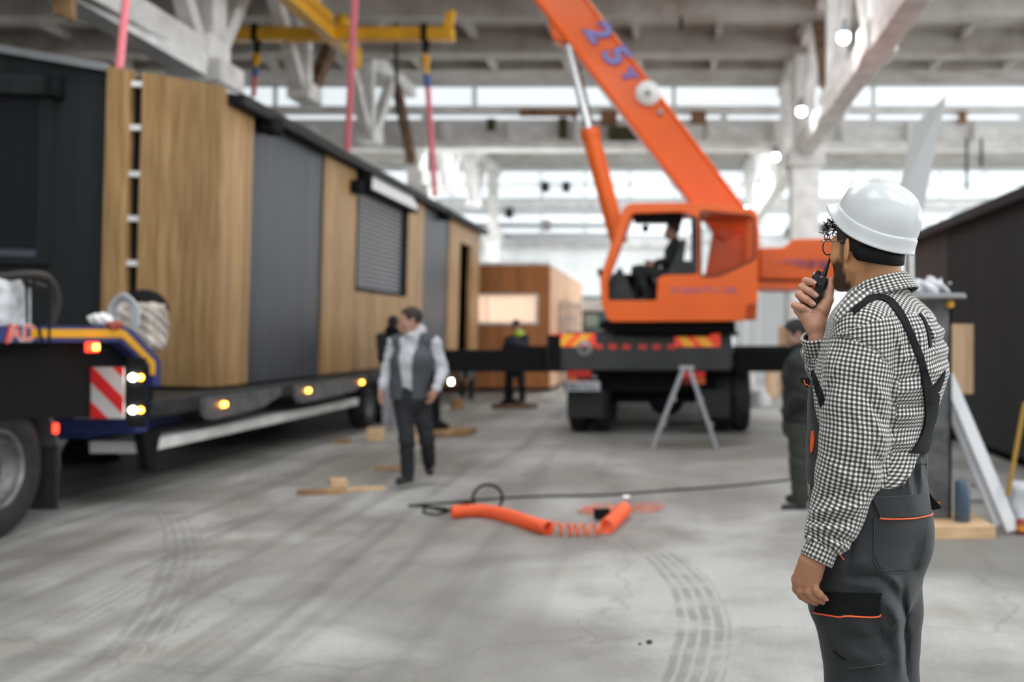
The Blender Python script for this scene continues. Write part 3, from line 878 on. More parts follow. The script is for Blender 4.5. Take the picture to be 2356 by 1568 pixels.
# ------------------------------------------------------------------ lifting frame and slings
lf = thing('spreader_frame', 'yellow H-shaped spreader beam hanging over the house roof', 'spreader beam', (-6.8, 16, 7.36))
ZB = 7.42
MB().bx(-6.93, -6.67, 10.5, 21.3, ZB - .12, ZB + .16).build('spine_beam', M['yellow'], lf, .02)
MB().bx(-7.0, -6.6, 17.2, 19.3, ZB + .1, ZB + .28).build('spine_cover', M['yellow'], lf, .02)
MB().lathe([(.001, -.1), (.16, -.1), (.16, .1), (.001, .1)], (-6.8, 21.2, ZB - .12), 'x', 20).build('end_eye', M['yellow'], lf)
for yy, xa, xb in ((19.7, -8.76, -4.36), (12.2, -8.62, -3.7)):
    cbm = MB().bx(xa, xb, yy - .12, yy + .12, ZB - .13, ZB + .13).build('cross_beam', M['yellow'], lf, .02)
    for x in (xa + .06, xb - .08):
        s = 1 if x < -6 else -1
        MB().prism([(0, 0), (.16 * s, 0), (.1 * s, .3), (-.06 * s, .34)], (x - .04 * s, yy, ZB + .12), (1, 0, 0), (0, 0, 1), .2).build('end_lug', M['yellow'], cbm)
    for x in (xa + .5, xb - .56):
        b = MB(); b.bx(x - .05, x + .05, yy - .16, yy + .16, ZB - .16, ZB + .17); b.cyl((x, yy, ZB - .16), (x, yy, ZB - .36), .06, 10)
        b.build('chain_loop', M['black'], cbm)
MB().lathe([(.001, -.05), (.14, -.05), (.14, .05), (.001, .05)], (-6.55, 19.65, ZB + .25), 'y', 20).build('lifting_eye', M['yellow'], lf)
def sling(lab, top, bot, w=.055, hook=True):
    top = Vector(top); bot = Vector(bot); d = (bot - top)
    t = thing('lifting_sling', lab, 'sling', tuple(bot), 'pink webbing slings holding up the house')
    a = top + d.normalized() * (.62 if hook else .0)
    MB().tube([a, bot], w, 10, flat=.35, upv=(0, 1, 0)).build('webbing', M['pink'], t)
    if hook:
        MB().tube([a - d.normalized() * .22, a + d.normalized() * .05], w * 1.25, 10, flat=.5, upv=(0, 1, 0)).build('label_sleeve', mat('blue_sleeve', (.08, .16, .42), .7), t)
        h = MB().tube([top, a - d.normalized() * .2], .045, 8); h.lathe([(.05, -.03), (.09, -.03), (.09, .03), (.05, .03), (.05, -.03)], top + d.normalized() * .12, 'y', 14)
        h.build('shackle', M['yellow'], t)
sling('pink sling at the roof far side, under the beam\'s left end', (-8.26, 19.7, 7.03), P(583, 222, 19.0))
sling('long pink sling under the right end of the yellow beam', (-4.92, 19.7, 7.03), P(1001, 452, 19.4))
sling('pink sling rising from the top of the wood cladding, far left', (349 / 1.0 * 0 - 6.56, 12.2, 7.2), P(274, 158, 11.1), .05, False)
sling('thin pink sling crossing in front of the yellow spine beam', (-3.9, 12.4, 7.2), P(799, 345, 14.3), .05, False)
# ------------------------------------------------------------------ truck crane
cr = thing('truck_crane', 'orange telescopic truck crane with its cab sideways, seen from the rear', 'crane', (-.5, 16, 0))
YC = 14.0; SCB = FP / YC
def pc(px, py, Y=YC): return ((px - CX) * Y / FP, HC - (py - CY) * Y / FP)
def loop(pts, Y=YC, r=0, n=4):
    q = [pc(x, y, Y) for x, y in pts]
    return round_poly(q, r, n) if r else q
def xz_plate(loops, Y, th, name, m, par, bevel=0.0):
    vs, fs = plate(loops, th, bevel=bevel)
    b = MB(); b.add([(x, Y + z, y) for x, y, z in vs], fs)
    return b.build(name, m, par)
# cab side wall with its three openings
outer = loop([(1383, 640), (1437, 478), (1452, 470), (1600, 468), (1735, 483), (1742, 500), (1742, 697), (1714, 700), (1714, 736), (1402, 738), (1386, 700)], YC, .06)
door = loop([(1397, 645), (1452, 490), (1572, 486), (1606, 500), (1608, 560), (1606, 632), (1530, 634), (1515, 640), (1513, 693), (1398, 693)], YC, .05)
rearw = loop([(1611, 487), (1728, 497), (1736, 510), (1737, 594), (1690, 618), (1650, 634), (1612, 636)], YC, .05)
cab = xz_plate([outer, door, rearw], YC, .07, 'cab_side', M['orange'], cr, .012)
# depth of the cab: floor, rear, roof, far side
def xz_box(a, b, y0, y1, th, name, m, par):   # wall strip between two points of the outline
    A = pc(*a); B = pc(*b)
    return MB().bar((A[0], (y0 + y1) / 2, A[1]), (B[0], (y0 + y1) / 2, B[1]), th, y1 - y0, up=(0, 1, 0)).build(name, m, par)
CD = .95
xz_box((1448, 474), (1738, 486), YC + .03, YC + CD, .05, 'cab_roof', M['orange'], cr)
xz_box((1398, 730), (1712, 730), YC + .03, YC + CD, .08, 'cab_floor', M['orange'], cr)
MB().bx(pc(1398, 0)[0], pc(1712, 0)[0], YC + .03, YC + CD, pc(0, 733)[1], pc(0, 697)[1]).build('cab_sill', M['orange'], cr)
far = [outer, loop([(1392, 636), (1448, 488), (1600, 486), (1610, 560), (1604, 640), (1450, 645), (1400, 645)], YC, .05), loop([(1616, 492), (1722, 502), (1728, 590), (1650, 622), (1616, 624)], YC, .03)]
xz_plate(far, YC + CD, .05, 'cab_far_side', M['orange'], cr)
wsf = xz_box((1386, 640), (1440, 480), YC + .02, YC + .08, .06, 'windscreen_pillar', M['orange'], cr)
xz_box((1384, 642), (1439, 478), YC + CD - .08, YC + CD, .06, 'windscreen_pillar', M['orange'], cr)
xz_box((1381, 642), (1435, 484), YC - .03, YC + CD, .02, 'windscreen_seal', M['black'], cr)
MB().bx(pc(1376, 0)[0], pc(1384, 0)[0], YC - .06, YC + .1, pc(0, 634)[1], pc(0, 618)[1]).build('mirror_bracket', M['black'], cr)
# lower body panel behind the door, with inscription
glass_side = xz_plate([rearw], YC + .0, .006, 'rear_side_glass', M['glass'], cr)
seal = mat('window_seal', (.12, .03, .015), .6)
def outline_tube(pts, Y, r, name, m, par):
    q = [Vector((x, Y, z)) for x, z in pts]
    return MB().tube(q, r, 6, closed=True).build(name, m, par)
outline_tube(rearw, YC - .045, .018, 'rear_window_seal', seal, cr)
outline_tube(loop([(1533, 630), (1566, 510), (1578, 490), (1607, 488), (1608, 634)], YC, .04), YC - .03, .012, 'door_pillar_seal', M['black'], cr)
dp = MB(); a = pc(1590, 488); b = pc(1609, 634)
dp.bx(a[0], b[0], YC - .04, YC + .05, b[1], a[1]); dp.build('door_pillar', M['dark_steel'], cr)
sliver = xz_plate([loop([(1533, 633), (1568, 560), (1572, 600), (1592, 600), (1592, 633)], YC)], YC - .02, .05, 'door_lower_panel', M['dark_steel'], cr)
blurred = mat('blue_lettering', (.42, .22, .42), .5)
def illegible(par, px0, px1, py, h, Y, seed, m=None, sl=.0):
    """small worn letters that the photo does not resolve"""
    r = random.Random(seed); x = px0; s = Y / FP
    while x < px1:
        w = r.uniform(5, 10)
        if r.random() < .12: x += w; continue
        X0, Z0 = pc(x, py + (x - px0) * sl, Y)
        b = MB(); k = r.randrange(3); hh = h * s; ww = w * s * .8
        b.bx(X0, X0 + ww * .25, Y - .006, Y, Z0 - hh / 2, Z0 + hh / 2)
        if k != 0: b.bx(X0, X0 + ww, Y - .006, Y, Z0 + hh * .3, Z0 + hh * .5)
        if k != 1: b.bx(X0, X0 + ww, Y - .006, Y, Z0 - hh * .5, Z0 - hh * .3)
        if k == 2: b.bx(X0 + ww * .75, X0 + ww, Y - .006, Y, Z0 - hh / 2, Z0 + hh / 2)
        b.build('letter', m or blurred, par); x += w
illegible(cab, 1543, 1692, 667, 11, YC - .05, 3)
for yy in (700, 716):
    a = pc(1520, yy); b = pc(1712, yy)
    MB().bx(a[0], b[0], YC - .052, YC - .04, a[1] - .008, a[1] + .008).build('body_crease', M['orange'], cr)
# interior: seat, console, dashboard
st_ = MB(); A = pc(1545, 620); st_.bx(pc(1500, 0)[0], pc(1560, 0)[0], YC + .25, YC + .75, pc(0, 650)[1], pc(0, 632)[1])
st_.bar((pc(1560, 640)[0], YC + .5, pc(0, 640)[1]), (pc(1573, 545)[0], YC + .5, pc(0, 545)[1]), .09, .48, up=(0, 1, 0))
st_.build('seat', mat('seat_fabric', (.06, .07, .08), .8), cr, .03)
ds = MB(); ds.prism([pc(*q) for q in ((1397, 692), (1397, 648), (1425, 612), (1440, 640), (1462, 692))], (0, YC + .5, 0), (1, 0, 0), (0, 0, 1), .8)
ds.build('dashboard', M['dark_steel'], cr)
it = MB(); it.bx(pc(1398, 0)[0], pc(1516, 0)[0], YC + .78, YC + .86, pc(0, 694)[1], pc(0, 622)[1]); it.bx(pc(1500, 0)[0], pc(1610, 0)[0], YC + .1, YC + .86, pc(0, 694)[1], pc(0, 655)[1])
it.build('cab_interior', M['black'], cr)
wg = MB(); wg.cyl((pc(1484, 0)[0], YC + .45, pc(0, 492)[1]), (pc(1484, 0)[0], YC + .45, pc(0, 508)[1]), .015, 8); wg.ball((pc(1483, 0)[0], YC + .45, pc(0, 518)[1]), .055)
wg.build('hanging_fan', M['black'], cr)
tb = MB(); a = pc(1455, 488); b = pc(1570, 496); tb.bx(a[0], b[0], YC + .1, YC + .8, b[1] - .02, a[1]); tb.build('sun_visor', M['black'], cr)
# boom
Yb = 15.35
def bp_(px, py, Y=Yb): return Vector((*[((px - CX) * Y / FP)], Y, HC - (py - CY) * Y / FP))
base = bp_(1668, 500); tipdir = (bp_(1318, 40) - base).normalized()
perp = Vector((-tipdir.z, 0, tipdir.x))
if perp.z < 0: perp = -perp
L1 = 8.3
def beam(a, b, w, h, name, m, par, w2=None, h2=None, bev=.03):
    return MB().bar(a, b, h, w, up=(0, 1, 0), w2=h2, h2=w2).build(name, m, par, bev)
boom = beam(base - tipdir * .3, base + tipdir * L1, .5, .56, 'boom', M['orange'], cr, .46, .62)
for k_, (o_, w_) in enumerate(((.305, .05), (-.305, .05))):
    beam(base + perp * o_ * .93 - tipdir * .2, base + perp * o_ * 1.03 + tipdir * L1, .56, .05, 'boom_flange', M['orange'], boom)
beam(base + tipdir * (L1 - .3), base + tipdir * (L1 + .3), .58, .72, 'boom_collar', M['orange'], boom)
# pulley housing on the underside at upper left
hb = MB().prism([pc(*q, Yb - .02) for q in ((1258, -40), (1335, -40), (1345, 20), (1318, 92), (1296, 108), (1272, 96), (1266, 60))], (0, Yb, 0), (1, 0, 0), (0, 0, 1), .4)
hb.build('ram_head_bracket', M['orange'], cr, .04)
# lettering on the boom, reading down the slope
dn = -tipdir; up_t = dn.cross(Vector((0, 1, 0)));
if up_t.z < 0: up_t = -up_t
lf_front = Yb - .262
vio = mat('violet_outline', (.22, .12, .42), .5); lblue = mat('letter_blue', (.25, .32, .68), .5)
for ch, px, py, size, sh in (('2', 1376, 84, .50, .2), ('5', 1416, 136, .50, .2), ('т', 1449, 180, .3, .15)):
    for off, yo, mm in ((.022, -.02, vio), (-.002, -.026, lblue)):
        vs, fs = text_mesh(ch, size, .006, shear=sh, offset=off)
        c = bp_(px, py)
        b = MB(); b.add([Vector((c.x, lf_front + yo, c.z)) + dn * x * 1.15 + up_t * y * 1.0 + Vector((0, z, 0)) for x, y, z in vs], fs)
        b.build('capacity_number', mm, boom)
# round cover disc and bolt
c = bp_(1492, 226)
MB().lathe([(.001, -.06), (.185, -.06), (.19, -.04), (.19, .02), (.001, .02)], (c.x, lf_front - .02, c.z), 'y', 32).build('cover_disc', M['white_paint'], boom)
MB().lathe([(.001, -.07), (.05, -.07), (.05, -.05)], (c.x, lf_front - .03, c.z), 'y', 16).build('disc_bolt', M['steel_grey'], boom)
c = bp_(1519, 268); MB().lathe([(.001, -.04), (.045, -.04), (.045, .0)], (c.x, lf_front, c.z), 'y', 16).build('boom_bolt', M['steel_grey'], boom)
# lifting ram: orange barrel, chrome rod
Yr = 15.1
ra = MB().cyl(P(1425, 560, Yr), P(1357, 305, Yr), .135, 24); ra.cyl(P(1361, 318, Yr), P(1356, 298, Yr), .15, 24)
ra.build('ram_barrel', M['orange'], cr)
MB().cyl(P(1357, 305, Yr), P(1309, 105, Yr), .07, 20).build('ram_rod', M['chrome'], cr)
rp = MB().tube(smooth_path([P(1366, 300, Yr + .1), P(1342, 200, Yr + .1), P(1320, 120, Yr + .1)], 6), .02, 6); rp.build('ram_hose', M['black'], cr)
# machine deck behind the cab, counterweight and boom tail
mdk = MB(); mdk.prism([pc(*q, 14.9) for q in ((1400, 735), (1400, 690), (1590, 690), (1625, 620), (1650, 480), (1735, 480), (1752, 520), (1752, 560), (1745, 735))], (0, 15.35, 0), (1, 0, 0), (0, 0, 1), .28)
mdk.build('boom_bracket', M['orange'], cr, .02)
ct = MB().prism([pc(*q, 15.6) for q in ((1738, 580), (1790, 578), (1812, 560), (1925, 557), (1975, 560), (1975, 655), (1925, 668), (1870, 650), (1738, 648))], (0, 15.6, 0), (1, 0, 0), (0, 0, 1), 1.5)
ct.build('counterweight', M['orange'], cr, .03)
ctu = MB(); a = pc(1745, 648, 14.9); b = pc(1915, 664, 14.9); ctu.bx(a[0], b[0], 14.9, 16.2, b[1], a[1]); ctu.build('counterweight_base', M['orange'], cr)
illegible(cr, 1795, 1840, 602, 10, 14.83, 8); illegible(cr, 1838, 1905, 606, 17, 14.83, 9, mat('violet_lettering', (.2, .1, .3), .5), .02)
# turntable
tt = MB(); tt.lathe([(.001, 1.46), (1.0, 1.46), (1.05, 1.5), (1.05, 1.68), (.95, 1.72), (.001, 1.72)], (.0 - .1, 15.35, 0), 'z', 40)
tt.build('turntable', M['black'], cr)
MB().bx(pc(1398, 0)[0], pc(1690, 0)[0], 14.2, 16.2, pc(0, 762)[1], pc(0, 736)[1]).build('turntable_plate', M['black'], cr)
# carrier: rear box, chassis, outriggers
YR = 14.55
def rr(px0, px1, py0, py1, y0, y1, m, Y=YR):
    a = pc(px0, py0, Y); b = pc(px1, py1, Y); m.bx(a[0], b[0], y0, y1, b[1], a[1]); return m
rr(1258, 1684, 770, 852, YR, YR + .6, MB()).build('rear_bed_box', mat('bed_charcoal', (.035, .038, .04), .5, var=.2, scale=3), cr, .02)
rr(1262, 1290, 770, 852, YR - .03, YR, MB()).build('outrigger_box_plate', M['black'], cr)
rr(1300, 1700, 763, 772, YR + .1, YR + 6.5, MB()).build('deck_plate', M['dark_steel'], cr)
rr(1330, 1650, 850, 905, YR + .5, YR + 8.5, MB()).build('chassis_rail', M['black'], cr)
dec = MB(); dec.tube([P(1330, 770, 14.6), P(1420, 756, 15), P(1520, 750, 15), P(1600, 762, 14.6)], .025, 8); dec.build('deck_pipe', M['steel_grey'], cr)
# reflectors
orr = mat('reflector_red_orange', (.9, .06, .03), .35, emit=(1, .07, .02), estr=.35); oye = mat('reflector_yellow', (.85, .4, .03), .35, emit=(1, .45, .03), estr=.3)
for (a, b, dr) in ((1269, 1370, 1), (1552, 1657, -1)):
    o = rr(a, b, 767, 797, YR - .012, YR, MB()).build('reflector_board', orr, cr)
    s_ = MB(); A = pc(a, 767, YR); B = pc(b, 797, YR); h_ = A[1] - B[1]; wdt = B[0] - A[0]
    for f0 in ((.04, .42) if dr > 0 else (.22, .62)):
        x_ = A[0] + f0 * wdt; sw = wdt * .24
        q = [(x_, B[1] + .006), (x_ + sw, B[1] + .006), (x_ + sw + h_ * .9 * dr, A[1] - .006), (x_ + h_ * .9 * dr, A[1] - .006)]
        q = [(min(max(x, A[0] + .01), B[0] - .01), z) for x, z in q]
        s_.prism(q, (0, YR - .015, 0), (1, 0, 0), (0, 0, 1), .006)
    s_.build('reflector_stripes', oye, o)
for px in (1378, 1410, 1441, 1479, 1511, 1545):
    c = P(px, 797, YR); MB().box((c.x, YR - .01, c.z), (.12, .02, .075)).build('red_reflector', mat('reflector_red', (.6, .05, .03), .3, emit=(1, .05, .02), estr=.12), cr, .01)
c = P(1345, 801, YR)
MB().lathe([(.055, -.03), (.11, -.03), (.13, 0), (.055, 0), (.055, -.03)], (c.x, YR, c.z), 'y', 28).build('towing_ring', M['steel_grey'], cr)
c = P(1476, 764, YR); MB().box((c.x, YR, c.z), (.12, .1, .09)).build('deck_lamp', M['rust'], cr, .02)
# tail lights, number plate
def tail(px0, px1, py0, py1):
    o = rr(px0 - 2, px1 + 2, py0 - 2, py1 + 2, YR + .1, YR + .2, MB()).build('tail_lamp', M['black'], cr)
    rr(px0, px1, py0, (py0 + py1) / 2 - 1, YR + .06, YR + .1, MB()).build('red_lens', mat('tail_red', (.55, .02, .01), .2, emit=(1, .04, .01), estr=.15), o)
    mid = (px0 * .6 + px1 * .4) if px0 < 1500 else (px0 * .45 + px1 * .55)
    A_, B_ = (mat('tail_amber', (.6, .12, .01), .2), mat('tail_dark_red', (.18, .008, .005), .2))
    if px0 > 1500: A_, B_ = B_, A_
    rr(px0, mid, (py0 + py1) / 2 + 1, py1, YR + .06, YR + .1, MB()).build('lower_lens', A_, o); rr(mid, px1, (py0 + py1) / 2 + 1, py1, YR + .06, YR + .1, MB()).build('lower_lens', B_, o)
tail(1305, 1359, 852, 878); tail(1572, 1622, 855, 884)
pl = rr(1297, 1380, 877, 899, YR + .03, YR + .06, MB()).build('number_plate', mat('plate_white', (.45, .46, .48), .5), cr)
rr(1297, 1303, 877, 899, YR + .02, YR + .032, MB()).build('plate_band', M['blue'], pl)
illegible(pl, 1308, 1374, 888, 13, YR + .03, 5, M['dark_steel'])
c = P(1366, 867, YR); MB().ball((c.x, YR + .12, c.z), .045).build('plate_lamp', M['steel_grey'], cr)
rr(1301, 1386, 898, 962, YR + .2, YR + .23, MB()).build('mud_flap', M['black_rubber'], cr)
rr(1610, 1680, 898, 962, YR + .2, YR + .23, MB()).build('mud_flap', M['black_rubber'], cr)
for y in (15.55, 16.95, 21.2):
    for x in (-1.45, -1.1, .72, 1.0 if y < 20 else .95):
        if y > 20 and x in (-1.1, .72): continue
        s = -1 if x < 0 else 1
        wheel(cr, (x + (-.02 if x < 0 else .02), y, .52), .52, .28, 1 if x > 0 else -1)
for y in (15.55, 16.95, 21.2):
    axm = MB(); axm.cyl((-1.4, y, .52), (1.2, y, .52), .09, 12); axm.ball((-.12, y, .5), (.28, .25, .27)); axm.build('axle', M['black'], cr)
# outriggers
def outrig(x0, x1, y, top, bot, name):
    MB().bx(x0, x1, y - .13, y + .13, bot, top).build(name, M['black'], cr, .015)
outrig(-3.68, -1.6, 15.0, 1.262, .935, 'outrigger_beam'); outrig(.9, 2.35, 15.0, 1.262, .935, 'outrigger_beam')
outrig(-3.5, -1.3, 20.3, 1.262, .96, 'outrigger_beam'); outrig(.9, 2.9, 20.3, 1.262, .96, 'outrigger_beam')
for x, y in ((-3.6, 15.0), (2.3, 15.0), (-3.35, 20.3), (2.8, 20.3)):
    j = MB().cyl((x, y, .1), (x, y, 1.3), .075, 16); j.lathe([(.001, .08), (.22, .08), (.2, .13), (.09, .2)], (x, y, 0), 'z', 20); j.build('outrigger_jack', M['black'], cr)
    jj = MB().cyl((x, y, .2), (x, y, .6), .05, 12)
    jj.build('jack_rod', M['chrome'], cr)
cabm = MB(); cabm.bx(-1.3, 1.1, 21.6, 23.2, .9, 1.5); cabm.build('carrier_front', M['orange'], cr, .05)
ft = MB(); ft.bx(-1.4, -1.1, 17.8, 20.2, .6, 1.2); ft.bx(.9, 1.2, 17.8, 20.2, .6, 1.2); ft.build('side_locker', M['dark_steel'], cr, .03)
for x, y, lab in ((-3.55, 15.0, 'round dark timber pad under the nearer left outrigger, behind the walking man'), (-3.35, 20.3, 'dark outrigger pad under the worker in the yellow-collared jacket')):
    b = MB().lathe([(.001, 0), (.46, 0), (.47, .07), (.001, .08)], (x + .1, y, 0), 'z', 28)
    o = b.build('outrigger_pad', M['oldwood'] if y < 16 else M['rust']); tag(o, lab, 'pad')
# ------------------------------------------------------------------ people
def unit(v):
    v = np.array(v, dtype=np.float64); return v / np.linalg.norm(v)


def head_frame(facing_deg, pitch=0, roll=0):
    """columns: forward, left, up.  facing_deg: 0 = +Y (away from the camera), positive turns left (-X)"""
    a = math.radians(facing_deg)
    f = np.array([-math.sin(a), math.cos(a), 0]); l = np.array([-math.cos(a), -math.sin(a), 0]); u = np.array([0, 0, 1.0])
    p = math.radians(pitch)
    f2 = f * math.cos(p) + u * math.sin(p); u2 = u * math.cos(p) - f * math.sin(p)
    r = math.radians(roll)
    l2 = l * math.cos(r) + u2 * math.sin(r); u3 = u2 * math.cos(r) - l * math.sin(r)
    return np.stack([f2, l2, u3], 1)


def head_sdf(q, detail=True):
    """q in head coordinates (forward, left, up), metres; origin between the ears at eye level"""
    ql = q.copy(); ql[:, 1] = np.abs(ql[:, 1])
    d = s_ell(ql, (-.012, 0, .032), (.098, .077, .088))
    d = smin(d, s_ell(ql, (.022, 0, -.018), (.075, .067, .075)), .03)
    d = smin(d, s_ell(ql, (.036, 0, -.066), (.052, .052, .052)), .025)
    d = smin(d, s_cap(ql, (-.005, .056, -.05), (.066, .018, -.104), .016, .017), .025)    # jaw line
    d = smin(d, s_ell(ql, (.08, 0, -.1), (.02, .022, .018)), .015)                        # chin
    d = smin(d, s_ell(ql, (.05, .042, -.028), (.03, .024, .02)), .02)                     # cheek bone
    d = smin(d, s_cap(ql, (.084, .012, .022), (.078, .045, .018), .008, .007), .014)      # brow
    d = smax(d, -s_ell(ql, (.103, .033, .0), (.018, .019, .012)), .014)                   # eye socket
    d = smin(d, s_cap(ql, (.088, 0, .012), (.112, 0, -.03), .006, .0095), .008)           # nose
    d = smin(d, s_ell(ql, (.103, .010, -.036), (.011, .008, .007)), .006)
    d = smin(d, s_ell(ql, (.088, .0, -.062), (.014, .024, .006)), .006)                   # lips
    d = smin(d, s_ell(ql, (.088, .0, -.072), (.013, .020, .006)), .006)
    d = smax(d, -s_cap(ql, (.101, 0, -.067), (.094, .02, -.067), .0012, .001), .003)
    d = smin(d, s_ell(ql, (.084, .033, .0), (.0125, .0125, .0125)), .003)                 # eyeball
    # ear
    c = math.cos(.6); s = -math.sin(.6)
    R = np.array([[c, s, 0], [-s, c, 0], [0, 0, 1.0]]).T
    e = s_ell(ql, (-.008, .083, -.006), (.0175, .0065, .033), R)
    e = smax(e, -s_ell(ql, (-.002, .0925, -.004), (.011, .006, .021), R), .005)
    d = smin(d, e, .006)
    return d


def head_tint(q, skin, beard=None, hairc=None, beard_amt=0.0):
    n = len(q); c = np.tile(np.array(skin, dtype=float), (n, 1))
    x, y, z = q[:, 0], np.abs(q[:, 1]), q[:, 2]
    red = np.exp(-((x - .09) ** 2 + y ** 2 + (z + .067) ** 2) / .0004)
    c = c * (1 - .5 * red[:, None]) + np.array([.35, .1, .08]) * .5 * red[:, None]
    if beard is not None:
        edge = .012 * np.sin(q[:, 0] * 260) * .3
        side = np.clip((x + .012 + edge) / .02, 0, 1) * np.clip((-.022 - z + .25 * np.clip(x - .03, 0, 1) * -1.0 + edge * .4) / .02, 0, 1)
        side *= np.clip((.02 - (z + .055 + .0 * x)) / .03 + np.clip((.012 - x) / .02, 0, 1), 0, 1)
        sb = np.clip((x + .004) / .008, 0, 1) * np.clip((.03 - x) / .01, 0, 1) * np.clip((z + .03) / .01, 0, 1) * np.clip((.03 - z) / .01, 0, 1)
        mo = np.exp(-((x - .095) ** 2 / .0006 + y ** 2 / .0006 + (z + .052) ** 2 / .00006))
        b = np.clip(np.maximum(np.maximum(side, sb * .8), mo), 0, 1) * beard_amt
        b *= (.82 + .18 * rng.random(n))
        c = c * (1 - b[:, None]) + np.array(beard) * b[:, None]
    eb = np.exp(-((z - .024) ** 2 / .00002 + (y - .034) ** 2 / .0003)) * (x > .06)
    c = c * (1 - .85 * eb[:, None]) + np.array(hairc if hairc is not None else (.02, .015, .01)) * .85 * eb[:, None]
    ew = np.linalg.norm(np.stack([x - .084, y - .033, z], 1), axis=1)
    m = (ew < .0135) & (x > .088)
    c[m] = (.6, .58, .55)
    m2 = m & (((y - .033) ** 2 + z ** 2) < .006 ** 2); c[m2] = (.02, .012, .008)
    return c


def hand_sdf(p, h):
    """h: dict wrist, palm (list), fingers: list of (points, radii), thumb"""
    d = s_chain(p, h['palm'][0], h['palm'][1], .012)
    for pts, rs in h['meta']: d = smin(d, s_chain(p, pts, rs, .006), .012)
    for pts, rs in h['fingers']: d = smin(d, s_chain(p, pts, rs, .004), .0035)
    return d


def simple_hand(w, d, side, size=1.0, curl=.5, inward=None):
    """relaxed hand from wrist w along d; side = vector towards the thumb, inward = palm normal"""
    w, d, side = np.array(w, float), unit(d), unit(side)
    inw = unit(np.cross(d, side)) if inward is None else unit(inward)
    side = unit(side - d * (side @ d)); s = size
    pal = w + d * .05 * s
    fing = []
    for i, (o, L) in enumerate(((.027, .072), (.009, .08), (-.009, .075), (-.026, .06))):
        k = w + d * .088 * s + side * o * s
        a = unit(d + inw * curl * .5); b = unit(d + inw * curl * 1.6); c = unit(d * .4 + inw * curl * 2.4)
        p1 = k + a * L * .45 * s; p2 = p1 + b * L * .32 * s; p3 = p2 + c * L * .25 * s
        fing.append(([k, p1, p2, p3], [.0095 * s, .009 * s, .008 * s, .007 * s]))
    t0 = w + d * .025 * s + side * .022 * s
    t1 = t0 + unit(d * .7 + side * .9 + inw * .3) * .038 * s; t2 = t1 + unit(d + side * .25 + inw * .5) * .03 * s; t3 = t2 + unit(d + inw * .6) * .024 * s
    fing.append(([t0, t1, t2, t3], [.014 * s, .0115 * s, .0095 * s, .008 * s]))
    meta = [([w, w + d * .085 * s + side * o * s], [.02 * s, .0125 * s]) for o in (.024, .008, -.008, -.022)]
    return {'palm': ([w - d * .04, w, pal], [.024 * s, .022 * s, .026 * s]), 'meta': meta, 'fingers': fing}


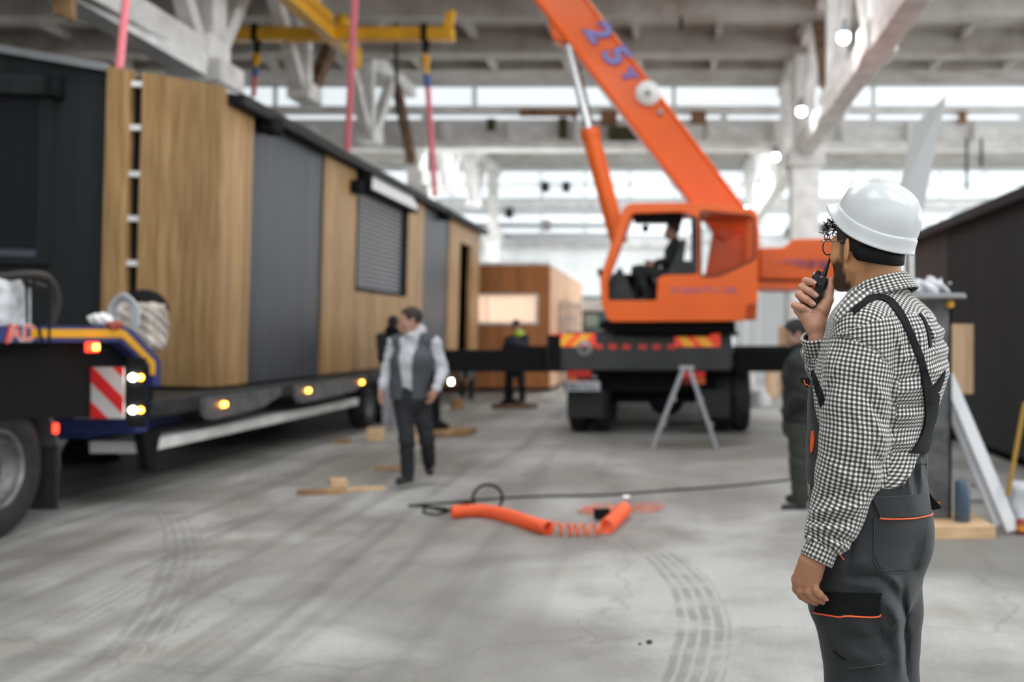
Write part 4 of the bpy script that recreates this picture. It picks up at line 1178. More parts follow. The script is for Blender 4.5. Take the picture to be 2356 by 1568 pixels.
def figure(name_label, J, facing, skin, head_pitch=0, head_turn=0, top=None, pants=None, hair=(.02, .015, .012), vest=None, hood=None, shoe=(.012, .012, .013), h=.017, scale=1.0, extra=None, hair_long=.012, collar=None, body_lean=None, loc=None, bulk=0.0):
    """J: joints in world metres.  Body is one mesh; clothes and hair are children"""
    g = {k: np.array(v, float) for k, v in J.items()}
    foot = min(g['footL'][2], g['footR'][2])
    root = thing('person', name_label, 'person', tuple(loc) if loc is not None else (float(g['pelvis'][0]), float(g['pelvis'][1]), 0))
    F_ = head_frame(facing)[:, 0]; L_ = head_frame(facing)[:, 1]
    HF = head_frame(facing + head_turn, head_pitch)
    hc = g['head']
    parts = []
    def hd(p): return head_sdf((p - hc.astype(np.float32)) @ HF.astype(np.float32) / 1.0)
    # core + limbs
    def core(p):
        d = s_chain(p, [g['pelvis'], g['chest'], g['neck']], [.09, .09, .045], .06)
        nk = s_cap(p, g['neck'] - np.array([0, 0, .03]), hc + HF @ np.array([-.02, 0, -.04]), .058, .053)
        d = smin(d, nk, .03)
        for s in 'LR':
            d = smin(d, s_chain(p, [g['sh' + s], g['el' + s], g['wr' + s]], [.05, .038, .026], .02), .04)
            d = smin(d, s_chain(p, [g['hip' + s], g['kn' + s], g['an' + s]], [.075, .05, .038], .02), .04)
        return smin(d, hd(p), .02)
    allp = np.stack(list(g.values())); lo = allp.min(0) - .16; hi = allp.max(0) + .18
    v, f = surfnet(core, lo, hi, h)
    parts.append((v, f, head_tint((v - hc) @ HF, skin)))
    for s in 'LR':
        if 'hand' + s in g:
            hnd = simple_hand(g['wr' + s], g['hand' + s] - g['wr' + s], F_ if 'thumb' + s not in g else g['thumb' + s], 1.0, .55, inward=-L_ if s == 'L' else L_)
            w = g['wr' + s]
            v, f = surfnet(lambda p: hand_sdf(p, hnd), w - .2, w + .2, .0048)
            parts.append((v, f, np.tile(np.array(skin, float), (len(v), 1))))
    # finer head on top of the coarse one
    v, f = surfnet(lambda p: smin(hd(p), s_cap(p, g['neck'], hc + HF @ np.array([-.02, 0, -.04]), .06, .055), .02), hc - .17, hc + .17, .0065)
    parts.append((v, f, head_tint((v - hc) @ HF, skin, None, np.array(hair))))
    V_, F2, C_ = join_np(parts)
    np_mesh('body', V_, F2, SKIN, root, C_)
    # trousers
    def tro(p):
        d = s_cap(p, g['pelvis'] + np.array([0, 0, .06]), g['pelvis'] - np.array([0, 0, .04]), .135, .13)
        e = s_ell(p, (g['hipL'] + g['hipR']) / 2 + np.array([0, 0, .02]), (.17, .15, .15)); d = smin(d, e, .05)
        for s in 'LR':
            c = s_chain(p, [g['hip' + s], g['kn' + s], g['an' + s]], [.102, .074, .066], .03)
            d = smin(d, c, .03)
        d = d + .006 * np.sin(p[:, 2] * 55 + p[:, 0] * 20) * np.exp(-((p[:, 2] - g['knL'][2]) / .2) ** 2)
        fl = min(g['anL'][2], g['anR'][2]) - .03
        return d
    v, f = surfnet(tro, np.minimum(lo, lo), hi, h); np_mesh('trousers', v, f, pants, root)
    for s in 'LR':
        fd_ = unit(g['foot' + s] - g['an' + s] * np.array([1, 1, 0]) - np.array([0, 0, g['foot' + s][2]]))
        a = g['an' + s]; toe = g['foot' + s]
        heel = a + np.array([0, 0, -.065]) - fd_ * .03
        v, f = surfnet(lambda p: smin(s_chain(p, [heel, toe - (toe - heel) * .1], [.045, .038], .02), s_cap(p, a + np.array([0, 0, .04]), a + np.array([0, 0, -.04]), .052, .05), .03), np.minimum(heel, toe) - .12, np.maximum(a, toe) + .14, .012)
        v[:, 2] = np.maximum(v[:, 2], min(heel[2], toe[2]) - .035)
        np_mesh('shoe', v, f, mat('shoe_leather', shoe, .5), root)
    # top garment
    def torso(p, e=0.0):
        e = e + bulk
        d = s_ell(p, g['chest'], (.0, .0, .0)) if False else None
        q = p - ((g['chest'] + g['pelvis']) / 2).astype(np.float32)
        d = s_chain(p, [g['chest'] + L_ * .075, g['chest'] - L_ * .075], [.135 + e, .135 + e], .05)
        d = smin(d, s_chain(p, [g['pelvis'] + L_ * .05 + np.array([0, 0, .1]), g['chest'] + L_ * .05], [.125 + e, .13 + e], .05), .06)
        d = smin(d, s_chain(p, [g['pelvis'] - L_ * .05 + np.array([0, 0, .1]), g['chest'] - L_ * .05], [.125 + e, .13 + e], .05), .06)
        d = smin(d, s_chain(p, [g['pelvis'] + L_ * .045 - np.array([0, 0, .03]), g['pelvis'] - L_ * .045 - np.array([0, 0, .03])], [.13 + e, .13 + e], .03), .05)
        for s in 'LR': d = smin(d, s_cap(p, g['neck'] - np.array([0, 0, .03]), g['sh' + s], .065 + e, .07 + e), .05)
        low = (g['pelvis'] - np.array([0, 0, .02]))[2]
        d = smax(d, low - p[:, 2] if body_lean is None else -((p - (g['pelvis']).astype(np.float32)) @ unit(g['chest'] - g['pelvis']).astype(np.float32)) - .08, .01)
        return d
    def sleeves(p):
        d = None
        for s in 'LR':
            c = s_chain(p, [g['sh' + s], g['el' + s], g['wr' + s] + (g['el' + s] - g['wr' + s]) * .08], [.078 + bulk * .5, .062 + bulk * .5, .045], .02)
            c = c + .004 * np.sin(p[:, 2] * 70 + p[:, 0] * 30)
            d = c if d is None else np.minimum(d, c)
        return d
    if vest is None:
        v, f = surfnet(lambda p: smin(torso(p), sleeves(p), .03) + .004 * np.sin(p[:, 2] * 40 + p[:, 0] * 17), lo, hi, h); np_mesh('jacket', v, f, top, root)
    else:
        v, f = surfnet(lambda p: smin(torso(p), sleeves(p), .03) + .004 * np.sin(p[:, 2] * 40 + p[:, 0] * 17), lo, hi, h); np_mesh('hoodie', v, f, top, root)
        def ve(p):
            d = torso(p, .022)
            q = (p - g['chest'].astype(np.float32)) @ np.stack([F_, L_, [0, 0, 1]], 1).astype(np.float32)
            opening = np.maximum(.0 - q[:, 0], np.abs(q[:, 1]) - (.045 + .10 * np.clip(q[:, 2] + .25, 0, 1)))
            d = smax(d, -opening, .01)
            for s in 'LR': d = smax(d, -s_cap(p, g['sh' + s] + (g['sh' + s] - g['neck']) * .12, g['el' + s], .088, .07), .01)
            return d
        v, f = surfnet(ve, lo, hi, h * .8); np_mesh('vest', v, f, vest, root)
    if hood is not None:
        nk = g['neck']
        v, f = surfnet(lambda p: smin(s_ell(p, nk - F_ * .06 + np.array([0, 0, .05]), (.1, .1, .075)), smin(s_cap(p, nk - F_ * .02 + L_ * .075 + np.array([0, 0, .03]), nk + F_ * .07, .04, .03), s_cap(p, nk - F_ * .02 - L_ * .075 + np.array([0, 0, .03]), nk + F_ * .07, .04, .03), .03), .03), nk - .25, nk + .25, .012)
        np_mesh('hood', v, f, hood, root)
    if collar is not None:
        nk = g['neck']
        v, f = surfnet(lambda p: smax(s_ell(p, nk + np.array([0, 0, .0]), (.125, .125, .085)), -(p[:, 2] - nk[2] + .05), .01), nk - .2, nk + .2, .012)
        np_mesh('collar', v, f, collar, root)
    # hair
    def hr(p):
        q = (p - hc.astype(np.float32)) @ HF.astype(np.float32)
        d = s_ell(q, (-.014, 0, .042), (.1 + hair_long, .08 + hair_long * .6, .088 + hair_long))
        cut = smax(q[:, 2] * 0 + (q[:, 0] - .052 - .25 * (q[:, 2] - .06)), .0 * d, .001)
        d = smax(d, q[:, 0] - (.045 + .45 * np.clip(q[:, 2] - .045, 0, .1)) - .0, .012)
        d = smax(d, (-q[:, 2] - .035) - .02 * (q[:, 0] < -.03), .012)
        d = smax(d, -(s_ell(q * np.array([1, 1, 1], dtype=np.float32), (-.006, .083, -.008), (.025, .02, .036))), .004)
        return d + .003 * np.sin(q[:, 0] * 240) * np.sin(q[:, 1] * 210) * np.sin(q[:, 2] * 190)
    v, f = surfnet(hr, hc - .17, hc + .17, .007)
    np_mesh('hair', v, f, mat('hair', hair, .7, bump=.5, bscale=150), root)
    return root


SKIN = tint_mat('skin', .5, .12, bump=.12, bscale=250)
cloth = lambda n, c, r=.85, **k: mat(n, c, r, var=.18, scale=9, bump=.35, bscale=35, **k)
# walking man with the vest
Yw = 9.75
def W_(px, py, dy=0.0, Y=Yw): return tuple(P(px, py, Y + dy))
figure('walking man in grey vest over white hoodie and black trousers, looking aside', {
    'head': W_(944, 738), 'neck': W_(951, 772, .02), 'chest': W_(950, 830, .03), 'pelvis': W_(942, 912, .05),
    'shR': W_(909, 792, .02), 'elR': W_(892, 850, .06), 'wrR': W_(879, 894, -.02), 'handR': W_(876, 912, -.03),
    'shL': W_(996, 788, .05), 'elL': W_(1018, 852, .08), 'wrL': W_(1003, 896, -.05), 'handL': W_(996, 914, -.08),
    'hipR': W_(928, 925, .02), 'knR': W_(936, 1010, -.1), 'anR': W_(938, 1086, -.05), 'footR': W_(915, 1107, -.22),
    'hipL': W_(967, 925, .08), 'knL': W_(982, 1010, .05), 'anL': W_(987, 1062, .3), 'footL': W_(990, 1087, .16)},
    168, (.5, .27, .2), head_pitch=-8, head_turn=-52, top=cloth('hoodie_white', (.55, .56, .6)), vest=cloth('vest_grey', (.07, .078, .09)), pants=cloth('black_trousers', (.014, .015, .018)), hood=cloth('hoodie_white_hood', (.55, .56, .6)), hair=(.03, .02, .015))
# man in dark olive jacket, hands in pockets, facing left
Yd = 8.65
D_ = lambda px, py, dy=0.0: tuple(P(px, py, Yd + dy))
figure('man in black and olive jacket standing with his hands in his pockets', {
    'head': D_(1833, 770), 'neck': D_(1847, 806), 'chest': D_(1846, 862, .02), 'pelvis': D_(1842, 965, .02),
    'shL': D_(1838, 836, -.2), 'elL': D_(1846, 908, -.25), 'wrL': D_(1805, 945, -.17),
    'shR': D_(1862, 828, .18), 'elR': D_(1868, 905, .2), 'wrR': D_(1820, 955, .15),
    'hipL': D_(1838, 985, -.09), 'knL': D_(1836, 1072, -.1), 'anL': D_(1840, 1150, -.1), 'footL': D_(1802, 1169, -.12),
    'hipR': D_(1848, 985, .09), 'knR': D_(1838, 1065, .12), 'anR': D_(1846, 1128, .18), 'footR': D_(1812, 1146, .16)},
    86, (.42, .24, .17), head_pitch=-24, head_turn=4, top=cloth('olive_black_jacket', (.016, .019, .018)), pants=cloth('olive_trousers', (.032, .035, .028)), hair=(.012, .01, .01), collar=M['black'], bulk=.03)
# person behind the walking man
Yb2 = 15.6
B_ = lambda px, py, dy=0.0: tuple(P(px, py, Yb2 + dy))
figure('person in black hooded jacket and grey trousers, half hidden behind the walking man', {
    'head': B_(905, 746), 'neck': B_(903, 765), 'chest': B_(903, 800), 'pelvis': B_(900, 866),
    'shL': B_(877, 776), 'elL': B_(878, 825, -.05), 'wrL': B_(888, 856, .1),
    'shR': B_(929, 776), 'elR': B_(930, 825), 'wrR': B_(925, 860), 'handR': B_(925, 872),
    'hipL': B_(890, 872), 'knL': B_(888, 925), 'anL': B_(888, 974), 'footL': B_(884, 984, .15),
    'hipR': B_(912, 872), 'knR': B_(910, 925), 'anR': B_(910, 976), 'footR': B_(914, 986, .15)},
    10, (.42, .25, .19), head_pitch=-20, top=cloth('black_jacket', (.02, .022, .026)), pants=cloth('grey_trousers', (.34, .35, .38)), hood=M['black'], shoe=(.4, .4, .4), hair=(.01, .01, .01), h=.02)
# worker with yellow collar
Yv = 20.75
V_ = lambda px, py, dy=0.0: tuple(P(px, py, Yv + dy))
figure('worker in navy jacket with bright yellow shoulders bending by the outrigger', {
    'head': V_(1188, 750), 'neck': V_(1194, 768), 'chest': V_(1187, 795, -.05), 'pelvis': V_(1184, 848),
    'shL': V_(1208, 774), 'elL': V_(1214, 808, -.05), 'wrL': V_(1203, 832, -.25), 'handL': V_(1200, 842, -.3),
    'shR': V_(1168, 782), 'elR': V_(1160, 812, -.05), 'wrR': V_(1166, 834, -.25), 'handR': V_(1170, 842, -.3),
    'hipL': V_(1196, 852), 'knL': V_(1201, 892, -.1), 'anL': V_(1201, 928), 'footL': V_(1205, 936, -.18),
    'hipR': V_(1172, 852), 'knR': V_(1168, 892, -.1), 'anR': V_(1166, 928), 'footR': V_(1160, 936, -.18)},
    172, (.42, .2, .16), head_pitch=-35, top=cloth('navy_jacket', (.022, .028, .045)), pants=cloth('dark_work_trousers', (.018, .02, .024)), collar=mat('hi_vis_yellow', (.45, .62, .06), .6), hair=(.012, .01, .01), h=.02)
# crouching worker beyond the outrigger beam
Yk = 22.3
K_ = lambda px, py, dy=0.0: tuple(P(px, py, Yk + dy))
figure('worker in dark green trousers crouching behind the outrigger beam', {
    'head': K_(1067, 818, -.2), 'neck': K_(1070, 822, -.05), 'chest': K_(1071, 826, .1), 'pelvis': K_(1073, 852, .4),
    'shL': K_(1086, 824, .0), 'elL': K_(1086, 846, -.15), 'wrL': K_(1080, 866, -.35), 'handL': K_(1078, 875, -.4),
    'shR': K_(1056, 824, .0), 'elR': K_(1055, 846, -.15), 'wrR': K_(1060, 866, -.35), 'handR': K_(1062, 875, -.4),
    'hipL': K_(1083, 856, .4), 'knL': K_(1085, 874, .05), 'anL': K_(1084, 910, .3), 'footL': K_(1084, 917, .12),
    'hipR': K_(1063, 856, .4), 'knR': K_(1062, 874, .05), 'anR': K_(1064, 908, .3), 'footR': K_(1063, 916, .12)},
    180, (.4, .22, .17), head_pitch=-55, top=cloth('grey_green_jacket', (.12, .13, .13)), pants=cloth('green_trousers', (.028, .042, .035)), hair=(.012, .01, .01), h=.02, body_lean=True)
# crane operator
Yo = 14.42
O_ = lambda px, py, dy=0.0: tuple(P(px, py, Yo + dy))
figure('crane operator in dark clothes sitting in the orange cab, facing left', {
    'head': O_(1546, 531), 'neck': O_(1553, 553), 'chest': O_(1552, 580), 'pelvis': O_(1548, 628),
    'shL': O_(1552, 561, -.16), 'elL': O_(1536, 598, -.2), 'wrL': O_(1506, 610, -.1), 'handL': O_(1490, 610, -.1),
    'shR': O_(1552, 561, .16), 'elR': O_(1536, 598, .2), 'wrR': O_(1506, 606, .14), 'handR': O_(1492, 604, .14),
    'hipL': O_(1540, 634, -.09), 'knL': O_(1464, 622, -.1), 'anL': O_(1492, 680, -.08), 'footL': O_(1468, 688, -.08),
    'hipR': O_(1540, 634, .09), 'knR': O_(1472, 620, .1), 'anR': O_(1462, 680, .1), 'footR': O_(1440, 688, .1)},
    90, (.4, .2, .14), head_pitch=0, top=cloth('operator_jacket', (.014, .016, .02)), pants=cloth('operator_trousers', (.015, .019, .022)), hair=(.02, .014, .01), h=.016, body_lean=True, loc=P(1548, 690, Yo))
# ------------------------------------------------------------------ the man in front with the hard hat
YH = 2.7
def H(px, py, dy=0.0): return np.array(P(px, py, YH + dy))
hero = thing('person', 'man in gingham shirt, dark bib overalls and white hard hat, seen from behind', 'person', tuple(H(1995, 1568, 0) * np.array([1, 1, 0])))
TB = 60.0
BF = head_frame(TB); Fb, Lb = BF[:, 0], BF[:, 1]

def table(rows, n=240, sig=4):
    """rows: (py, cx, W, D) -> smooth lookups over z"""
    rows = sorted(rows, key=lambda r: -r[0])
    zs = np.array([HC - (r[0] - CY) * YH / FP for r in rows]); z = np.linspace(zs[0], zs[-1], n)
    out = [z]
    for k in (1, 2, 3):
        y = np.interp(z, zs, [r[k] for r in rows]); kern = np.exp(-np.arange(-12, 13) ** 2 / (2.0 * sig * sig)); kern /= kern.sum()
        y = np.convolve(np.pad(y, 12, mode='edge'), kern, mode='valid'); out.append(y)
    return out

def loft_sdf(p, T, ex=2.3, cap=.02):
    z = p[:, 2]
    cx = (np.interp(z, T[0], T[1]) - CX) * YH / FP; Wd = np.interp(z, T[0], T[2]); Dd = np.interp(z, T[0], T[3])
    dx = p[:, 0] - cx; dy = p[:, 1] - YH
    f = dx * Fb[0] + dy * Fb[1]; l = dx * Lb[0] + dy * Lb[1]
    r = (np.abs(f / Dd) ** ex + np.abs(l / Wd) ** ex) ** (1 / ex)
    d = (r - 1) * (Wd * Dd) ** .5 * .9
    return smax(d, smax(z - T[0][-1], T[0][0] - z, .01), cap)

TS = table([(1120, 2000, .178, .150), (1085, 2000, .183, .156), (1060, 1999, .180, .154), (1040, 1999, .174, .149), (991, 2003, .192, .150), (955, 2008, .2, .158), (918, 2015, .207, .165), (864, 2028, .214, .170), (830, 2033, .213, .164), (800, 2034, .212, .157), (765, 2036, .203, .147), (739, 2032, .19, .138), (715, 2029, .165, .125), (692, 2026, .125, .1), (672, 2022, .088, .08), (655, 2022, .07, .07)])
shL = H(1985, 770, -.165); shR = H(2086, 752, .16)
armL = [H(1992, 765, -.155), H(1974, 850, -.17), H(1966, 930, -.18), H(1965, 1010, -.185), H(1950, 1090, -.18), H(1929, 1165, -.17), H(1906, 1225, -.18), H(1880, 1283, -.19)]
armLr = [.083, .085, .085, .084, .078, .068, .056, .0405]
elR = H(1918, 868, .16); wrR = H(1880, 772, .08)
armR = [H(2085, 762, .15), H(1995, 825, .18), elR, H(1892, 812, .12), wrR]
armRr = [.075, .075, .066, .052, .042]

def ridges(p, segs):
    """cloth folds: raised or sunk lines given in photo pixels, on the side that faces the camera"""
    s = FP / YH
    u = (p[:, 0] * FP / p[:, 1]) + CX; v = CY - (p[:, 2] - HC) * FP / p[:, 1]
    d = np.zeros(len(p), dtype=np.float32)
    for (x0, y0, x1, y1, amp, w) in segs:
        ax, ay = x1 - x0, y1 - y0; L2 = ax * ax + ay * ay
        t = np.clip(((u - x0) * ax + (v - y0) * ay) / L2, 0, 1)
        dist = np.hypot(u - x0 - t * ax, v - y0 - t * ay)
        fade = np.sin(np.pi * np.clip(t * .9 + .05, 0, 1)) ** .5
        d += amp * fade * np.exp(-(dist / w) ** 2)
    return d

fold_torso = [(2062, 830, 2120, 815, .006, 9), (2058, 880, 2125, 858, -.006, 8), (2056, 905, 2128, 890, .007, 9), (2050, 935, 2126, 930, -.009, 9), (2046, 962, 2122, 955, .006, 9), (2046, 990, 2110, 985, -.005, 7), (2046, 1015, 2100, 1018, .007, 9), (2050, 1045, 2090, 1035, -.005, 7),
              (2140, 790, 2182, 775, -.006, 6), (2150, 812, 2185, 800, .006, 7), (2145, 835, 2188, 822, -.005, 6), (2150, 772, 2182, 752, .006, 7), (2140, 735, 2175, 745, -.004, 5), (2130, 850, 2185, 858, .005, 8),
              (2128, 724, 2145, 800, -.01, 6), (2118, 730, 2128, 810, .005, 6), (2040, 730, 2062, 800, -.008, 8), (2062, 800, 2054, 850, -.01, 8), (2052, 740, 2085, 830, .005, 9), (2000, 712, 2050, 735, .003, 8),
              (2080, 770, 2100, 870, -.004, 7), (1990, 690, 2030, 670, -.003, 4), (2052, 850, 2046, 1000, -.012, 8)]
fold_sleeve = [(1900, 890, 1930, 830, .006, 8), (1896, 930, 1915, 870, -.005, 6), (2000, 870, 2046, 930, .006, 9), (1985, 900, 2035, 975, -.006, 8), (2010, 960, 2038, 1020, .007, 8), (1990, 1000, 2028, 1075, -.006, 8), (1960, 930, 2005, 1040, .004, 8), (1990, 1060, 2020, 1100, .006, 7),
               (1895, 1050, 1960, 1110, .004, 9), (1885, 1150, 1950, 1120, -.006, 8), (1872, 1178, 1975, 1165, .010, 9), (1865, 1198, 1960, 1195, -.009, 6), (1865, 1212, 1962, 1218, .008, 7), (1880, 1228, 1958, 1246, -.009, 6), (1900, 1240, 1952, 1262, .008, 6), (1860, 1222, 1900, 1262, -.007, 7), (1960, 1180, 1995, 1150, .006, 8), (1945, 1145, 2000, 1128, -.006, 7),
               (1915, 775, 1900, 860, .004, 7), (1960, 1075, 1975, 1150, .004, 8), (1930, 900, 1935, 1100, .0025, 10)]

def waist_line(l):
    t = np.clip((l - .02) / .12, 0, 1); return HC - (1040 - CY) * YH / FP - .058 * t * t * (3 - 2 * t)
def d_shirt_torso(p):
    d = loft_sdf(p, TS)
    nb = H(2024, 722, 0)
    for s in (shL, shR): d = smin(d, s_cap(p, nb, s, .060, .079), .04)
    d = smin(d, s_cap(p, H(1935, 800, .03), H(1905, 850, .10), .045, .04), .05)
    d = d - ridges(p, fold_torso) * 1.25
    q = p - H(2000, 1000).astype(np.float32); l = q @ Lb.astype(np.float32)
    return smax(d, waist_line(l) + .006 - .022 * np.clip((l - .02) / .08, 0, 1) - p[:, 2], .004)
def d_armL(p):
    d = s_chain(p, armL, armLr, .02)
    # blousing just above the cuff
    d = smin(d, s_ell(p, H(1925, 1205, -.175), (.052, .05, .05)), .03)
    d = smin(d, s_ell(p, H(1940, 1243, -.15), (.02, .03, .016)), .012)
    return d - ridges(p, fold_sleeve) * 1.35
def d_armR(p):
    d = s_chain(p, armR, armRr, .03)
    return d + .0035 * np.sin(p[:, 2] * 150 + p[:, 0] * 90)
def d_shirt(p):
    d = smin(d_shirt_torso(p), d_armL(p), .018)
    d = smin(d, d_armR(p), .03)
    # open cuffs
    aw = unit(armL[-1] - armL[-2]).astype(np.float32); bw = unit(armR[-1] - armR[-2]).astype(np.float32)
    d = smax(d, np.where(np.linalg.norm(p - armL[-1], axis=1) < .12, (p - armL[-1].astype(np.float32)) @ aw + .03, -1), .002)
    d = smax(d, np.where(np.linalg.norm(p - armR[-1], axis=1) < .1, (p - armR[-1].astype(np.float32)) @ bw + .03, -1), .002)
    return d
lo = H(1830, 1330, -.42); hi = H(2215, 630, .42); lo2 = np.minimum(lo, hi) - [.0, 0, 0]; hi2 = np.maximum(lo, hi)
lo2[1] = 2.38; hi2[1] = 3.05; lo2[0] = .25; hi2[0] = .86; lo2[2] = .86; hi2[2] = 1.69
vs_, fs_ = surfnet(d_shirt, lo2, hi2, .005)
vs_ = relax(vs_, fs_, 1, .3)
# remove the closed caps of the cuffs by opening them slightly inward is not needed: the wrists fill them
def chain_uv(p, pts, rs):
    """(distance along, arc around) for the nearest segment of a chain"""
    fine = smooth_path([Vector(a) for a in pts], 6); rs = list(np.interp(np.linspace(0, len(pts) - 1, len(fine)), range(len(rs)), rs)); pts = [np.array(a) for a in fine]; best = None; along0 = 0; bu = np.zeros(len(p)); bv = np.zeros(len(p)); bd = np.full(len(p), 9.0)
    ref = None
    for i in range(len(pts) - 1):
        a, b = pts[i], pts[i + 1]; ba = b - a; L = np.linalg.norm(ba); t = ((p - a) @ ba) / (L * L); tc = np.clip(t, 0, 1)
        q = p - a - tc[:, None] * ba; dd = np.linalg.norm(q, axis=1) - (rs[i] + (rs[i + 1] - rs[i]) * tc)
        ax = ba / L
        if ref is None: ref = np.cross(ax, [0.3, .9, .1]); ref /= np.linalg.norm(ref)
        rf = ref - ax * (ref @ ax); rf /= np.linalg.norm(rf); b2 = np.cross(ax, rf)
        ang = np.arctan2(q @ b2, q @ rf)
        tt = t if (i in (0, len(pts) - 2)) else tc
        m = dd < bd
        bd[m] = dd[m]; bu[m] = (along0 + tt * L)[m]; bv[m] = ang[m]
        along0 += L
    return bd, bu, bv
def face_pairs(faces):
    F4 = len(faces)
    e = np.concatenate([faces[:, [0, 1]], faces[:, [1, 2]], faces[:, [2, 3]], faces[:, [3, 0]]]); e.sort(axis=1)
    fi = np.tile(np.arange(F4), 4); key = e[:, 0].astype(np.int64) * (faces.max() + 1) + e[:, 1]
    o = np.argsort(key, kind='stable'); k = key[o]; same = np.nonzero(k[1:] == k[:-1])[0]
    return fi[o[same]], fi[o[same + 1]]
def grain_uv(verts, faces, region, ang, t2pref):
    """lay a woven pattern over the cloth with as little stretch as possible"""
    c = verts[faces].mean(1)
    n = np.cross(verts[faces[:, 2]] - verts[faces[:, 0]], verts[faces[:, 3]] - verts[faces[:, 1]]); n /= np.maximum(np.linalg.norm(n, axis=1), 1e-12)[:, None]
    t2 = t2pref(c, n); t2 = t2 - n * (t2 * n).sum(1)[:, None]; t2 /= np.maximum(np.linalg.norm(t2, axis=1), 1e-9)[:, None]
    t1 = np.cross(t2, n)
    a, b = face_pairs(faces)
    ok = (region[a] == region[b]) & (np.abs(ang[a] - ang[b]) < 2.5); a = a[ok]; b = b[ok]
    dx = c[b] - c[a]; NF = len(faces); out = []
    for t in (t1, t2):
        g = ((t[a] + t[b]) * .5 * dx).sum(1)
        rhs = np.bincount(b, g, NF) - np.bincount(a, g, NF)
        deg = np.bincount(a, minlength=NF) + np.bincount(b, minlength=NF) + 1e-6
        def A(x): d = x[b] - x[a]; return np.bincount(b, d, NF) - np.bincount(a, d, NF) + 1e-6 * x
        x = (c * 0)[:, 0] + (c @ np.array([.3, .1, 1.0]) if t is t2 else ang * .1)
        r = rhs - A(x); z = r / deg; p = z.copy(); rz = r @ z
        for it in range(500):
            Ap = A(p); al = rz / (p @ Ap); x = x + al * p; r = r - al * Ap; z = r / deg; rz2 = r @ z
            if rz2 < 1e-13 * NF * .01: break
            p = z + (rz2 / rz) * p; rz = rz2
        pred = x[:, None] + ((verts[faces] - c[:, None, :]) * t[:, None, :]).sum(2)      # per corner
        key = (faces.astype(np.int64) * 4 + region[:, None]).ravel(); m = key.max() + 1
        cnt = np.bincount(key, minlength=m); mean = np.bincount(key, pred.ravel(), m) / np.maximum(cnt, 1)
        mc = mean[key]; pr = pred.ravel(); out.append(np.where(np.abs(mc - pr) < .004, mc, pr))
    return np.stack(out, 1)
def region_uv(verts, faces):
    c = verts[faces].mean(1)
    dt = d_shirt_torso(c.astype(np.float32)); dl, ul, al = chain_uv(c, armL, armLr); dr, ur, ar = chain_uv(c, armR, armRr)
    u = (c[:, 0] * FP / c[:, 1]) + CX; v = CY - (c[:, 2] - HC) * FP / c[:, 1]
    line = 775 + .0045 * np.clip(u - 1925, 0, 200) ** 2
    left = (dl < dt + .02) & (v > line) & (c[:, 1] < YH + .03)
    right = (dr < dt - .004) & (c[:, 0] < .52) & ~left & (c[:, 1] > 2.66)
    cx = (np.interp(c[:, 2], TS[0], TS[1]) - CX) * YH / FP
    dx = c[:, 0] - cx; dy = c[:, 1] - YH; f = dx * Fb[0] + dy * Fb[1]; l = dx * Lb[0] + dy * Lb[1]
    region = np.where(left, 1, np.where(right, 2, 0))
    yoke = (region == 0) & (v < 722 + .35 * np.clip(2060 - u, 0, 150) + .12 * np.clip(u - 2110, 0, 80)); region[yoke] = 3
    # angle measured from the far side so that the cut is hidden
    def ang_about(pts):
        pts = np.array(pts); k_ = np.argmin(((c[:, None, :] - pts[None]) ** 2).sum(2), axis=1); q = c - pts[k_]
        return np.arctan2(q[:, 0], -q[:, 1])
    ang = np.where(region == 1, ang_about([np.array(x) for x in smooth_path([Vector(a) for a in armL], 5)]), np.where(region == 2, ang_about([np.array(x) for x in smooth_path([Vector(a) for a in armR], 5)]), np.arctan2(l, -f)))
    axL = [np.array(x) for x in smooth_path([Vector(a) for a in armL], 5)]; axR = [np.array(x) for x in smooth_path([Vector(a) for a in armR], 5)]
    def axis_dir(ax_pts, c):
        P_ = np.array(ax_pts); D_ = np.gradient(P_, axis=0); k_ = np.argmin(((c[:, None, :] - P_[None]) ** 2).sum(2), axis=1); return -D_[k_] / np.linalg.norm(D_[k_], axis=1)[:, None]
    dL = axis_dir(axL, c); dR = axis_dir(axR, c)
    def pref(c_, n):
        up_ = np.array([0, 0, 1.0]); t = np.tile(up_, (len(n), 1))
        sl = np.clip(l / .07, -1, 1)[:, None]; A_ = Lb[None, :] - .9 * sl * up_[None, :]
        t3 = np.cross(A_, n); y3 = region == 3
        if (t3[y3] @ Fb).mean() < 0: t3 = -t3
        t[y3] = t3[y3]
        t[(region == 1)] = dL[region == 1]; t[(region == 2)] = dR[region == 2]
        return t
    uv = grain_uv(verts, faces, region, ang, pref)
    return uv, left, right

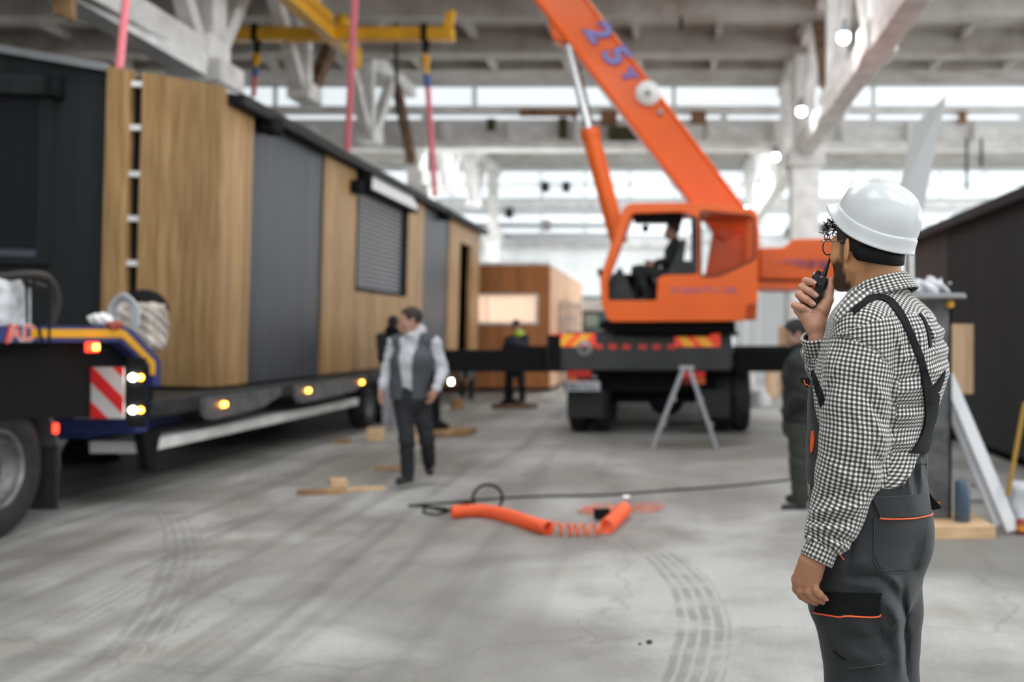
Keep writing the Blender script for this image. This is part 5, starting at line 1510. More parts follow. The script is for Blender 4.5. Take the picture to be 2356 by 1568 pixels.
def gingham():
    m = bpy.data.materials.new('gingham_cotton'); m.use_nodes = True
    N, L = nt(m); b = N['Principled BSDF']; b.inputs['Roughness'].default_value = .85
    b.inputs['Sheen Weight'].default_value = .15
    uv = N.new('ShaderNodeUVMap'); uv.uv_map = 'UVMap'; sp_ = N.new('ShaderNodeSeparateXYZ'); L.new(uv.outputs[0], sp_.inputs[0])
    def stripe(o):
        t = math_node(N, L, 'FRACT', math_node(N, L, 'DIVIDE', o, .0112))
        t = math_node(N, L, 'ABSOLUTE', math_node(N, L, 'SUBTRACT', t, .5))
        return math_node(N, L, 'ADD', math_node(N, L, 'MULTIPLY', math_node(N, L, 'SUBTRACT', t, .25), 9.0), .5, True)
    a = stripe(sp_.outputs[0]); c = stripe(sp_.outputs[1])
    s = math_node(N, L, 'ADD', a, c)
    col = ramp(N, L, math_node(N, L, 'MULTIPLY', s, .5), [(0, (.012, .013, .015)), (.5, (.17, .165, .15)), (1.0, (.74, .73, .69))])
    L.new(col, b.inputs['Base Color'])
    w = N.new('ShaderNodeTexWave'); w.inputs['Scale'].default_value = 400; L.new(uv.outputs[0], w.inputs[0])
    n = N.new('ShaderNodeTexNoise'); n.inputs['Scale'].default_value = 60; n.inputs['Detail'].default_value = 3
    tc = N.new('ShaderNodeTexCoord'); L.new(tc.outputs['Object'], n.inputs[0])
    bp = N.new('ShaderNodeBump'); bp.inputs['Strength'].default_value = .35; bp.inputs['Distance'].default_value = .004
    L.new(n.outputs['Fac'], bp.inputs['Height']); L.new(bp.outputs[0], b.inputs['Normal'])
    return m
GING = gingham()
uvs_, isL, isR = region_uv(vs_, fs_)
shirt = np_mesh('shirt', vs_, fs_, GING, hero, uvs=uvs_)
bvh_shirt = BVHTree.FromPolygons([Vector(v) for v in vs_], [tuple(int(i) for i in f) for f in fs_])
CAMP = Vector((0, 0, HC))

def hit(bvh, px, py, off=.003):
    d = Vector(((px - CX) / FP, 1, -(py - CY) / FP)).normalized()
    loc, nrm, i, dist = bvh.ray_cast(CAMP, d)
    if loc is None: return None, None
    if nrm.dot(d) > 0: nrm = -nrm
    return loc + nrm * off, nrm

def ribbon(bvh, path, name, m, par, th=.0025, off=.002, n=10, k=5):
    """path: list of (xa, ya, xb, yb): left and right edge of the band in photo pixels"""
    rows = []
    N_ = len(path)
    pa = smooth_path([Vector((a, b, 0)) for a, b, _, _ in path], n); pb = smooth_path([Vector((c, d, 0)) for _, _, c, d in path], n)
    for a, b in zip(pa, pb):
        row = []
        for i in range(k):
            q = a.lerp(b, i / (k - 1)); h_, nn = hit(bvh, q.x, q.y, off); t_ = 0.0
            while h_ is None and t_ < .9:
                t_ += .06; q2 = q.lerp(a.lerp(b, .3), t_); h_, nn = hit(bvh, q2.x, q2.y, off)
            row.append((h_, nn))
        rows.append(row)
    # fill the misses from neighbours
    for row in rows:
        good = [r for r in row if r[0] is not None]
        for i in range(k):
            if row[i][0] is None: row[i] = good[0] if good else (None, None)
    rows = [r for r in rows if r[0][0] is not None]
    vs = []; fs = []
    R_ = len(rows)
    for s in (0, 1):
        for row in rows:
            for h_, nn in row: vs.append(h_ + nn * (th * (1 - s)) - nn * (.0015 * s))
    def ix(s, r, i): return s * R_ * k + r * k + i
    for r in range(R_ - 1):
        for i in range(k - 1):
            fs.append((ix(0, r, i), ix(0, r, i + 1), ix(0, r + 1, i + 1), ix(0, r + 1, i)))
            fs.append((ix(1, r, i), ix(1, r + 1, i), ix(1, r + 1, i + 1), ix(1, r, i + 1)))
        for i in (0, k - 1): fs.append((ix(0, r, i), ix(0, r + 1, i), ix(1, r + 1, i), ix(1, r, i)))
    for r in (0, R_ - 1):
        for i in range(k - 1): fs.append((ix(0, r, i), ix(1, r, i), ix(1, r, i + 1), ix(0, r, i + 1)))
    b = MB(); b.add(vs, fs, 0, True)
    o = b.build(name, m, par)
    me = o.data; bm = bmesh.new(); bm.from_mesh(me)
    for e in bm.edges:
        if len(e.link_faces) == 2 and e.calc_face_angle(0) > .9: e.smooth = False
    bm.to_mesh(me); bm.free()
    return o

def piping(bvh, path, name, m, par, r=.0016, off=.003, n=8):
    pts = []
    for q in smooth_path([Vector((a, b, 0)) for a, b in path], n):
        h_, nn = hit(bvh, q.x, q.y, off)
        if h_ is not None: pts.append(h_)
    if len(pts) > 1: return MB().tube(pts, r, 8).build(name, m, par)

# ---------------------------------------------------------------- overalls
TP = table([(1390, 1975, .155, .13), (1340, 1990, .17, .142), (1300, 1996, .182, .148), (1260, 1999, .187, .154), (1200, 2001, .187, .158), (1140, 2000, .184, .153), (1100, 2000, .179, .149), (1060, 1999, .177, .151), (1034, 1998, .178, .153), (990, 1998, .178, .153)], sig=5)
folds_p = [(2085, 1060, 2100, 1180, .005, 5), (2100, 1050, 2110, 1150, -.004, 4), (2115, 1045, 2122, 1120, .005, 4), (2095, 1045, 2098, 1090, -.004, 3), (2070, 1070, 2080, 1140, .004, 6), (2125, 1050, 2132, 1110, -.003, 3),
           (2030, 1318, 2070, 1345, .008, 10), (2040, 1330, 2075, 1390, -.007, 9), (2020, 1365, 2082, 1440, .007, 12), (2078, 1340, 2084, 1560, -.008, 7), (2060, 1400, 2072, 1540, .007, 12), (1950, 1330, 2030, 1325, -.006, 9), (1945, 1340, 2040, 1352, .005, 9),
           (1925, 1450, 1990, 1470, -.004, 10), (2000, 1420, 2050, 1500, -.005, 12), (1930, 1490, 2000, 1520, .005, 9), (1960, 1235, 1950, 1300, -.004, 8), (1990, 1130, 2020, 1100, .005, 9), (2090, 1290, 2125, 1230, -.005, 8), (2060, 1330, 2110, 1300, -.006, 9), (1960, 1300, 2000, 1290, .004, 8), (2000, 1540, 2060, 1480, .006, 10), (1920, 1400, 1960, 1430, .005, 12), (2030, 1450, 2070, 1420, .006, 9)]
legL = [H(1972, 1290, -.085), H(1976, 1390, -.09), H(1988, 1480, -.09), H(1994, 1570, -.09), H(2000, 1690, -.09), H(1998, 1850, -.085), H(1998, 1965, -.08)]
legR = [H(2020, 1300, .085), H(2020, 1400, .095), H(2022, 1480, .095), H(2024, 1570, .09), H(2030, 1690, .09), H(2035, 1850, .09), H(2035, 1965, .09)]
legr = [.115, .118, .107, .103, .092, .085, .082]
ZF = 0.0
def d_pants(p):
    d = loft_sdf(p, TP, 2.25)
    d = smin(d, s_chain(p, legL, legr, .03), .03)
    d = smin(d, s_chain(p, legR, legr, .03), .025)
    d = smin(d, s_cap(p, H(2000, 1330, -.05), H(2015, 1330, .06), .115, .11), .04)
    d = smin(d, s_ell(p, H(2090, 1235, -.03), (.06, .09, .09)), .04)
    d = d - ridges(p, folds_p) * 2.1
    return smax(d, np.maximum(.075 - p[:, 2], p[:, 2] - waist_line((p - H(2000, 1000).astype(np.float32)) @ Lb.astype(np.float32))), .006)
vp, fp_ = surfnet(d_pants, (.25, 2.38, .05), (.86, 3.02, 1.22), .0085)
denim = mat('overall_cloth', (.017, .0195, .022), .8, var=.16, scale=14, bump=.12, bscale=160, sheen=.08)
blk = mat('overall_black_panel', (.005, .0055, .006), .9, bump=.1, bscale=200, spec=.2)
opipe = mat('orange_piping', (.85, .12, .03), .5)
over = np_mesh('overalls', vp, fp_, denim, hero)
bvh_p = BVHTree.FromPolygons([Vector(v) for v in vp], [tuple(int(i) for i in f) for f in fp_])
# bib: a shell around the front of the shirt
def d_bib(p):
    d = np.minimum(loft_sdf(p, TS), loft_sdf(p, TP)) - .006
    q = (p - H(2000, 1000).astype(np.float32)); f = q @ Fb.astype(np.float32); l = q @ Lb.astype(np.float32)
    top = HC - (872 - CY) * YH / FP
    return smax(d, np.maximum(np.maximum(.055 + .35 * np.clip(p[:, 2] - 1.2, 0, 1) - f, p[:, 2] - top), (HC - (1110 - CY) * YH / FP) - p[:, 2]), .006)
v, f = surfnet(d_bib, (.25, 2.38, .95), (.86, 3.02, 1.42), .008)
np_mesh('bib', v, f, denim, over)
allv = np.concatenate([vs_, v]); allf = np.concatenate([fs_, f + len(vs_)])
bvh_f = BVHTree.FromPolygons([Vector(q_) for q_ in allv], [tuple(int(i) for i in q_) for q_ in allf])
# pocket on the bib with orange edge, and the black side elastic
b = MB(); b.bar(H(1868, 888, .12), H(1852, 872, .16), .03, .012); b.build('bib_pocket_flap', blk, over, .003)
MB().tube([H(1850, 874, .13), H(1852, 883, .11), H(1862, 888, .10), H(1869, 889, .08)], .0018, 8).build('flap_piping', opipe, over)
# placed below once the ribbon tool exists

# straps on the shirt
bib_marks = True
strapm = mat('strap_elastic', (.0055, .0065, .0075), .85, bump=.1, bscale=400, spec=.2)
ribbon(bvh_shirt, [(1958, 714, 1966, 724), (1978, 697, 1986, 707), (1998, 682, 2004, 695), (2022, 678, 2020, 690), (2047, 684, 2039, 696), (2066, 702, 2053, 712), (2083, 727, 2069, 735), (2097, 757, 2083, 763), (2111, 790, 2097, 797), (2123, 820, 2109, 826), (2130, 850, 2116, 852), (2135, 885, 2119, 885)], 'shoulder_strap', strapm, over, .002, .0025)
ribbon(bvh_shirt, [(2117, 855, 2132, 850), (2121, 890, 2142, 892), (2124, 915, 2156, 905), (2126, 945, 2154, 935), (2124, 972, 2149, 965), (2116, 1000, 2142, 992), (2104, 1022, 2136, 1020), (2090, 1042, 2128, 1043)], 'back_yoke', strapm, over, .003, .004)
ribbon(bvh_shirt, [(2158, 872, 2172, 852), (2148, 885, 2170, 868), (2140, 896, 2164, 886), (2132, 905, 2158, 900)], 'shoulder_strap', strapm, over, .002, .0025, k=4)
ribbon(bvh_shirt, [(2112, 722, 2117, 721), (2124, 740, 2129, 738), (2131, 762, 2137, 761), (2135, 785, 2140, 784), (2137, 800, 2141, 799)], 'shoulder_strap', strapm, over, .003, .001)
ct_ = ribbon(bvh_shirt, [(1998, 652, 2012, 668), (1978, 664, 1996, 682), (1960, 678, 1978, 698), (1944, 696, 1958, 712), (1930, 716, 1940, 729), (1921, 738, 1926, 743)], 'collar_point', GING, shirt, .003, .004, 8, 9)
me_ = ct_.data; ul_ = me_.uv_layers.new(name='UVMap'); nrow = len(me_.vertices) // 2 // 9
for lp_ in me_.loops:
    vi = lp_.vertex_index % (nrow * 9); ul_.data[lp_.index].uv = ((vi % 9) / 8 * .024, (vi // 9) / nrow * .125)
ribbon(bvh_f, [(1868, 857, 1872, 849), (1874, 885, 1886, 882), (1882, 912, 1896, 908), (1889, 936, 1896, 928)], 'side_elastic', strapm, over, .002, .002, 6, 4)
ribbon(bvh_f, [(1870, 990, 1873, 990), (1868, 1005, 1875, 1005), (1867, 1022, 1874, 1022), (1867, 1040, 1870, 1040)], 'bib_orange_patch', opipe, over, .002, .002, 6, 4)
# shirt seams and cuff edges
seamm = mat('seam_stitching', (.1, .1, .1), .9)
piping(bvh_shirt, [(2100, 719), (2118, 722), (2135, 727), (2160, 733)], 'yoke_seam', GING, shirt, .0016, .0)
piping(bvh_shirt, [(1932, 776), (1950, 773), (1972, 778), (1992, 786), (2010, 798), (2030, 815), (2044, 833)], 'shoulder_seam', seamm, shirt, .0009, .0003)

# pockets of the overalls
def patch(poly4, name, m, par, th=.003, off=.001, k=10, bvh=None):
    (a, b, c, d) = poly4   # a-b top edge, d-c bottom edge
    return ribbon(bvh or bvh_p, [(*a, *b), ((a[0] * 2 + d[0]) / 3, (a[1] * 2 + d[1]) / 3, (b[0] * 2 + c[0]) / 3, (b[1] * 2 + c[1]) / 3), ((a[0] + 2 * d[0]) / 3, (a[1] + 2 * d[1]) / 3, (b[0] + 2 * c[0]) / 3, (b[1] + 2 * c[1]) / 3), (*d, *c)], name, m, par, th, off, 5, k)
patch(((2006, 1144), (2128, 1137), (2139, 1184), (2026, 1192)), 'hip_pocket_flap', denim, over, .004, .003)
piping(bvh_p, [(2023, 1189), (2028, 1192), (2060, 1193), (2100, 1191), (2135, 1186), (2140, 1181)], 'flap_piping', opipe, over, .0021, .007)
ribbon(bvh_p, [(2010, 1190, 2133, 1186), (2011, 1240, 2130, 1230), (2013, 1276, 2124, 1262), (2021, 1298, 2110, 1290), (2036, 1314, 2094, 1308)], 'hip_pocket', denim, over, .002, .001, 6, 9)
for q, nm in (([(2012, 1195), (2011, 1250), (2012, 1291), (2036, 1315), (2094, 1309), (2126, 1262), (2133, 1190)], 'pocket_seam'), ([(2004, 1143), (2060, 1141), (2126, 1136)], 'flap_seam')):
    piping(bvh_p, q, nm, mat('seam_shadow', (.05, .056, .06), .8), over, .0012, .0022)  # tone meant as the shadow along the seams
patch(((1893, 1360), (2027, 1364), (2024, 1415), (1876, 1408)), 'thigh_pocket_flap', blk, over, .004, .002)
piping(bvh_p, [(1876, 1408), (1905, 1413), (1950, 1417), (2000, 1417), (2020, 1416), (2025, 1411)], 'flap_piping', opipe, over, .0021, .006)
patch(((1888, 1416), (2022, 1418), (2034, 1526), (1950, 1540)), 'thigh_pocket', denim, over, .002, .001)
piping(bvh_p, [(1950, 1536), (1990, 1532), (2034, 1524)], 'pocket_seam', mat('seam_shadow', (.05, .056, .06), .8), over, .0013, .003)  # same painted seam shadow under the thigh pocket
patch(((1918, 1494), (1928, 1500), (1948, 1516), (1940, 1512)), 'pen_slot', blk, over, .002, .004, 4)
piping(bvh_p, [(1927, 1265), (1934, 1276), (1941, 1288)], 'pocket_piping', opipe, over, .0019, .004)
hp = MB(); hp.prism([(0, .012), (.018, -.01), (.03, -.024), (.034, -.028), (.008, -.034), (-.006, -.03)], H(2137, 1143, .05), (1, 0, 0), (0, 0, 1), .03)
hp.build('far_pocket_flap', blk, over, .003)
MB().tube([H(2158, 1155, .05), H(2163, 1157, .05)], .0022, 8).build('flap_piping', opipe, over)
# waist elastic gathers
we = MB()
for i in range(9):
    x = 2088 + i * 5
    a, n1 = hit(bvh_p, x, 1042, .001); b_, n2 = hit(bvh_p, x + 1, 1068, .001)
    if a and b_: we.tube([a, b_], .0026, 6)
we.build('waist_gathers', denim, over)
# boots
for lg, nm in ((legL, 'L'), (legR, 'R')):
    a = lg[-1]; a = np.array([a[0], a[1], .1]); toe = a + Fb * .2 + np.array([0, 0, -.055]); heel = a - Fb * .06 + np.array([0, 0, -.055])
    v, f = surfnet(lambda p: smax(smin(s_chain(p, [heel, toe], [.05, .052], .02), s_cap(p, a + np.array([0, 0, .03]), a, .06, .055), .03), -p[:, 2], .004), np.minimum(heel, toe) - .12, np.maximum(a, toe) + .15, .012)
    np_mesh('boot', v, f, mat('boot_leather', (.03, .022, .016), .5), hero)

# ---------------------------------------------------------------- head and neck
THD = 37.0
HF = head_frame(THD, 7, 0)
hc = H(1992, 573, 0.02)
neck0 = H(2022, 700, .0)
def d_headneck(p):
    q = (p - hc.astype(np.float32)) @ HF.astype(np.float32)
    d = head_sdf(q)
    d = smin(d, s_cap(p, hc + HF @ np.array([-.048, 0, -.03]), neck0, .060, .068), .018)
    return d
skin_h = (.60, .30, .14)
v1, f1 = surfnet(d_headneck, hc - np.array([.15, .16, .2]), hc + np.array([.16, .16, .15]), .0026)
q = (v1 - hc) @ HF
c1 = head_tint(q, skin_h)
_x, _z = q[:, 0], q[:, 2]
_n = .004 * np.sin(q[:, 1] * 300 + _x * 170)
bm = np.clip((_x + .004 + (.03 + _z) * .12 + _n) / .014, 0, 1) * np.clip((-.016 - .40 * (_x - .01) - _z + _n) / .02, 0, 1) * np.clip((_x + .02) / .03, 0, 1)
sbn = np.clip((_x - .004) / .008, 0, 1) * np.clip((.034 - _x) / .012, 0, 1) * (_z > -.04) * np.clip((.04 - _z) / .02, 0, 1) * .75
bm = np.maximum(bm, sbn) * (.86 + .14 * rng.random(len(q)))
c1 = c1 * (1 - bm[:, None]) + np.array([.018, .012, .008]) * bm[:, None]
# reddish nape
nap = np.clip((-.02 - q[:, 2]) / .04, 0, 1) * np.clip((-.03 - q[:, 0]) / .03, 0, 1)
c1 = c1 * (1 - .35 * nap[:, None]) + np.array([.24, .085, .035]) * .35 * nap[:, None]
stub = np.clip((-.052 - q[:, 0]) / .012, 0, 1) * np.clip((q[:, 2] + .075) / .05, 0, 1) * (.75 + .25 * rng.random(len(q)))
c1 = c1 * (1 - .6 * stub[:, None]) + np.array([.03, .02, .014]) * .6 * stub[:, None]

# ---------------------------------------------------------------- hands
def hr_(cx, cy, dy=0.0): return H(1810 + .1339 * cx, 570 + .1339 * cy, .08 + dy)
handR = {
    'palm': ([wrR + (wrR - hr_(500, 1330, .0)) * 2.2, hr_(500, 1330, .0), hr_(400, 1180, .0)], [.027, .0245, .022]),
    'meta': [([hr_(520, 1320, .0), hr_(560, 1120, .01), hr_(640, 1000, .012)], [.024, .026, .0185]),
             ([hr_(470, 1330, 0), hr_(330, 1160, .008), hr_(200, 1070, .016)], [.023, .02, .0135]),
             ([hr_(470, 1330, 0), hr_(300, 980, .034)], [.022, .014]), ([hr_(470, 1300, .01), hr_(370, 830, .046)], [.022, .014]),
             ([hr_(480, 1300, .01), hr_(450, 720, .05)], [.022, .0135]), ([hr_(640, 1000, .012), hr_(560, 700, .046)], [.018, .013]),
             ([hr_(480, 1300, .01), hr_(500, 1000, .035)], [.024, .02])],
    'fingers': [([hr_(470, 660, .052), hr_(325, 572, .022), hr_(390, 575, -.004), hr_(455, 600, -.013)], [.0115, .0108, .0102, .0092]),
                ([hr_(390, 790, .048), hr_(262, 672, .014), hr_(400, 745, -.010), hr_(492, 812, -.0145)], [.0115, .0108, .0102, .0092]),
                ([hr_(320, 950, .036), hr_(212, 800, .006), hr_(345, 888, -.012), hr_(446, 962, -.0155)], [.0115, .0108, .01, .009]),
                ([hr_(210, 1080, .016), hr_(140, 985, -.002), hr_(270, 1030, -.013), hr_(400, 1092, -.012)], [.0112, .0102, .0095, .0082]),
                ([hr_(620, 1050, .0), hr_(725, 890, -.004), hr_(752, 690, -.004), hr_(764, 545, .0)], [.022, .0135, .0100, .0082])]}
def hl_(cx, cy, dy=0.0): return H(1810 + .102 * cx, 1250 + .102 * cy, -.19 + dy)
handL = {
    'palm': ([hl_(640, 160, .0), hl_(590, 400, .0), hl_(500, 620, .006)], [.026, .0275, .026]),
    'meta': [([hl_(480, 430, .006), hl_(230, 800, .02)], [.024, .0145]), ([hl_(520, 430, 0), hl_(340, 830, .006)], [.024, .0145]),
             ([hl_(570, 430, -.002), hl_(470, 850, .0)], [.024, .014]), ([hl_(650, 450, .0), hl_(625, 860, .004)], [.023, .013]),
             ([hl_(700, 480, .01), hl_(690, 760, .016)], [.016, .012]), ([hl_(480, 600, .015), hl_(430, 800, .025)], [.024, .02])],
    'fingers': [([hl_(215, 800, .02), hl_(215, 1020, .028), hl_(330, 1180, .038), hl_(470, 1285, .044)], [.0118, .0102, .0092, .0078]),
                ([hl_(310, 850, .004), hl_(305, 1060, .008), hl_(450, 1230, .024), hl_(670, 1335, .036)], [.0115, .0102, .0095, .008]),
                ([hl_(450, 860, -.002), hl_(470, 1070, .0), hl_(610, 1220, .012), hl_(840, 1318, .026)], [.0112, .0102, .0095, .008]),
                ([hl_(610, 870, .002), hl_(640, 1030, -.003), hl_(740, 1140, .0), hl_(860, 1240, .01)], [.0118, .0105, .0095, .0082]),
                ([hl_(420, 560, .03), hl_(330, 760, .05), hl_(380, 950, .062), hl_(470, 1060, .064)], [.019, .0125, .011, .009])]}
def wrinkle(p): return 0
parts = [(v1, f1, c1)]
nails = {'R': [hr_(468, 590, -.013), hr_(492, 812, -.0145), hr_(446, 962, -.0155), hr_(400, 1092, -.012)], 'L': [hl_(860, 1240, .01), hl_(840, 1318, .026), hl_(670, 1335, .036)]}
for nm, hd, wr in (('R', handR, hr_(400, 950)), ('L', handL, hl_(500, 800))):
    v, f = surfnet(lambda p: hand_sdf(p, hd), wr - .125, wr + .125, .0017)
    c = np.tile(np.array((.56, .29, .19) if nm == 'R' else (.42, .2, .115)), (len(v), 1))
    # darker knuckles and creases, paler nails: own colours of the skin
    for fi, (pts, rs) in enumerate(hd['fingers'][:4]):
        for j in (1, 2):
            w = np.exp(-np.linalg.norm(v - pts[j], axis=1) ** 2 / .00012)
            c = c * (1 - .22 * w[:, None]) + np.array([.3, .1, .05]) * .22 * w[:, None]
    parts.append((v, f, c))
# hidden core so that head, arms and hands are one body
def d_core(p):
    d = s_cap(p, neck0, H(2020, 760), .06, .09)
    d = smin(d, s_cap(p, H(2020, 800), H(2000, 1200), .1, .1), .08)
    for a in (armL, armR): d = smin(d, s_chain(p, a, [.045, .045, .042, .038, .034, .03, .026, .02] if len(a) == 8 else [.045, .04, .035, .028, .016], .02), .03)
    d = smin(d, s_chain(p, legL[:], [.07] * 4 + [.055, .045, .04], .02), .04); d = smin(d, s_chain(p, legR[:], [.07] * 4 + [.055, .045, .04], .02), .04)
    return d
v, f = surfnet(d_core, (.2, 2.35, .02), (.9, 3.05, 1.68), .014)
parts.append((v, f, np.tile(np.array(skin_h), (len(v), 1))))
V_, F2, C_ = join_np(parts)
np_mesh('body', V_, F2, SKIN, hero, C_)
nailm = mat('fingernail', (.56, .33, .25), .25, coat=.4)
def nail(par, c, along, out, w=.0062, l=.0075):
    along = unit(along); out = unit(out - along * (out @ along)); side = np.cross(along, out)
    vs = []; fs = []
    for i in range(6):
        for j in range(7):
            a = (i / 5 * 2 - 1); t = (j / 6 * 2 - 1)
            r_ = (1 - abs(a) ** 3) ** .4 if abs(a) < 1 else .25
            tt = t * r_ if j not in (0,) else t * r_
            vs.append(c + along * a * l + side * t * w * (.35 + .65 * (1 - abs(a) ** 4)) + out * (.0013 - .0028 * t * t))
    for i in range(5):
        for j in range(6): fs.append((i * 7 + j, i * 7 + j + 1, (i + 1) * 7 + j + 1, (i + 1) * 7 + j))
    b = MB(); b.add([Vector(v) for v in vs], fs, 0, True); o = b.build('fingernail', nailm, par)
    m_ = o.modifiers.new('th', 'SOLIDIFY'); m_.thickness = .0008; m_.offset = -1
bodyo = [o for o in hero.children if o.name.startswith('body')][0]
tocam = np.array([-.2, -1.0, .05])
for fi in range(4):
    pts, rs = handR['fingers'][fi]; al = pts[3] - pts[2]
    nail(bodyo, pts[3] + unit(al) * .001 + unit(np.array([.15, -1, .25])) * (rs[3] * .93), al, np.array([.15, -1, .25]))
pts, rs = handL['fingers'][3]; al = pts[3] - pts[2]; nail(bodyo, pts[3] + unit([.6, -.5, -.1]) * rs[3] * .9, al, np.array([.6, -.5, -.1]), .0045, .005)

# ---------------------------------------------------------------- shirt collar and cuffs
def ring_strip(centers, frames, radii, name, m, par, th, uvscale=1.0):
    pass
def collar():
    """stand-and-fall collar as one folded band around the neck"""
    n = 56; rows = []
    # inner stand from the neck up, fold, outer fall
    prof = [(.000, -.030), (.002, -.005), (.004, .012), (.009, .0165), (.014, .010), (.020, -.008), (.027, -.026), (.029, -.030), (.024, -.029)]
    vs = []; fs = []; uv = []
    cen = H(2018, 664, 0.0)
    up = unit(np.array([0, 0, 1.0]) + Fb * .32)     # tilts down to the front
    f_ = unit(Fb - up * (Fb @ up)); l_ = Lb
    for i in range(n + 1):
        a = math.radians(-178 + 356 * i / n)        # 0 = nape
        ca, sa = math.cos(a), math.sin(a)
        front = max(0, -ca)
        rad_b, rad_l = .074 + .046 * front ** 1.6, .072 + .004 * abs(sa)
        for (o, zz) in prof:
            base = cen - f_ * ca * (rad_b + o * 1.1) + l_ * sa * (rad_l + o * 1.1)
            fall = zz - (.004 + .026 * front ** 1.2) * (1 if o > .015 else 0) - .046 * front ** 1.6
            vs.append(base + up * fall + np.array([0, 0, .004]))
    k = len(prof)
    for i in range(n):
        for j in range(k - 1): fs.append((i * k + j, i * k + j + 1, (i + 1) * k + j + 1, (i + 1) * k + j))
    faces = np.array(fs); verts = np.array(vs)
    uvv = []
    dist = [0]
    for j in range(1, k): dist.append(dist[-1] + math.hypot(prof[j][0] - prof[j - 1][0], prof[j][1] - prof[j - 1][1]) + (.008 if prof[j][0] > .015 else 0))
    for f in fs:
        for ix in f:
            i, j = divmod(ix, k); uvv.append((math.radians(356 * i / n) * .083, dist[j]))
    o = np_mesh('collar', verts, faces, GING, shirt, uvs=uvv)
    m_ = o.modifiers.new('th', 'SOLIDIFY'); m_.thickness = .0018
    s_ = o.modifiers.new('sub', 'SUBSURF'); s_.levels = 1; s_.render_levels = 1
collar()
def cuff(c, axis, r, length, name, flat=1.0, flare=.002, sidev=(0, 1, 0)):
    axis = unit(axis); s1 = unit(np.cross(axis, sidev)); s2 = np.cross(axis, s1)
    n = 44; prof = [(r - .006, -.004), (r - .003, 0), (r + flare, .001), (r + flare + .0015, -.004), (r + flare, -length * .5), (r + flare + .001, -length), (r - .004, -length - .004)]
    vs = []; fs = []; uvv = []; k = len(prof)
    for i in range(n + 1):
        a = 2 * math.pi * i / n
        for rr_, zz in prof: vs.append(c + (s1 * math.cos(a) * flat + s2 * math.sin(a)) * rr_ + axis * zz)
    for i in range(n):
        for j in range(k - 1):
            fs.append((i * k + j, i * k + j + 1, (i + 1) * k + j + 1, (i + 1) * k + j))
    for f in fs:
        for ix in f:
            i, j = divmod(ix, k); uvv.append((2 * math.pi * i / n * r, prof[j][1] * 1.0))
    return np_mesh(name, np.array(vs), np.array(fs), GING, shirt, uvs=uvv)
cuff(armL[-1] + unit(armL[-1] - armL[-2]) * .006, armL[-1] - armL[-2], .0435, .056, 'cuff', .95, .001)
cuff(armR[-1] + unit(armR[-1] - armR[-2]) * .004, np.array(hr_(500, 1330)) - armR[-2] * .55 - wrR * .45, .0435, .06, 'cuff', 1.0)

# ---------------------------------------------------------------- hair, curls, helmet
def d_hair(p):
    q = (p - hc.astype(np.float32)) @ HF.astype(np.float32); ql = q.copy(); ql[:, 1] = np.abs(ql[:, 1])
    d = s_ell(ql, (-.012, 0, .036), (.105, .083, .094))
    hl = .050 - .02 * np.clip((q[:, 2] - .03) / .05, 0, 1)                       # hairline in front of the temple
    d = smax(d, q[:, 0] - (.05 + .35 * np.clip(q[:, 2] - .03, 0, .1)), .006)
    d = smax(d, (.008 - q[:, 2]) - .9 * np.clip(.012 - q[:, 0], 0, .06) - .0, .005)
    d = smax(d, -.052 - q[:, 2], .004)
    return d + .0016 * np.sin(q[:, 0] * 500) * np.sin(q[:, 1] * 430) * np.sin(q[:, 2] * 460)
v, f = surfnet(d_hair, hc - .16, hc + .17, .004)
hairm = mat('dark_hair', (.014, .011, .010), .55, var=.4, scale=160, bump=.8, bscale=220)
hair_o = np_mesh('hair', v, f, hairm, hero)
HFm = lambda x, y, z: hc + HF @ np.array([x, y, z])
cu = MB(); r_ = random.Random(4)
for i in range(64):
    x = .078 + r_.uniform(-.014, .026); y = r_.uniform(-.02, .068); z = .088 - (x - .06) * .6 + r_.uniform(-.03, .014)
    R0 = r_.uniform(.004, .009); turns = r_.uniform(1.0, 2.2); ph = r_.uniform(0, 6.28); pts = []
    axd = unit([r_.uniform(-.2, .9), r_.uniform(-.6, .6), r_.uniform(-1.1, -.2)]); a1 = unit(np.cross(axd, [.3, .8, .2])); a2 = np.cross(axd, a1); L_ = r_.uniform(.014, .034)
    for k_ in range(26):
        t = k_ / 25; an = ph + turns * 2 * math.pi * t
        pts.append(Vector(HFm(*(np.array([x, y, z]) + axd * L_ * t + (a1 * math.cos(an) + a2 * math.sin(an)) * R0 * (1 - .3 * t)))))
    cu.tube(pts, .0012, 5)
cu.build('curls', hairm, hair_o)

# helmet
HH = head_frame(52, 25, 0)
hcn = H(2019, 510, 0.0)      # centre of the rim plane
def hel(u, rx, ry, z, ext=0.0, lift=0.0):
    c, s = math.cos(u), math.sin(u)
    pk = max(0, c) ** 3
    x = c * rx + ext * pk; y = s * ry * (1 - .16 * max(0, c))
    return hcn + HH @ np.array([x, y, z + lift * pk])
RX, RY = .1215, .0985
prof = [  # (scale, z, peak extension, peak lift)
    (.93, -.018, .0, .0), (1.0, -.033, .014, .012), (1.05, -.037, .026, .020), (1.064, -.0355, .029, .022), (1.061, -.032, .029, .023), (1.052, -.0295, .028, .023),
    (1.036, -.020, .020, .018), (1.026, -.010, .006, .012), (1.019, -.001, .002, .006), (1.014, .0015, .001, .005), (1.006, .0025, .0, .004), (.990, .0028, .0, .003), (.984, .005, .0, .002), (.984, .0092, 0, 0)]
for i in range(1, 15):
    t = i / 15 * math.pi / 2
    prof.append((.985 * math.cos(t) ** .82 if i < 15 else 0, .009 + .099 * math.sin(t) ** .95, 0, 0))
prof.append((.03, .1078, 0, 0))
nu = 96; vs = []; fs = []
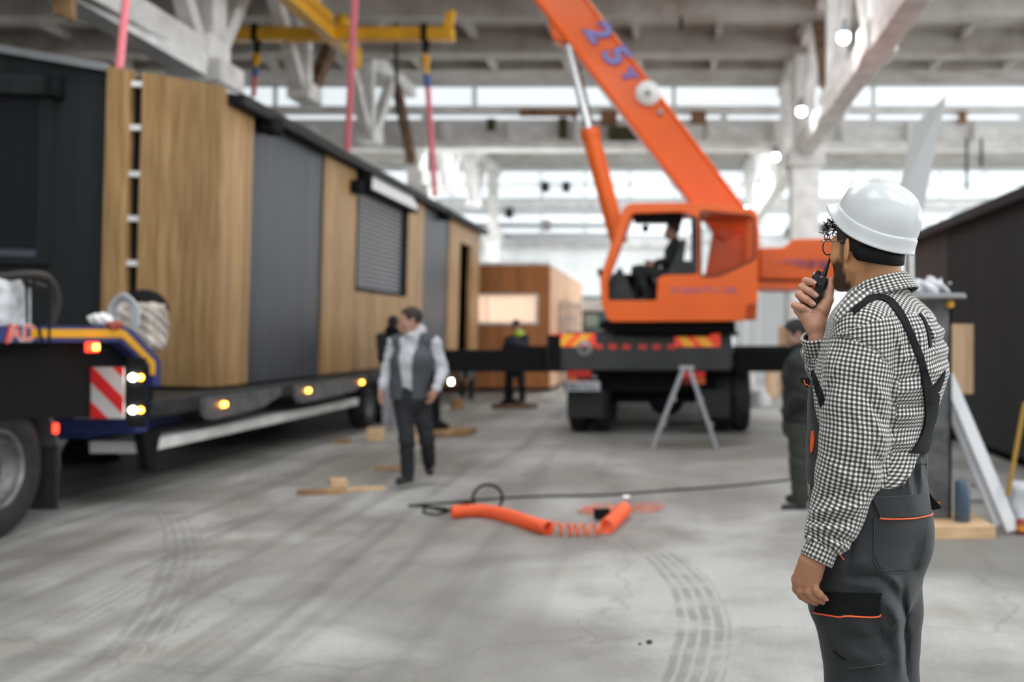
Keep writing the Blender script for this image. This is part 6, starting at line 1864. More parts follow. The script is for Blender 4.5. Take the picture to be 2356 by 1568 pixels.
for (s_, z, e, lf_) in prof:
    for i in range(nu):
        u = 2 * math.pi * i / nu
        rise = 0
        # central ridge and side ribs
        hz = max(0, (z - .02) / .09)
        if z > .02:
            yy = math.sin(u) * s_ * RY
            rise = .0048 * math.exp(-(yy / .02) ** 6) * min(1, hz * 3) + .0015 * math.exp(-((abs(yy) - .05) / .008) ** 2) * min(1, hz * 2)
        # ear-side dip of the rim
        dip = -.019 * max(0, math.sin(u - .25)) ** 2 * min(1, max(0, (.07 - z) / .06)) - .019 * max(0, math.sin(-u - .25)) ** 2 * min(1, max(0, (.07 - z) / .06))
        back = -.006 * max(0, -math.cos(u)) ** 2 * (1 if z < .002 else .5 if z < .01 else 0)
        k_ = 1 + rise / .12
        vs.append(Vector(hel(u, RX * s_ * k_, RY * s_ * k_, z + rise * hz + dip + back, e, lf_)))
K = len(prof)
for j in range(K - 1):
    for i in range(nu): fs.append((j * nu + i, j * nu + (i + 1) % nu, (j + 1) * nu + (i + 1) % nu, (j + 1) * nu + i))
fs.append(tuple(range((K - 1) * nu, K * nu)))
# inner shell
base = len(vs)
inner = [(.93, -.018), (.92, .0)] + [(.92 * math.cos(i / 8 * math.pi / 2) ** .8, -.0 + .096 * math.sin(i / 8 * math.pi / 2)) for i in range(1, 8)]
for (s_, z) in inner:
    for i in range(nu):
        u = 2 * math.pi * i / nu; vs.append(Vector(hel(u, RX * s_, RY * s_, z)))
for j in range(len(inner) - 1):
    for i in range(nu): fs.append((base + j * nu + i, base + (j + 1) * nu + i, base + (j + 1) * nu + (i + 1) % nu, base + j * nu + (i + 1) % nu))
fs.append(tuple(range(base + (len(inner) - 1) * nu, base + len(inner) * nu)))
hm = MB(); hm.add(vs, fs, 0, True)
hat = hm.build('hard_hat', mat('helmet_plastic', (.62, .64, .65), .26, coat=.35, spec=.4), hero)
# suspension band at the nape
hb = MB(); n = 60; vs = []; fs = []
for i in range(n + 1):
    a = math.radians(-78 + 156 * i / n); back = max(0, math.cos(a)); e_ = min(1, (1 - abs(2 * i / n - 1)) * 9) ** .5
    for (o, zz) in ((.0, .020 * e_), (.004, .018 * e_), (.005, -.013 * e_), (.001, -.015 * e_), (-.003, .0)):
        c_, s__ = math.cos(a), math.sin(a)
        vs.append(Vector(hc + HF @ np.array([-.010 - c_ * (.1 + o) * 1.0, s__ * (.084 + o), -.012 + zz * (1 + .35 * back) - .006 * back])))
for i in range(n):
    for j in range(5): fs.append((i * 5 + j, i * 5 + (j + 1) % 5, (i + 1) * 5 + (j + 1) % 5, (i + 1) * 5 + j))
hb.add(vs, fs, 0, True); hb.build('headband', mat('headband_black', (.005, .0055, .006), .7, spec=.2), hat)

# ---------------------------------------------------------------- glasses
gl = MB(); gm = mat('glasses_frame', (.01, .011, .013), .2, coat=.6)
for sgn in (1, -1):
    cen = np.array([.110, .034 * sgn, .000])
    ring = []
    for i in range(36):
        a = 2 * math.pi * i / 36; w = .024; h_ = .0235
        ring.append(Vector(HFm(*(cen + np.array([-.004 * abs(math.cos(a)) * (1 if math.cos(a) * sgn > 0 else 0), w * math.cos(a), h_ * math.sin(a) * (1.0 if math.sin(a) < 0 else .85)])))))
    gl.tube(ring, .0022, 8, closed=True)
gl.tube([Vector(HFm(.108, .011, .004)), Vector(HFm(.113, 0, .007)), Vector(HFm(.108, -.011, .004))], .0014, 8)
glo = gl.build('glasses', gm, hero)
for sgn in (1, -1):
    tp = [HFm(.112, .058 * sgn, .012), HFm(.104, .068 * sgn, .013), HFm(.05, .077 * sgn, .014), HFm(.0, .080 * sgn, .016), HFm(-.022, .080 * sgn, .004), HFm(-.04, .078 * sgn, -.02)]
    MB().tube(smooth_path([Vector(x) for x in tp], 6), .0014, 8).build('temple_arm', gm, glo)
    MB().cyl(Vector(HFm(.094, .0705 * sgn, .012)), Vector(HFm(.086, .072 * sgn, .0125)), .0022, 8).build('hinge', mat('gold_hinge', (.8, .55, .25), .2, 1.0), glo)
    cen = np.array([.109, .034 * sgn, .000]); lens = []
    lm = MB(); vv = [Vector(HFm(*(cen + np.array([.0, .023 * math.cos(a), .0215 * math.sin(a)])))) for a in [2 * math.pi * i / 28 for i in range(28)]]
    v2 = [v + Vector(HF[:, 0]) * .0015 for v in vv]
    lm.add(vv + v2, [tuple(range(28)), tuple(range(55, 27, -1))] + [(i, (i + 1) % 28, 28 + (i + 1) % 28, 28 + i) for i in range(28)])
    lm.build('lens', M['glass'], glo)

# ---------------------------------------------------------------- two-way radio in the raised hand
rad = thing('two_way_radio', 'black handheld two-way radio with antenna held up near the mouth', 'radio', tuple(hr_(430, 1000)))
ra_b = hr_(385, 1060, .012); ra_t = hr_(588, 520, .008)
ax_ = unit(ra_t - ra_b); sd = unit(np.cross(ax_, unit([.55, .83, .0]))); dp_ = np.cross(ax_, sd)
Rm = Matrix((Vector(sd), Vector(dp_), Vector(ax_))).transposed()
cen = (ra_b + ra_t) / 2; LN = float(np.linalg.norm(ra_t - ra_b)) + .012
radm = mat('radio_plastic', (.004, .0045, .005), .5, bump=.15, bscale=300)
rb = MB(); rb.prism([(-.020, -LN / 2), (.018, -LN / 2), (.021, -LN * .1), (.0225, LN * .42), (.018, LN / 2), (-.020, LN / 2), (-.0235, LN * .40), (-.0215, -LN * .1)], cen, sd, ax_, .028)
rbo = rb.build('radio_body', radm, rad, .004, 3)
q = MB(); q.prism([(-.013, -LN * .30), (.013, -LN * .30), (.015, LN * .28), (-.015, LN * .28)], cen - dp_ * .015 * (1 if dp_[1] > 0 else -1), sd, ax_, .003); q.build('speaker_panel', mat('radio_panel', (.006, .0065, .007), .4), rad, .001)
at0 = cen + ax_ * LN * .48 - sd * .006; at1 = hr_(775, 100, .015)
MB().tube([Vector(at0), Vector(at0 + (at1 - at0) * .25), Vector(at0 + (at1 - at0) * .6), Vector(at1)], [.0085, .0068, .0045, .0034], 14).build('antenna', radm, rad)
kn = MB().cyl(Vector(cen + ax_ * LN * .48 + sd * .012), Vector(cen + ax_ * (LN * .5 + .012) + sd * .012), .0075, 16); kn.build('volume_knob', radm, rad, .001)
k2 = MB().cyl(Vector(cen + ax_ * LN * .48 + sd * .024), Vector(cen + ax_ * (LN * .5 + .006) + sd * .024), .004, 12); k2.build('indicator', mat('radio_silver', (.6, .6, .6), .2, .8), rad)
b = MB(); b.ball(Vector(hr_(470, 660, -.004)), (.0045, .005, .006)); b.build('talk_button', mat('orange_button', (.8, .1, .02), .4), rad)
b = MB(); b.cyl(Vector(hr_(580, 500, -.006)), Vector(hr_(640, 512, -.006)), .0025, 8); b.build('knob_ring', mat('radio_silver2', (.6, .6, .6), .2, .8), rad)
# ------------------------------------------------------------------ right side: dark house, steel post, bench, planks
hb2 = thing('modular_house', 'matte black modular house with a sloping roof edge at the far right', 'house', (3.9, 12, 0))
XR = 3.87
pt = lambda px, py: (XR * FP / (px - CX), HC - (py - CY) * XR / (px - CX))
clad2 = plank_mat('black_ribbed_sheet', (.017, .0175, .019), (.02, .0205, .022), (.024, .025, .027), .2, 'y', .9, .25)
MB().bx(XR, XR + .1, 8.5, 14.15, .12, 3.02).build('metal_panel', clad2, hb2)
MB().bx(XR + .02, XR + .1, 14.15, 16.2, .12, 3.0).build('end_panel', mat('grey_brown_panel', (.085, .078, .075), .8, var=.15, scale=2, spec=.2), hb2)
MB().bx(XR - .08, XR + 3.4, 8.4, 16.4, 3.0, 3.12).build('roof', M['black'], hb2, .02)
MB().bx(XR - .10, XR - .04, 8.4, 16.4, 2.97, 3.10).build('gutter', mat('gutter_black2', (.02, .021, .023), .6, spec=.25), hb2, .015)
MB().bx(XR + .05, XR + 3.3, 16.2, 16.3, .12, 3.0).build('back_wall', clad2, hb2)
MB().bx(XR + .1, XR + 3.2, 8.6, 16.1, 0, .14).build('base_frame', M['black'], hb2)
# steel post with bench plate on it, standing on a timber pad
Yp = 7.6
p_ = thing('steel_post', 'rust-flecked dark steel plate post on a timber pad behind the man in front', 'post', tuple(G(2160, 1225) * 1.0))
gp_ = mat('scaly_steel', (.11, .11, .112), .55, .4, var=.4, scale=7, bump=.3, bscale=30)
a = P(2118, 1190, Yp); b = P(2188, 690, Yp)
MB().bx(a.x, b.x, Yp - .02, Yp + .02, a.z + .0, b.z).build('plate', gp_, p_)
MB().bx(b.x - .02, b.x, Yp - .02, Yp + .22, a.z, b.z).build('flange', gp_, p_)
tp = MB(); c = P(2080, 686, Yp); d = P(2222, 676, Yp); tp.bx(c.x, d.x - .05, Yp - .15, Yp + .3, c.z, d.z); tp.lathe([(.001, 0), (.05, 0), (.05, .03), (.001, .03)], (d.x - .05, Yp, c.z), 'z', 16)
tp.build('top_plate', M['steel_grey'], p_, .005)
MB().ball(P(2186, 700, Yp - .05), .03).build('clamp_knob', M['yellow'], p_)
zt = HC - (1192 - CY) * Yp / FP
o = MB().bx(a.x - .15, P(2262, 0, Yp).x, Yp - .3, Yp + .25, zt - .1, zt).build('timber_pad', M['pine'], None, .006); tag(o, 'pale timber plank pad carrying the steel post and blue bottle', 'plank')
o = MB().bx(a.x - .1, P(2256, 0, Yp).x, Yp - .25, Yp + .2, 0.0, zt - .101).build('gap_block', M['black']); tag(o, 'black filler for the shaded gap under the pale timber pad', 'block')  # black put in for the shade of the gap below the pad
o = MB(); c = P(2214, 1190, Yp - .12); o.lathe([(.001, 0), (.055, 0), (.06, .01), (.058, .29), (.05, .31), (.001, .315)], (c.x, Yp - .12, zt), 'z', 24)
o = o.build('thermos_flask', mat('slate_blue_plastic', (.045, .08, .12), .4, coat=.3)); tag(o, 'slate blue flask standing on the timber pad', 'flask')
# crumpled white film and gloves on the top plate
c = P(2135, 652, Yp)
v, f = surfnet(lambda p: s_ell(p, (0, 0, -.01), (.15, .1, .07)) + .02 * np.sin(p[:, 0] * 40 + 1) * np.sin(p[:, 1] * 37) + .014 * np.sin(p[:, 2] * 70 + p[:, 0] * 55), (-.2, -.15, -.1), (.2, .15, .12), .01)
v[:, 2] = np.maximum(v[:, 2], -.055)
o = np_mesh('plastic_film', v + np.array([c.x + .01, Yp + .03, HC - (676 - CY) * Yp / FP + .058]), f, mat('white_film', (.72, .73, .78), .25, bump=.4, bscale=20, coat=.5)); tag(o, 'crumpled white plastic film heaped on the steel post behind his shoulder', 'film')
v, f = surfnet(lambda p: s_chain(p, [np.array([-.06, 0, 0]), np.array([.0, 0, .02]), np.array([.07, 0, .035])], [.02, .026, .012], .01), (-.12, -.06, -.06), (.12, .06, .08), .008)
o = np_mesh('work_glove', v + np.array([P(2112, 0, Yp + .2).x, Yp + .2, HC - (676 - CY) * Yp / FP + .03]), f, M['yellow']); tag(o, 'ochre work glove lying behind the white film', 'glove')
# plywood sheet
a = P(2192, 905, 9.4); b = P(2238, 745, 9.4)
pv_ = plank_mat('plywood', (.50, .30, .16), (.58, .38, .22), (.62, .45, .30), .5, 'x', .6, .1)
pst = thing('plywood_stand', 'orange-brown plywood sheet on a dark upright, behind the steel post', 'plywood sheet', (a.x - .4, 9.46, 0))
MB().bx(a.x - .5, b.x, 9.38, 9.41, a.z, b.z).build('plywood_sheet', pv_, pst)
MB().bx(a.x - .45, a.x - .37, 9.41, 9.5, 0, b.z - .1).build('upright', M['dark_steel'], pst)
# white leaning frame
lfw = thing('leaning_rails', 'white aluminium A-shaped frame leaning beside the black house', 'frame', tuple(G(2300, 1215)))
alw = mat('white_aluminium', (.62, .63, .65), .35, .2)
MB().bar(P(2178, 862, 7.9), P(2330, 1222, 7.5), .10, .06, up=(0, 1, 0)).build('rail', alw, lfw, .01)
MB().bar(P(2176, 905, 8.0), P(2300, 1210, 7.62), .09, .05, up=(0, 1, 0)).build('rail', alw, lfw, .01)
MB().bar(P(2240, 1040, 7.8), P(2262, 1040, 7.75), .05, .05, up=(0, 0, 1)).build('brace', alw, lfw)
# ratchet strap, white bag, can, tool case and loose cables near the right edge
o = MB().tube(smooth_path([P(2358, 925, 7.9), P(2342, 1010, 7.7), P(2330, 1075, 7.5), P(2318, 1140, 7.4)], 6), .018, 8, flat=.4).build('yellow_strap', mat('ochre_webbing', (.3, .17, .02), .8)); tag(o, 'ochre strap hanging down at the right edge of the picture', 'strap')
c = G(2362, 1215)
v, f = surfnet(lambda p: s_box(p, (0, 0, .17), (.13, .12, .17), .06) + .015 * np.sin(p[:, 0] * 30) * np.sin(p[:, 2] * 27), (-.2, -.2, -.02), (.2, .2, .4), .015)
v[:, 2] = np.maximum(v[:, 2], 0)
o = np_mesh('white_bag', v + np.array([c.x + .03, c.y + .1, 0]), f, mat('bag_white', (.6, .62, .66), .6, var=.15, scale=9)); tag(o, 'white plastic bag on the floor at the right edge', 'bag')
c = G(2352, 1228); t = thing('paint_can', 'small red and orange can on the floor at the right edge', 'can', (c.x, c.y, 0))
MB().lathe([(.001, 0), (.045, 0), (.045, .11), (.001, .11)], (c.x, c.y, 0), 'z', 20).build('can_body', mat('can_red', (.3, .03, .02), .4), t)
MB().lathe([(.046, .03), (.0465, .07)], (c.x, c.y, 0), 'z', 20).build('can_label', mat('can_orange', (.75, .3, .03), .5), t)
for i, (pts, l) in enumerate((([(2200, 1112), (2240, 1118), (2275, 1128), (2300, 1150)], 'thin dark cable on the floor right of the flask, upper one'), ([(2195, 1150), (2230, 1153), (2262, 1156), (2290, 1175)], 'thin dark cable on the floor right of the flask, lower one'))):
    o = MB().tube(smooth_path([G(x, y) + Vector((0, 0, .008)) for x, y in pts], 6), .007, 6).build('loose_cable', M['black']); tag(o, l, 'cable', 'cables by the flask')
# leaning translucent panel behind the helmet
o = MB().prism([(0, 0), (0, .03), (1, .03), (1, 0)], (0, 0, 0), (1, 0, 0), (0, 0, 1), .01)
q = [P(2060, 470, 14.0), P(2125, 480, 14.0), P(2178, 215, 14.6), P(2168, 228, 14.6), P(2100, 290, 14.5)]
pn = MB(); nrm = (q[1] - q[0]).cross(q[2] - q[0]).normalized() * .02
pn.add(q + [v + nrm for v in q], [tuple(range(5)), tuple(range(9, 4, -1))] + [(i, (i + 1) % 5, 5 + (i + 1) % 5, 5 + i) for i in range(5)])
pn.build('leaning_panel', mat('ribbed_translucent_sheet', (.45, .46, .46), .35, bump=.6, bscale=18, stretch=(6, 1, .4)))
lp = bpy.data.objects['leaning_panel']
mb_ = thing('leaning_sheet', 'grey ribbed sheet standing at a slant behind the hard hat', 'sheet', tuple(P(2090, 480, 14.0)))
lp.parent = mb_; lp.location = -mb_.location; lp.name = 'sheet_panel'
MB().bar(P(2088, 480, 14.05), (P(2088, 0, 14.05).x, 14.05, 0), .08, .08).build('stand_post', M['steel_grey'], mb_)
MB().bx(P(2060, 0, 14).x, P(2120, 0, 14).x, 13.8, 14.3, 0, .05).build('stand_foot', M['steel_grey'], mb_)

# ------------------------------------------------------------------ A-frame trestle
al = mat('aluminium', (.42, .43, .46), .35, .6)
tr_ = thing('step_trestle', 'small grey aluminium A-frame trestle behind the crane truck rear', 'trestle', tuple((G(1498, 1034) + G(1652, 1020)) / 2))
ap = P(1580, 843, 13.0)
for dy in (-.0, .35):
    for (x, y) in ((1500, 1034), (1650, 1024)):
        g0 = G(x, y); g0 = Vector(((x - CX) * 13.0 / FP, 13.0 + dy, 0.0))
        MB().bar(g0 + Vector((0, 0, .0)), Vector((ap.x + (.03 if x > 1580 else -.03), ap.y + dy, ap.z)), .055, .07, up=(0, 1, 0)).build('leg', al, tr_, .008)
MB().bx(ap.x - .1, ap.x + .1, 12.95, 13.4, ap.z - .04, ap.z).build('top_step', al, tr_, .01)
for k_ in (.3, .6):
    for s in (-1, 1):
        x = ap.x + s * (.44 * (1 - k_)); MB().bx(x - .04, x + .04, 13.0, 13.35, ap.z * k_ - .02, ap.z * k_ + .01).build('rung', al, tr_)

# ------------------------------------------------------------------ on the floor: coil hose, cables, offcuts
ohose = mat('orange_hose', (.95, .13, .03), .35, coat=.3)
def coil(path, r, turns, name, lab, wire=.006, m=ohose, lift=0, n=14, fade=None):
    pts = smooth_path(path, 12); L = len(pts); out = []
    N_ = int(turns * n)
    for i in range(N_ + 1):
        t = i / N_
        tt = t if fade is None else fade(t)
        f = tt * (L - 1); a = int(min(f, L - 2)); p = pts[a].lerp(pts[a + 1], f - a)
        d = (pts[min(a + 1, L - 1)] - pts[a]).normalized(); s = d.cross(Vector((0, 0, 1))).normalized()
        an = 2 * math.pi * i / n
        out.append(p + Vector((0, 0, r + lift)) + s * math.cos(an) * r + Vector((0, 0, math.sin(an) * r)))
    return MB().tube(out, wire, 6).build(name, m)
g_ = [G(1040, 1192), G(1100, 1188), G(1160, 1198), G(1220, 1218), G(1262, 1230)]
o = coil(g_, .05, 62, 'coiled_air_hose', '', .0065); tag(o, 'tightly coiled orange air hose lying on the floor mid picture', 'hose')
o = coil([G(1255, 1228), G(1300, 1232), G(1340, 1232), G(1385, 1232)], .045, 6.5, 'stretched_air_hose', '', .009); tag(o, 'stretched-out orange hose coils linking to the orange spool', 'hose')
o = coil([G(1395, 1228), G(1412, 1212), G(1428, 1196), G(1436, 1186)], .055, 26, 'hose_bundle', '', .0075); tag(o, 'short upright bundle of orange hose by the black fitting', 'hose')
pal = mat('pale_orange_hose', (.8, .22, .14), .35)
for (cx_, cy_, n_, r0, l) in ((1385, 1176, 7, .13, 'thin orange hose rings spread on the floor behind the black fitting'), (1475, 1172, 3, .12, 'two thin pale orange hose rings right of the spool')):
    b = MB()
    r_ = random.Random(n_); pts = []
    for k_ in range(n_ * 24):
        t = k_ / 24; c = G(cx_ - 22 * (n_ > 3) + (45 if n_ > 3 else 25) * t / n_, cy_ + 4 * math.sin(t * 2))
        pts.append(c + Vector((r0 * math.cos(t * 2 * math.pi), r0 * .8 * math.sin(t * 2 * math.pi), .012 + .006 * (t % 3))))
    b.tube(pts, .0055, 6); o = b.build('hose_rings', pal); tag(o, l, 'hose')
fit = thing('hose_fitting', 'black hose coupling lying against the orange spool', 'fitting', tuple(G(1385, 1195)))
c = G(1385, 1195); MB().box((c.x, c.y, .05), (.13, .08, .08), 0, Matrix.Rotation(.3, 3, 'Z')).build('coupling', M['black'], fit, .015)
c2 = G(1440, 1180); MB().cyl(c2 + Vector((-.02, 0, .13)), c2 + Vector((.03, 0, .13)), .02, 12).build('nozzle', M['chrome'], fit)
o = MB().tube(smooth_path([G(1010, 1160) + Vector((0, 0, .01)), G(1200, 1145) + Vector((0, 0, .01)), G(1400, 1140) + Vector((0, 0, .01)), G(1560, 1128) + Vector((0, 0, .01)), G(1700, 1118) + Vector((0, 0, .01)), G(1830, 1104) + Vector((0, 0, .01)), G(1900, 1100) + Vector((0, 0, .01))], 8), .010, 6).build('long_cable', M['black']); tag(o, 'long dark cable running across the floor behind the orange hose', 'cable')
o = MB().tube(smooth_path([G(945, 1165) + Vector((0, 0, .01)), G(1000, 1160) + Vector((0, 0, .01)), G(1060, 1158) + Vector((0, 0, .01)), G(1110, 1168) + Vector((0, 0, .01)), G(1040, 1178) + Vector((0, 0, .012)), G(985, 1170) + Vector((0, 0, .014)), G(975, 1180) + Vector((0, 0, .012)), G(1005, 1186) + Vector((0, 0, .012)), G(1030, 1176) + Vector((0, 0, .02)), G(940, 1164) + Vector((0, 0, .012))], 8), .009, 6).build('tangled_cable', M['black']); tag(o, 'tangle of dark cable at the left end of the orange hose', 'cable')
c = G(1122, 1180); pts = [c + Vector((.12 * math.cos(a), .02 * math.cos(a), .125 + .115 * math.sin(a))) for a in [math.radians(-70 + i * 320 / 24) for i in range(25)]]
o = MB().tube(pts, .012, 8).build('cable_loop', M['black']); tag(o, 'upright loop of black cable over the coiled orange hose', 'cable')
def board(px, py, l, w, h, ang, name, lab, m, z=0.0, grp=None):
    c = G(px, py); o = MB().box((c.x, c.y, z + h / 2), (l, w, h), 0, Matrix.Rotation(ang, 3, 'Z')).build(name, m, None, .004); return tag(o, lab, 'offcut', grp)
board(738, 1136, .42, .11, .045, .25, 'wood_offcut', 'left darker plank of the offcuts left of the walking man', M['oldwood'])
board(822, 1128, .52, .12, .03, .32, 'wood_offcut', 'long pale plank of the offcuts left of the walking man', M['pine'])
board(778, 1128, .16, .14, .07, .5, 'wood_block', 'pale block sitting on the planks left of the walking man', M['pine'], .046)
board(894, 1080, .28, .1, .035, .05, 'wood_offcut', 'short brown board just left of the walking man', M['oldwood'])
board(864, 1012, .24, .26, .17, .3, 'wood_block', 'orange-brown timber block behind the walking man, near the trailer wheel', M['pine'])
board(787, 1019, .2, .14, .06, .1, 'wood_offcut', 'flat brown chip of wood nearer the trailer', M['oldwood'])
board(958, 1018, .12, .12, .2, .4, 'wood_block', 'small pale block seen between the walking man\'s legs', M['pine'])
board(1052, 940, .24, .2, .2, .4, 'wood_block', 'orange-brown block on the floor near the dark green legs', M['oldwood'])
board(1262, 917, .3, .2, .1, .2, 'white_scrap', 'white scrap on the floor left of the crane wheel', M['white_paint'])
board(1250, 922, .34, .14, .03, .2, 'wood_offcut', 'thin chip of wood beside the white scrap', M['pine'], 0)
# pebble
o = MB().ball(G(1494, 1480) + Vector((0, 0, .009)), (.016, .012, .010)).build('pebble', M['dark_steel']); tag(o, 'small dark stone on the floor in the foreground', 'stone')
o = MB().ball(G(1472, 1483) + Vector((0, 0, .005)), (.008, .007, .006)).build('pebble', M['dark_steel']); tag(o, 'tiny dark stone chip left of the small stone', 'stone')

# ------------------------------------------------------------------ far background
cab_f = plank_mat('cedar_boards', (.36, .125, .035), (.46, .18, .055), (.54, .25, .09), .16, 'x', .6, .4)
cab_s = plank_mat('cedar_boards_side', (.55, .30, .17), (.62, .37, .22), (.68, .44, .28), .16, 'y', .6, .3)
cb = thing('timber_cabin', 'orange-brown timber cabin with a wide window, behind the outrigger', 'cabin', (-4.8, 26, 0))
s26 = FP / 26
def q26(px, py): return ((px - CX) / s26, HC - (py - CY) / s26)
xa, zt_ = q26(1105, 610); xb, zb_ = q26(1265, 893)
wl, wt = q26(1100, 680); wr_, wb = q26(1232, 740)
m_ = MB(); m_.bx(xa - 2.2, xb, 26, 26.1, wt, zt_); m_.bx(xa - 2.2, xb, 26, 26.1, .1, wb); m_.bx(wr_, xb, 26, 26.1, wb, wt); m_.bx(xa - 2.2, wl, 26, 26.1, wb, wt)
m_.build('front_wall', cab_f, cb)
MB().bx(xb - .1, xb, 26.1, 35, .1, zt_).build('side_wall', cab_s, cb)
MB().bx(xa - 2.3, xb + .02, 25.95, 35, zt_, zt_ + .08).build('roof', M['white_paint'], cb)
MB().bx(xa - 2.2, xb, 26.05, 35, 0, .1).build('base', M['black'], cb)
wn = MB().bx(wl, wr_, 26.12, 26.16, wb, wt).build('lit_window', mat('warm_lit_pane', (.9, .65, .5), .3, emit=(1, .68, .48), estr=.85), cb)
fm_ = MB(); fm_.bx(wl, wr_ + .06, 25.96, 26.1, wb - .07, wb); fm_.bx(wl, wr_ + .06, 25.96, 26.1, wt, wt + .05); fm_.bx(wr_, wr_ + .07, 25.96, 26.1, wb, wt); fm_.bx(q26(1122, 0)[0], q26(1124, 0)[0], 26.0, 26.1, wb, wt)
fm_.build('window_frame', M['white_paint'], cb)
MB().bx(xa - 2.2, xa - 2.1, 26, 35, 0, zt_).build('far_wall', cab_s, cb)
# machinery and racks
mch = thing('machine', 'blurred teal and grey machine between the cabin and the crane', 'machine', (-2.6, 30, 0))
def q30(px, py, Y=30): return P(px, py, Y)
a = q30(1338, 680); b = q30(1400, 770); m_ = MB(); m_.bx(a.x, b.x, 30, 31, 0, a.z); m_.build('machine_body', mat('teal_grey', (.08, .13, .13), .5, var=.3, scale=3), mch, .05)
a = q30(1335, 690); b = q30(1390, 715); MB().bx(a.x, b.x, 29.8, 30, b.z, a.z).build('machine_hood', M['white_paint'], mch, .05)
a = q30(1345, 722); b = q30(1375, 752); MB().bx(a.x, b.x, 29.85, 30, b.z, a.z).build('machine_window', mat('pale_green', (.3, .38, .3), .4), mch, .03)
rk = thing('metal_rack', 'tall thin grey metal rack standing beside the pale cabin side', 'rack', tuple(P(1308, 768, 28) * Vector((1, 1, 0))))
for x in (1292, 1305, 1318, 1330):
    a = P(x, 690, 28); MB().bx(a.x - .03, a.x + .03, 28, 28.06, 0, a.z - (.1 if x > 1310 else 0)).build('upright', M['steel_grey'], rk)
for y in (700, 735, 765):
    a = P(1290, y, 28); b = P(1332, y, 28); MB().bx(a.x, b.x, 28, 28.5, a.z - .03, a.z + .03).build('shelf', M['white_paint'], rk)
wp = mat('white_panel', (.62, .65, .67), .5)
for i, (x0, x1, y0, l) in enumerate(((1688, 1716, 700, 'short white wall panel right of the crane cab'), (1718, 1746, 680, 'middle white wall panel under the counterweight'), (1748, 1803, 668, 'widest white wall panel under the counterweight'))):
    a = P(x0, y0, 31); b = P(x1, 790, 31); o = MB().bx(a.x, b.x, 31, 31.15, 0, a.z).build('wall_panel', wp); tag(o, l, 'panel', 'white panels stored behind the crane')
a = P(1805, 640, 29); o = MB().bx(a.x, a.x + .35, 29, 29.2, 0, a.z + .4).build('steel_pole', M['steel_grey']); tag(o, 'grey upright pole behind the raised hand', 'pole')
jk = [(1700, 930, .5, .3, .3, M['white_paint'], 'white rubble sack left of the heap behind the dark jacketed man'), (1745, 935, .55, .3, .35, wp, 'crumpled white sheet in the heap behind the dark jacketed man'), (1720, 905, .6, .4, .9, M['beam_paint'], 'grey carton at the back of the heap'), (1775, 915, .4, .4, .95, M['pine'], 'upright light wood board by the dark jacketed man'), (1800, 905, .3, .3, 1.7, M['pine'], 'tall pale wood piece in front of his face'), (1700, 912, .3, .3, .7, M['oldwood'], 'small brown box next to the crane wheel')]
for i, (px, py, w, d, h_, m, l) in enumerate(jk):
    c = G(px, py)
    if i < 2:
        v, f = surfnet(lambda p: s_ell(p, (0, 0, .0), (w * .5, d * .5, h_)) + .04 * np.sin(p[:, 0] * 17 + i) * np.sin(p[:, 1] * 15), (-.5, -.4, -.1), (.5, .4, .6), .035); v[:, 2] = np.maximum(v[:, 2], 0)
        o = np_mesh('scrap_sack', v + np.array([c.x, c.y, 0]), f, m)
    else:
        o = MB().box((c.x, c.y, h_ / 2), (w * .6, .1, h_), 0, Matrix.Rotation(.1 * i, 3, 'Z')).build('scrap_board' if i != 2 else 'carton', m, None, .01)
    tag(o, l, 'scrap')
o = MB().bx(P(1130, 0, 44).x, P(1400, 0, 44).x, 43.8, 44.2, 5.7, 5.95).build('wall_duct', M['steel_grey']); tag(o, 'thin grey duct along the far wall above the timber cabin', 'duct')
for i, (px, py, l) in enumerate(((1255, 430, 'small black speaker on the far wall, left of the ram'), (1303, 430, 'small grey box on the far wall beside the ram'), (1258, 518, 'round brown fitting low on the far wall'), (1815, 535, 'dark box on the far wall left of the white column'), (1895, 525, 'dark box on the far wall right of the column'), (1172, 490, 'small dark spot fitting on the far wall near the roof tip'))):
    a = P(px, py, 44.6); o = MB().box((a.x, 44.55, a.z), (.35 if i != 4 else .6, .3, .45), 0).build('wall_fitting', M['dark_steel'] if i != 2 else M['rust'], None, .05); tag(o, l, 'wall fitting')
for i, (x, y0, y1, l) in enumerate(((2224, 355, 440, 'thin dark conduit hanging at the upper right'), (2258, 355, 385, 'short dark conduit beside the long one'), (1568, -20, 68, 'dark rod hanging at the top edge right of the boom'), (912, 175, 260, 'dark hook rod hanging near the yellow beam'))):
    Yh = 29 if i < 2 else 22 if i == 2 else 24
    a = P(x, y0, Yh); b = P(x, y1, Yh); o = MB().cyl((a.x, Yh, 9.0 if i > 1 else 7.2), (a.x, Yh, b.z), .045, 8).build('hanging_conduit', M['dark_steel']); tag(o, l, 'conduit')
WORLD_STR = 0.6; ROOF_GLOW = 4.9; BACK = 1.7; SIDE = 6.0
# ------------------------------------------------------------------ daylight and glowing panes added out of view
W = bpy.data.worlds.new('hall_daylight'); SC.world = W; W.use_nodes = True
bg = W.node_tree.nodes['Background']; bg.inputs[0].default_value = (.93, .97, 1, 1); bg.inputs[1].default_value = WORLD_STR

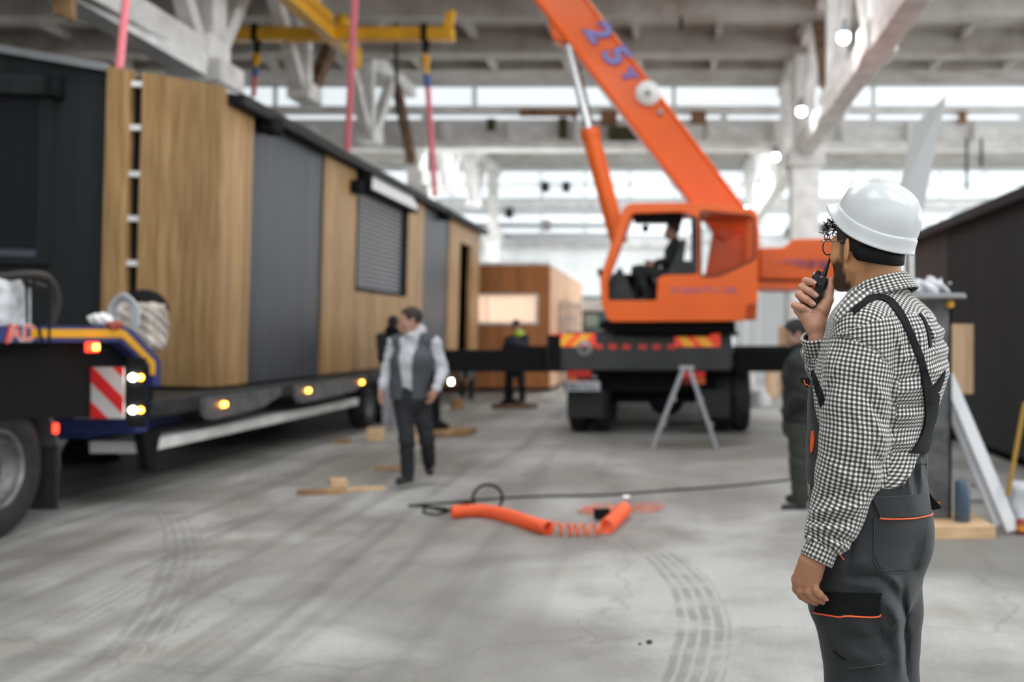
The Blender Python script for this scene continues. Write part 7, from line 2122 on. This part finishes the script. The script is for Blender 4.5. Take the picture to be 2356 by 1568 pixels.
far_fill_m = mat('added_far_pane', (.8, .85, .9), .3, emit=(.95, .98, 1.0), estr=14)  # glow for roof panes added behind the girder to brighten the far hall
roof_fill_m = mat('added_roof_pane', (.8, .85, .9), .3, emit=(.95, .98, 1.0), estr=ROOF_GLOW)  # glow for unseen roof panes added overhead as soft light
for j, (x0, x1, y0, y1) in enumerate(((-6, -1, -3, 3), (1.5, 9, -4, 2.5), (-6, 0, 7, 11.5), (3, 9, 6, 11), (-2, 2.2, 14.5, 19.5), (6, 12, 14, 20), (-5, 1.2, 31.5, 38), (6.5, 15, 31.5, 38), (-21, -11, 31.5, 38))):
    o = MB().bx(x0, x1, y0, y1, 8.97, 8.99).build('window_%d' % (10 + j), roof_fill_m if j < 6 else far_fill_m); struct(o)  # light panes added under the ceiling, no known roof windows
    g = MB(); nx = max(2, int((x1 - x0) / 1.5))
    for i in range(nx + 1): g.bx(x0 + (x1 - x0) * i / nx - .04, x0 + (x1 - x0) * i / nx + .04, y0, y1, 8.9, 8.98)
    for y in (y0, (y0 + y1) / 2, y1): g.bx(x0, x1, y - .04, y + .04, 8.9, 8.98)
    g.build('window_frame', frame_m, o)
o = MB().bx(-15, 13, -8.98, -8.94, 4.6, 8.7).build('window_30', mat('added_rear_pane', (.8, .85, .9), .3, emit=(.97, .99, 1.0), estr=BACK)); struct(o)  # glowing pane added behind the camera to light surfaces facing it
g = MB()
for i in range(15): g.bx(-15 + 2 * i - .05, -15 + 2 * i + .05, -8.94, -8.88, 4.6, 8.7)
g.build('window_frame', frame_m, o)

struct(MB().bx(26, 26.3, -9, 46, 0, 9).build('wall_right', brick))
o = MB().bx(25.94, 25.98, -5, 36, 2.0, 8.4).build('window_31', mat('added_side_pane', (.8, .85, .9), .3, emit=(.94, .97, 1.0), estr=SIDE)); struct(o)  # unseen glowing pane added on the right to brighten the long sides
g = MB()
for i in range(15): g.bx(25.88, 25.94, -5 + 2.93 * i - .05, -5 + 2.93 * i + .05, 2.0, 8.4)
g.build('window_frame', frame_m, o)

# ------------------------------------------------------------------ camera and colour
cam_d = bpy.data.cameras.new('camera'); cam = bpy.data.objects.new('camera', cam_d); COL.objects.link(cam)
cam.location = (0, 0, HC); cam.rotation_euler = (math.radians(90), 0, 0)
cam_d.sensor_width = 36; cam_d.lens = 35; cam_d.shift_x = (1178 - CX) / 2356; cam_d.shift_y = -(784 - CY) / 2356
cam_d.clip_start = .05; cam_d.clip_end = 300
cam_d.dof.use_dof = True; cam_d.dof.focus_distance = 2.64; cam_d.dof.aperture_fstop = 1.7
SC.camera = cam
SC.view_settings.view_transform = 'Standard'; SC.view_settings.look = 'None'
SC.view_settings.gamma = 1; SC.view_settings.use_curve_mapping = False
SC.view_settings.exposure = EXPOSURE
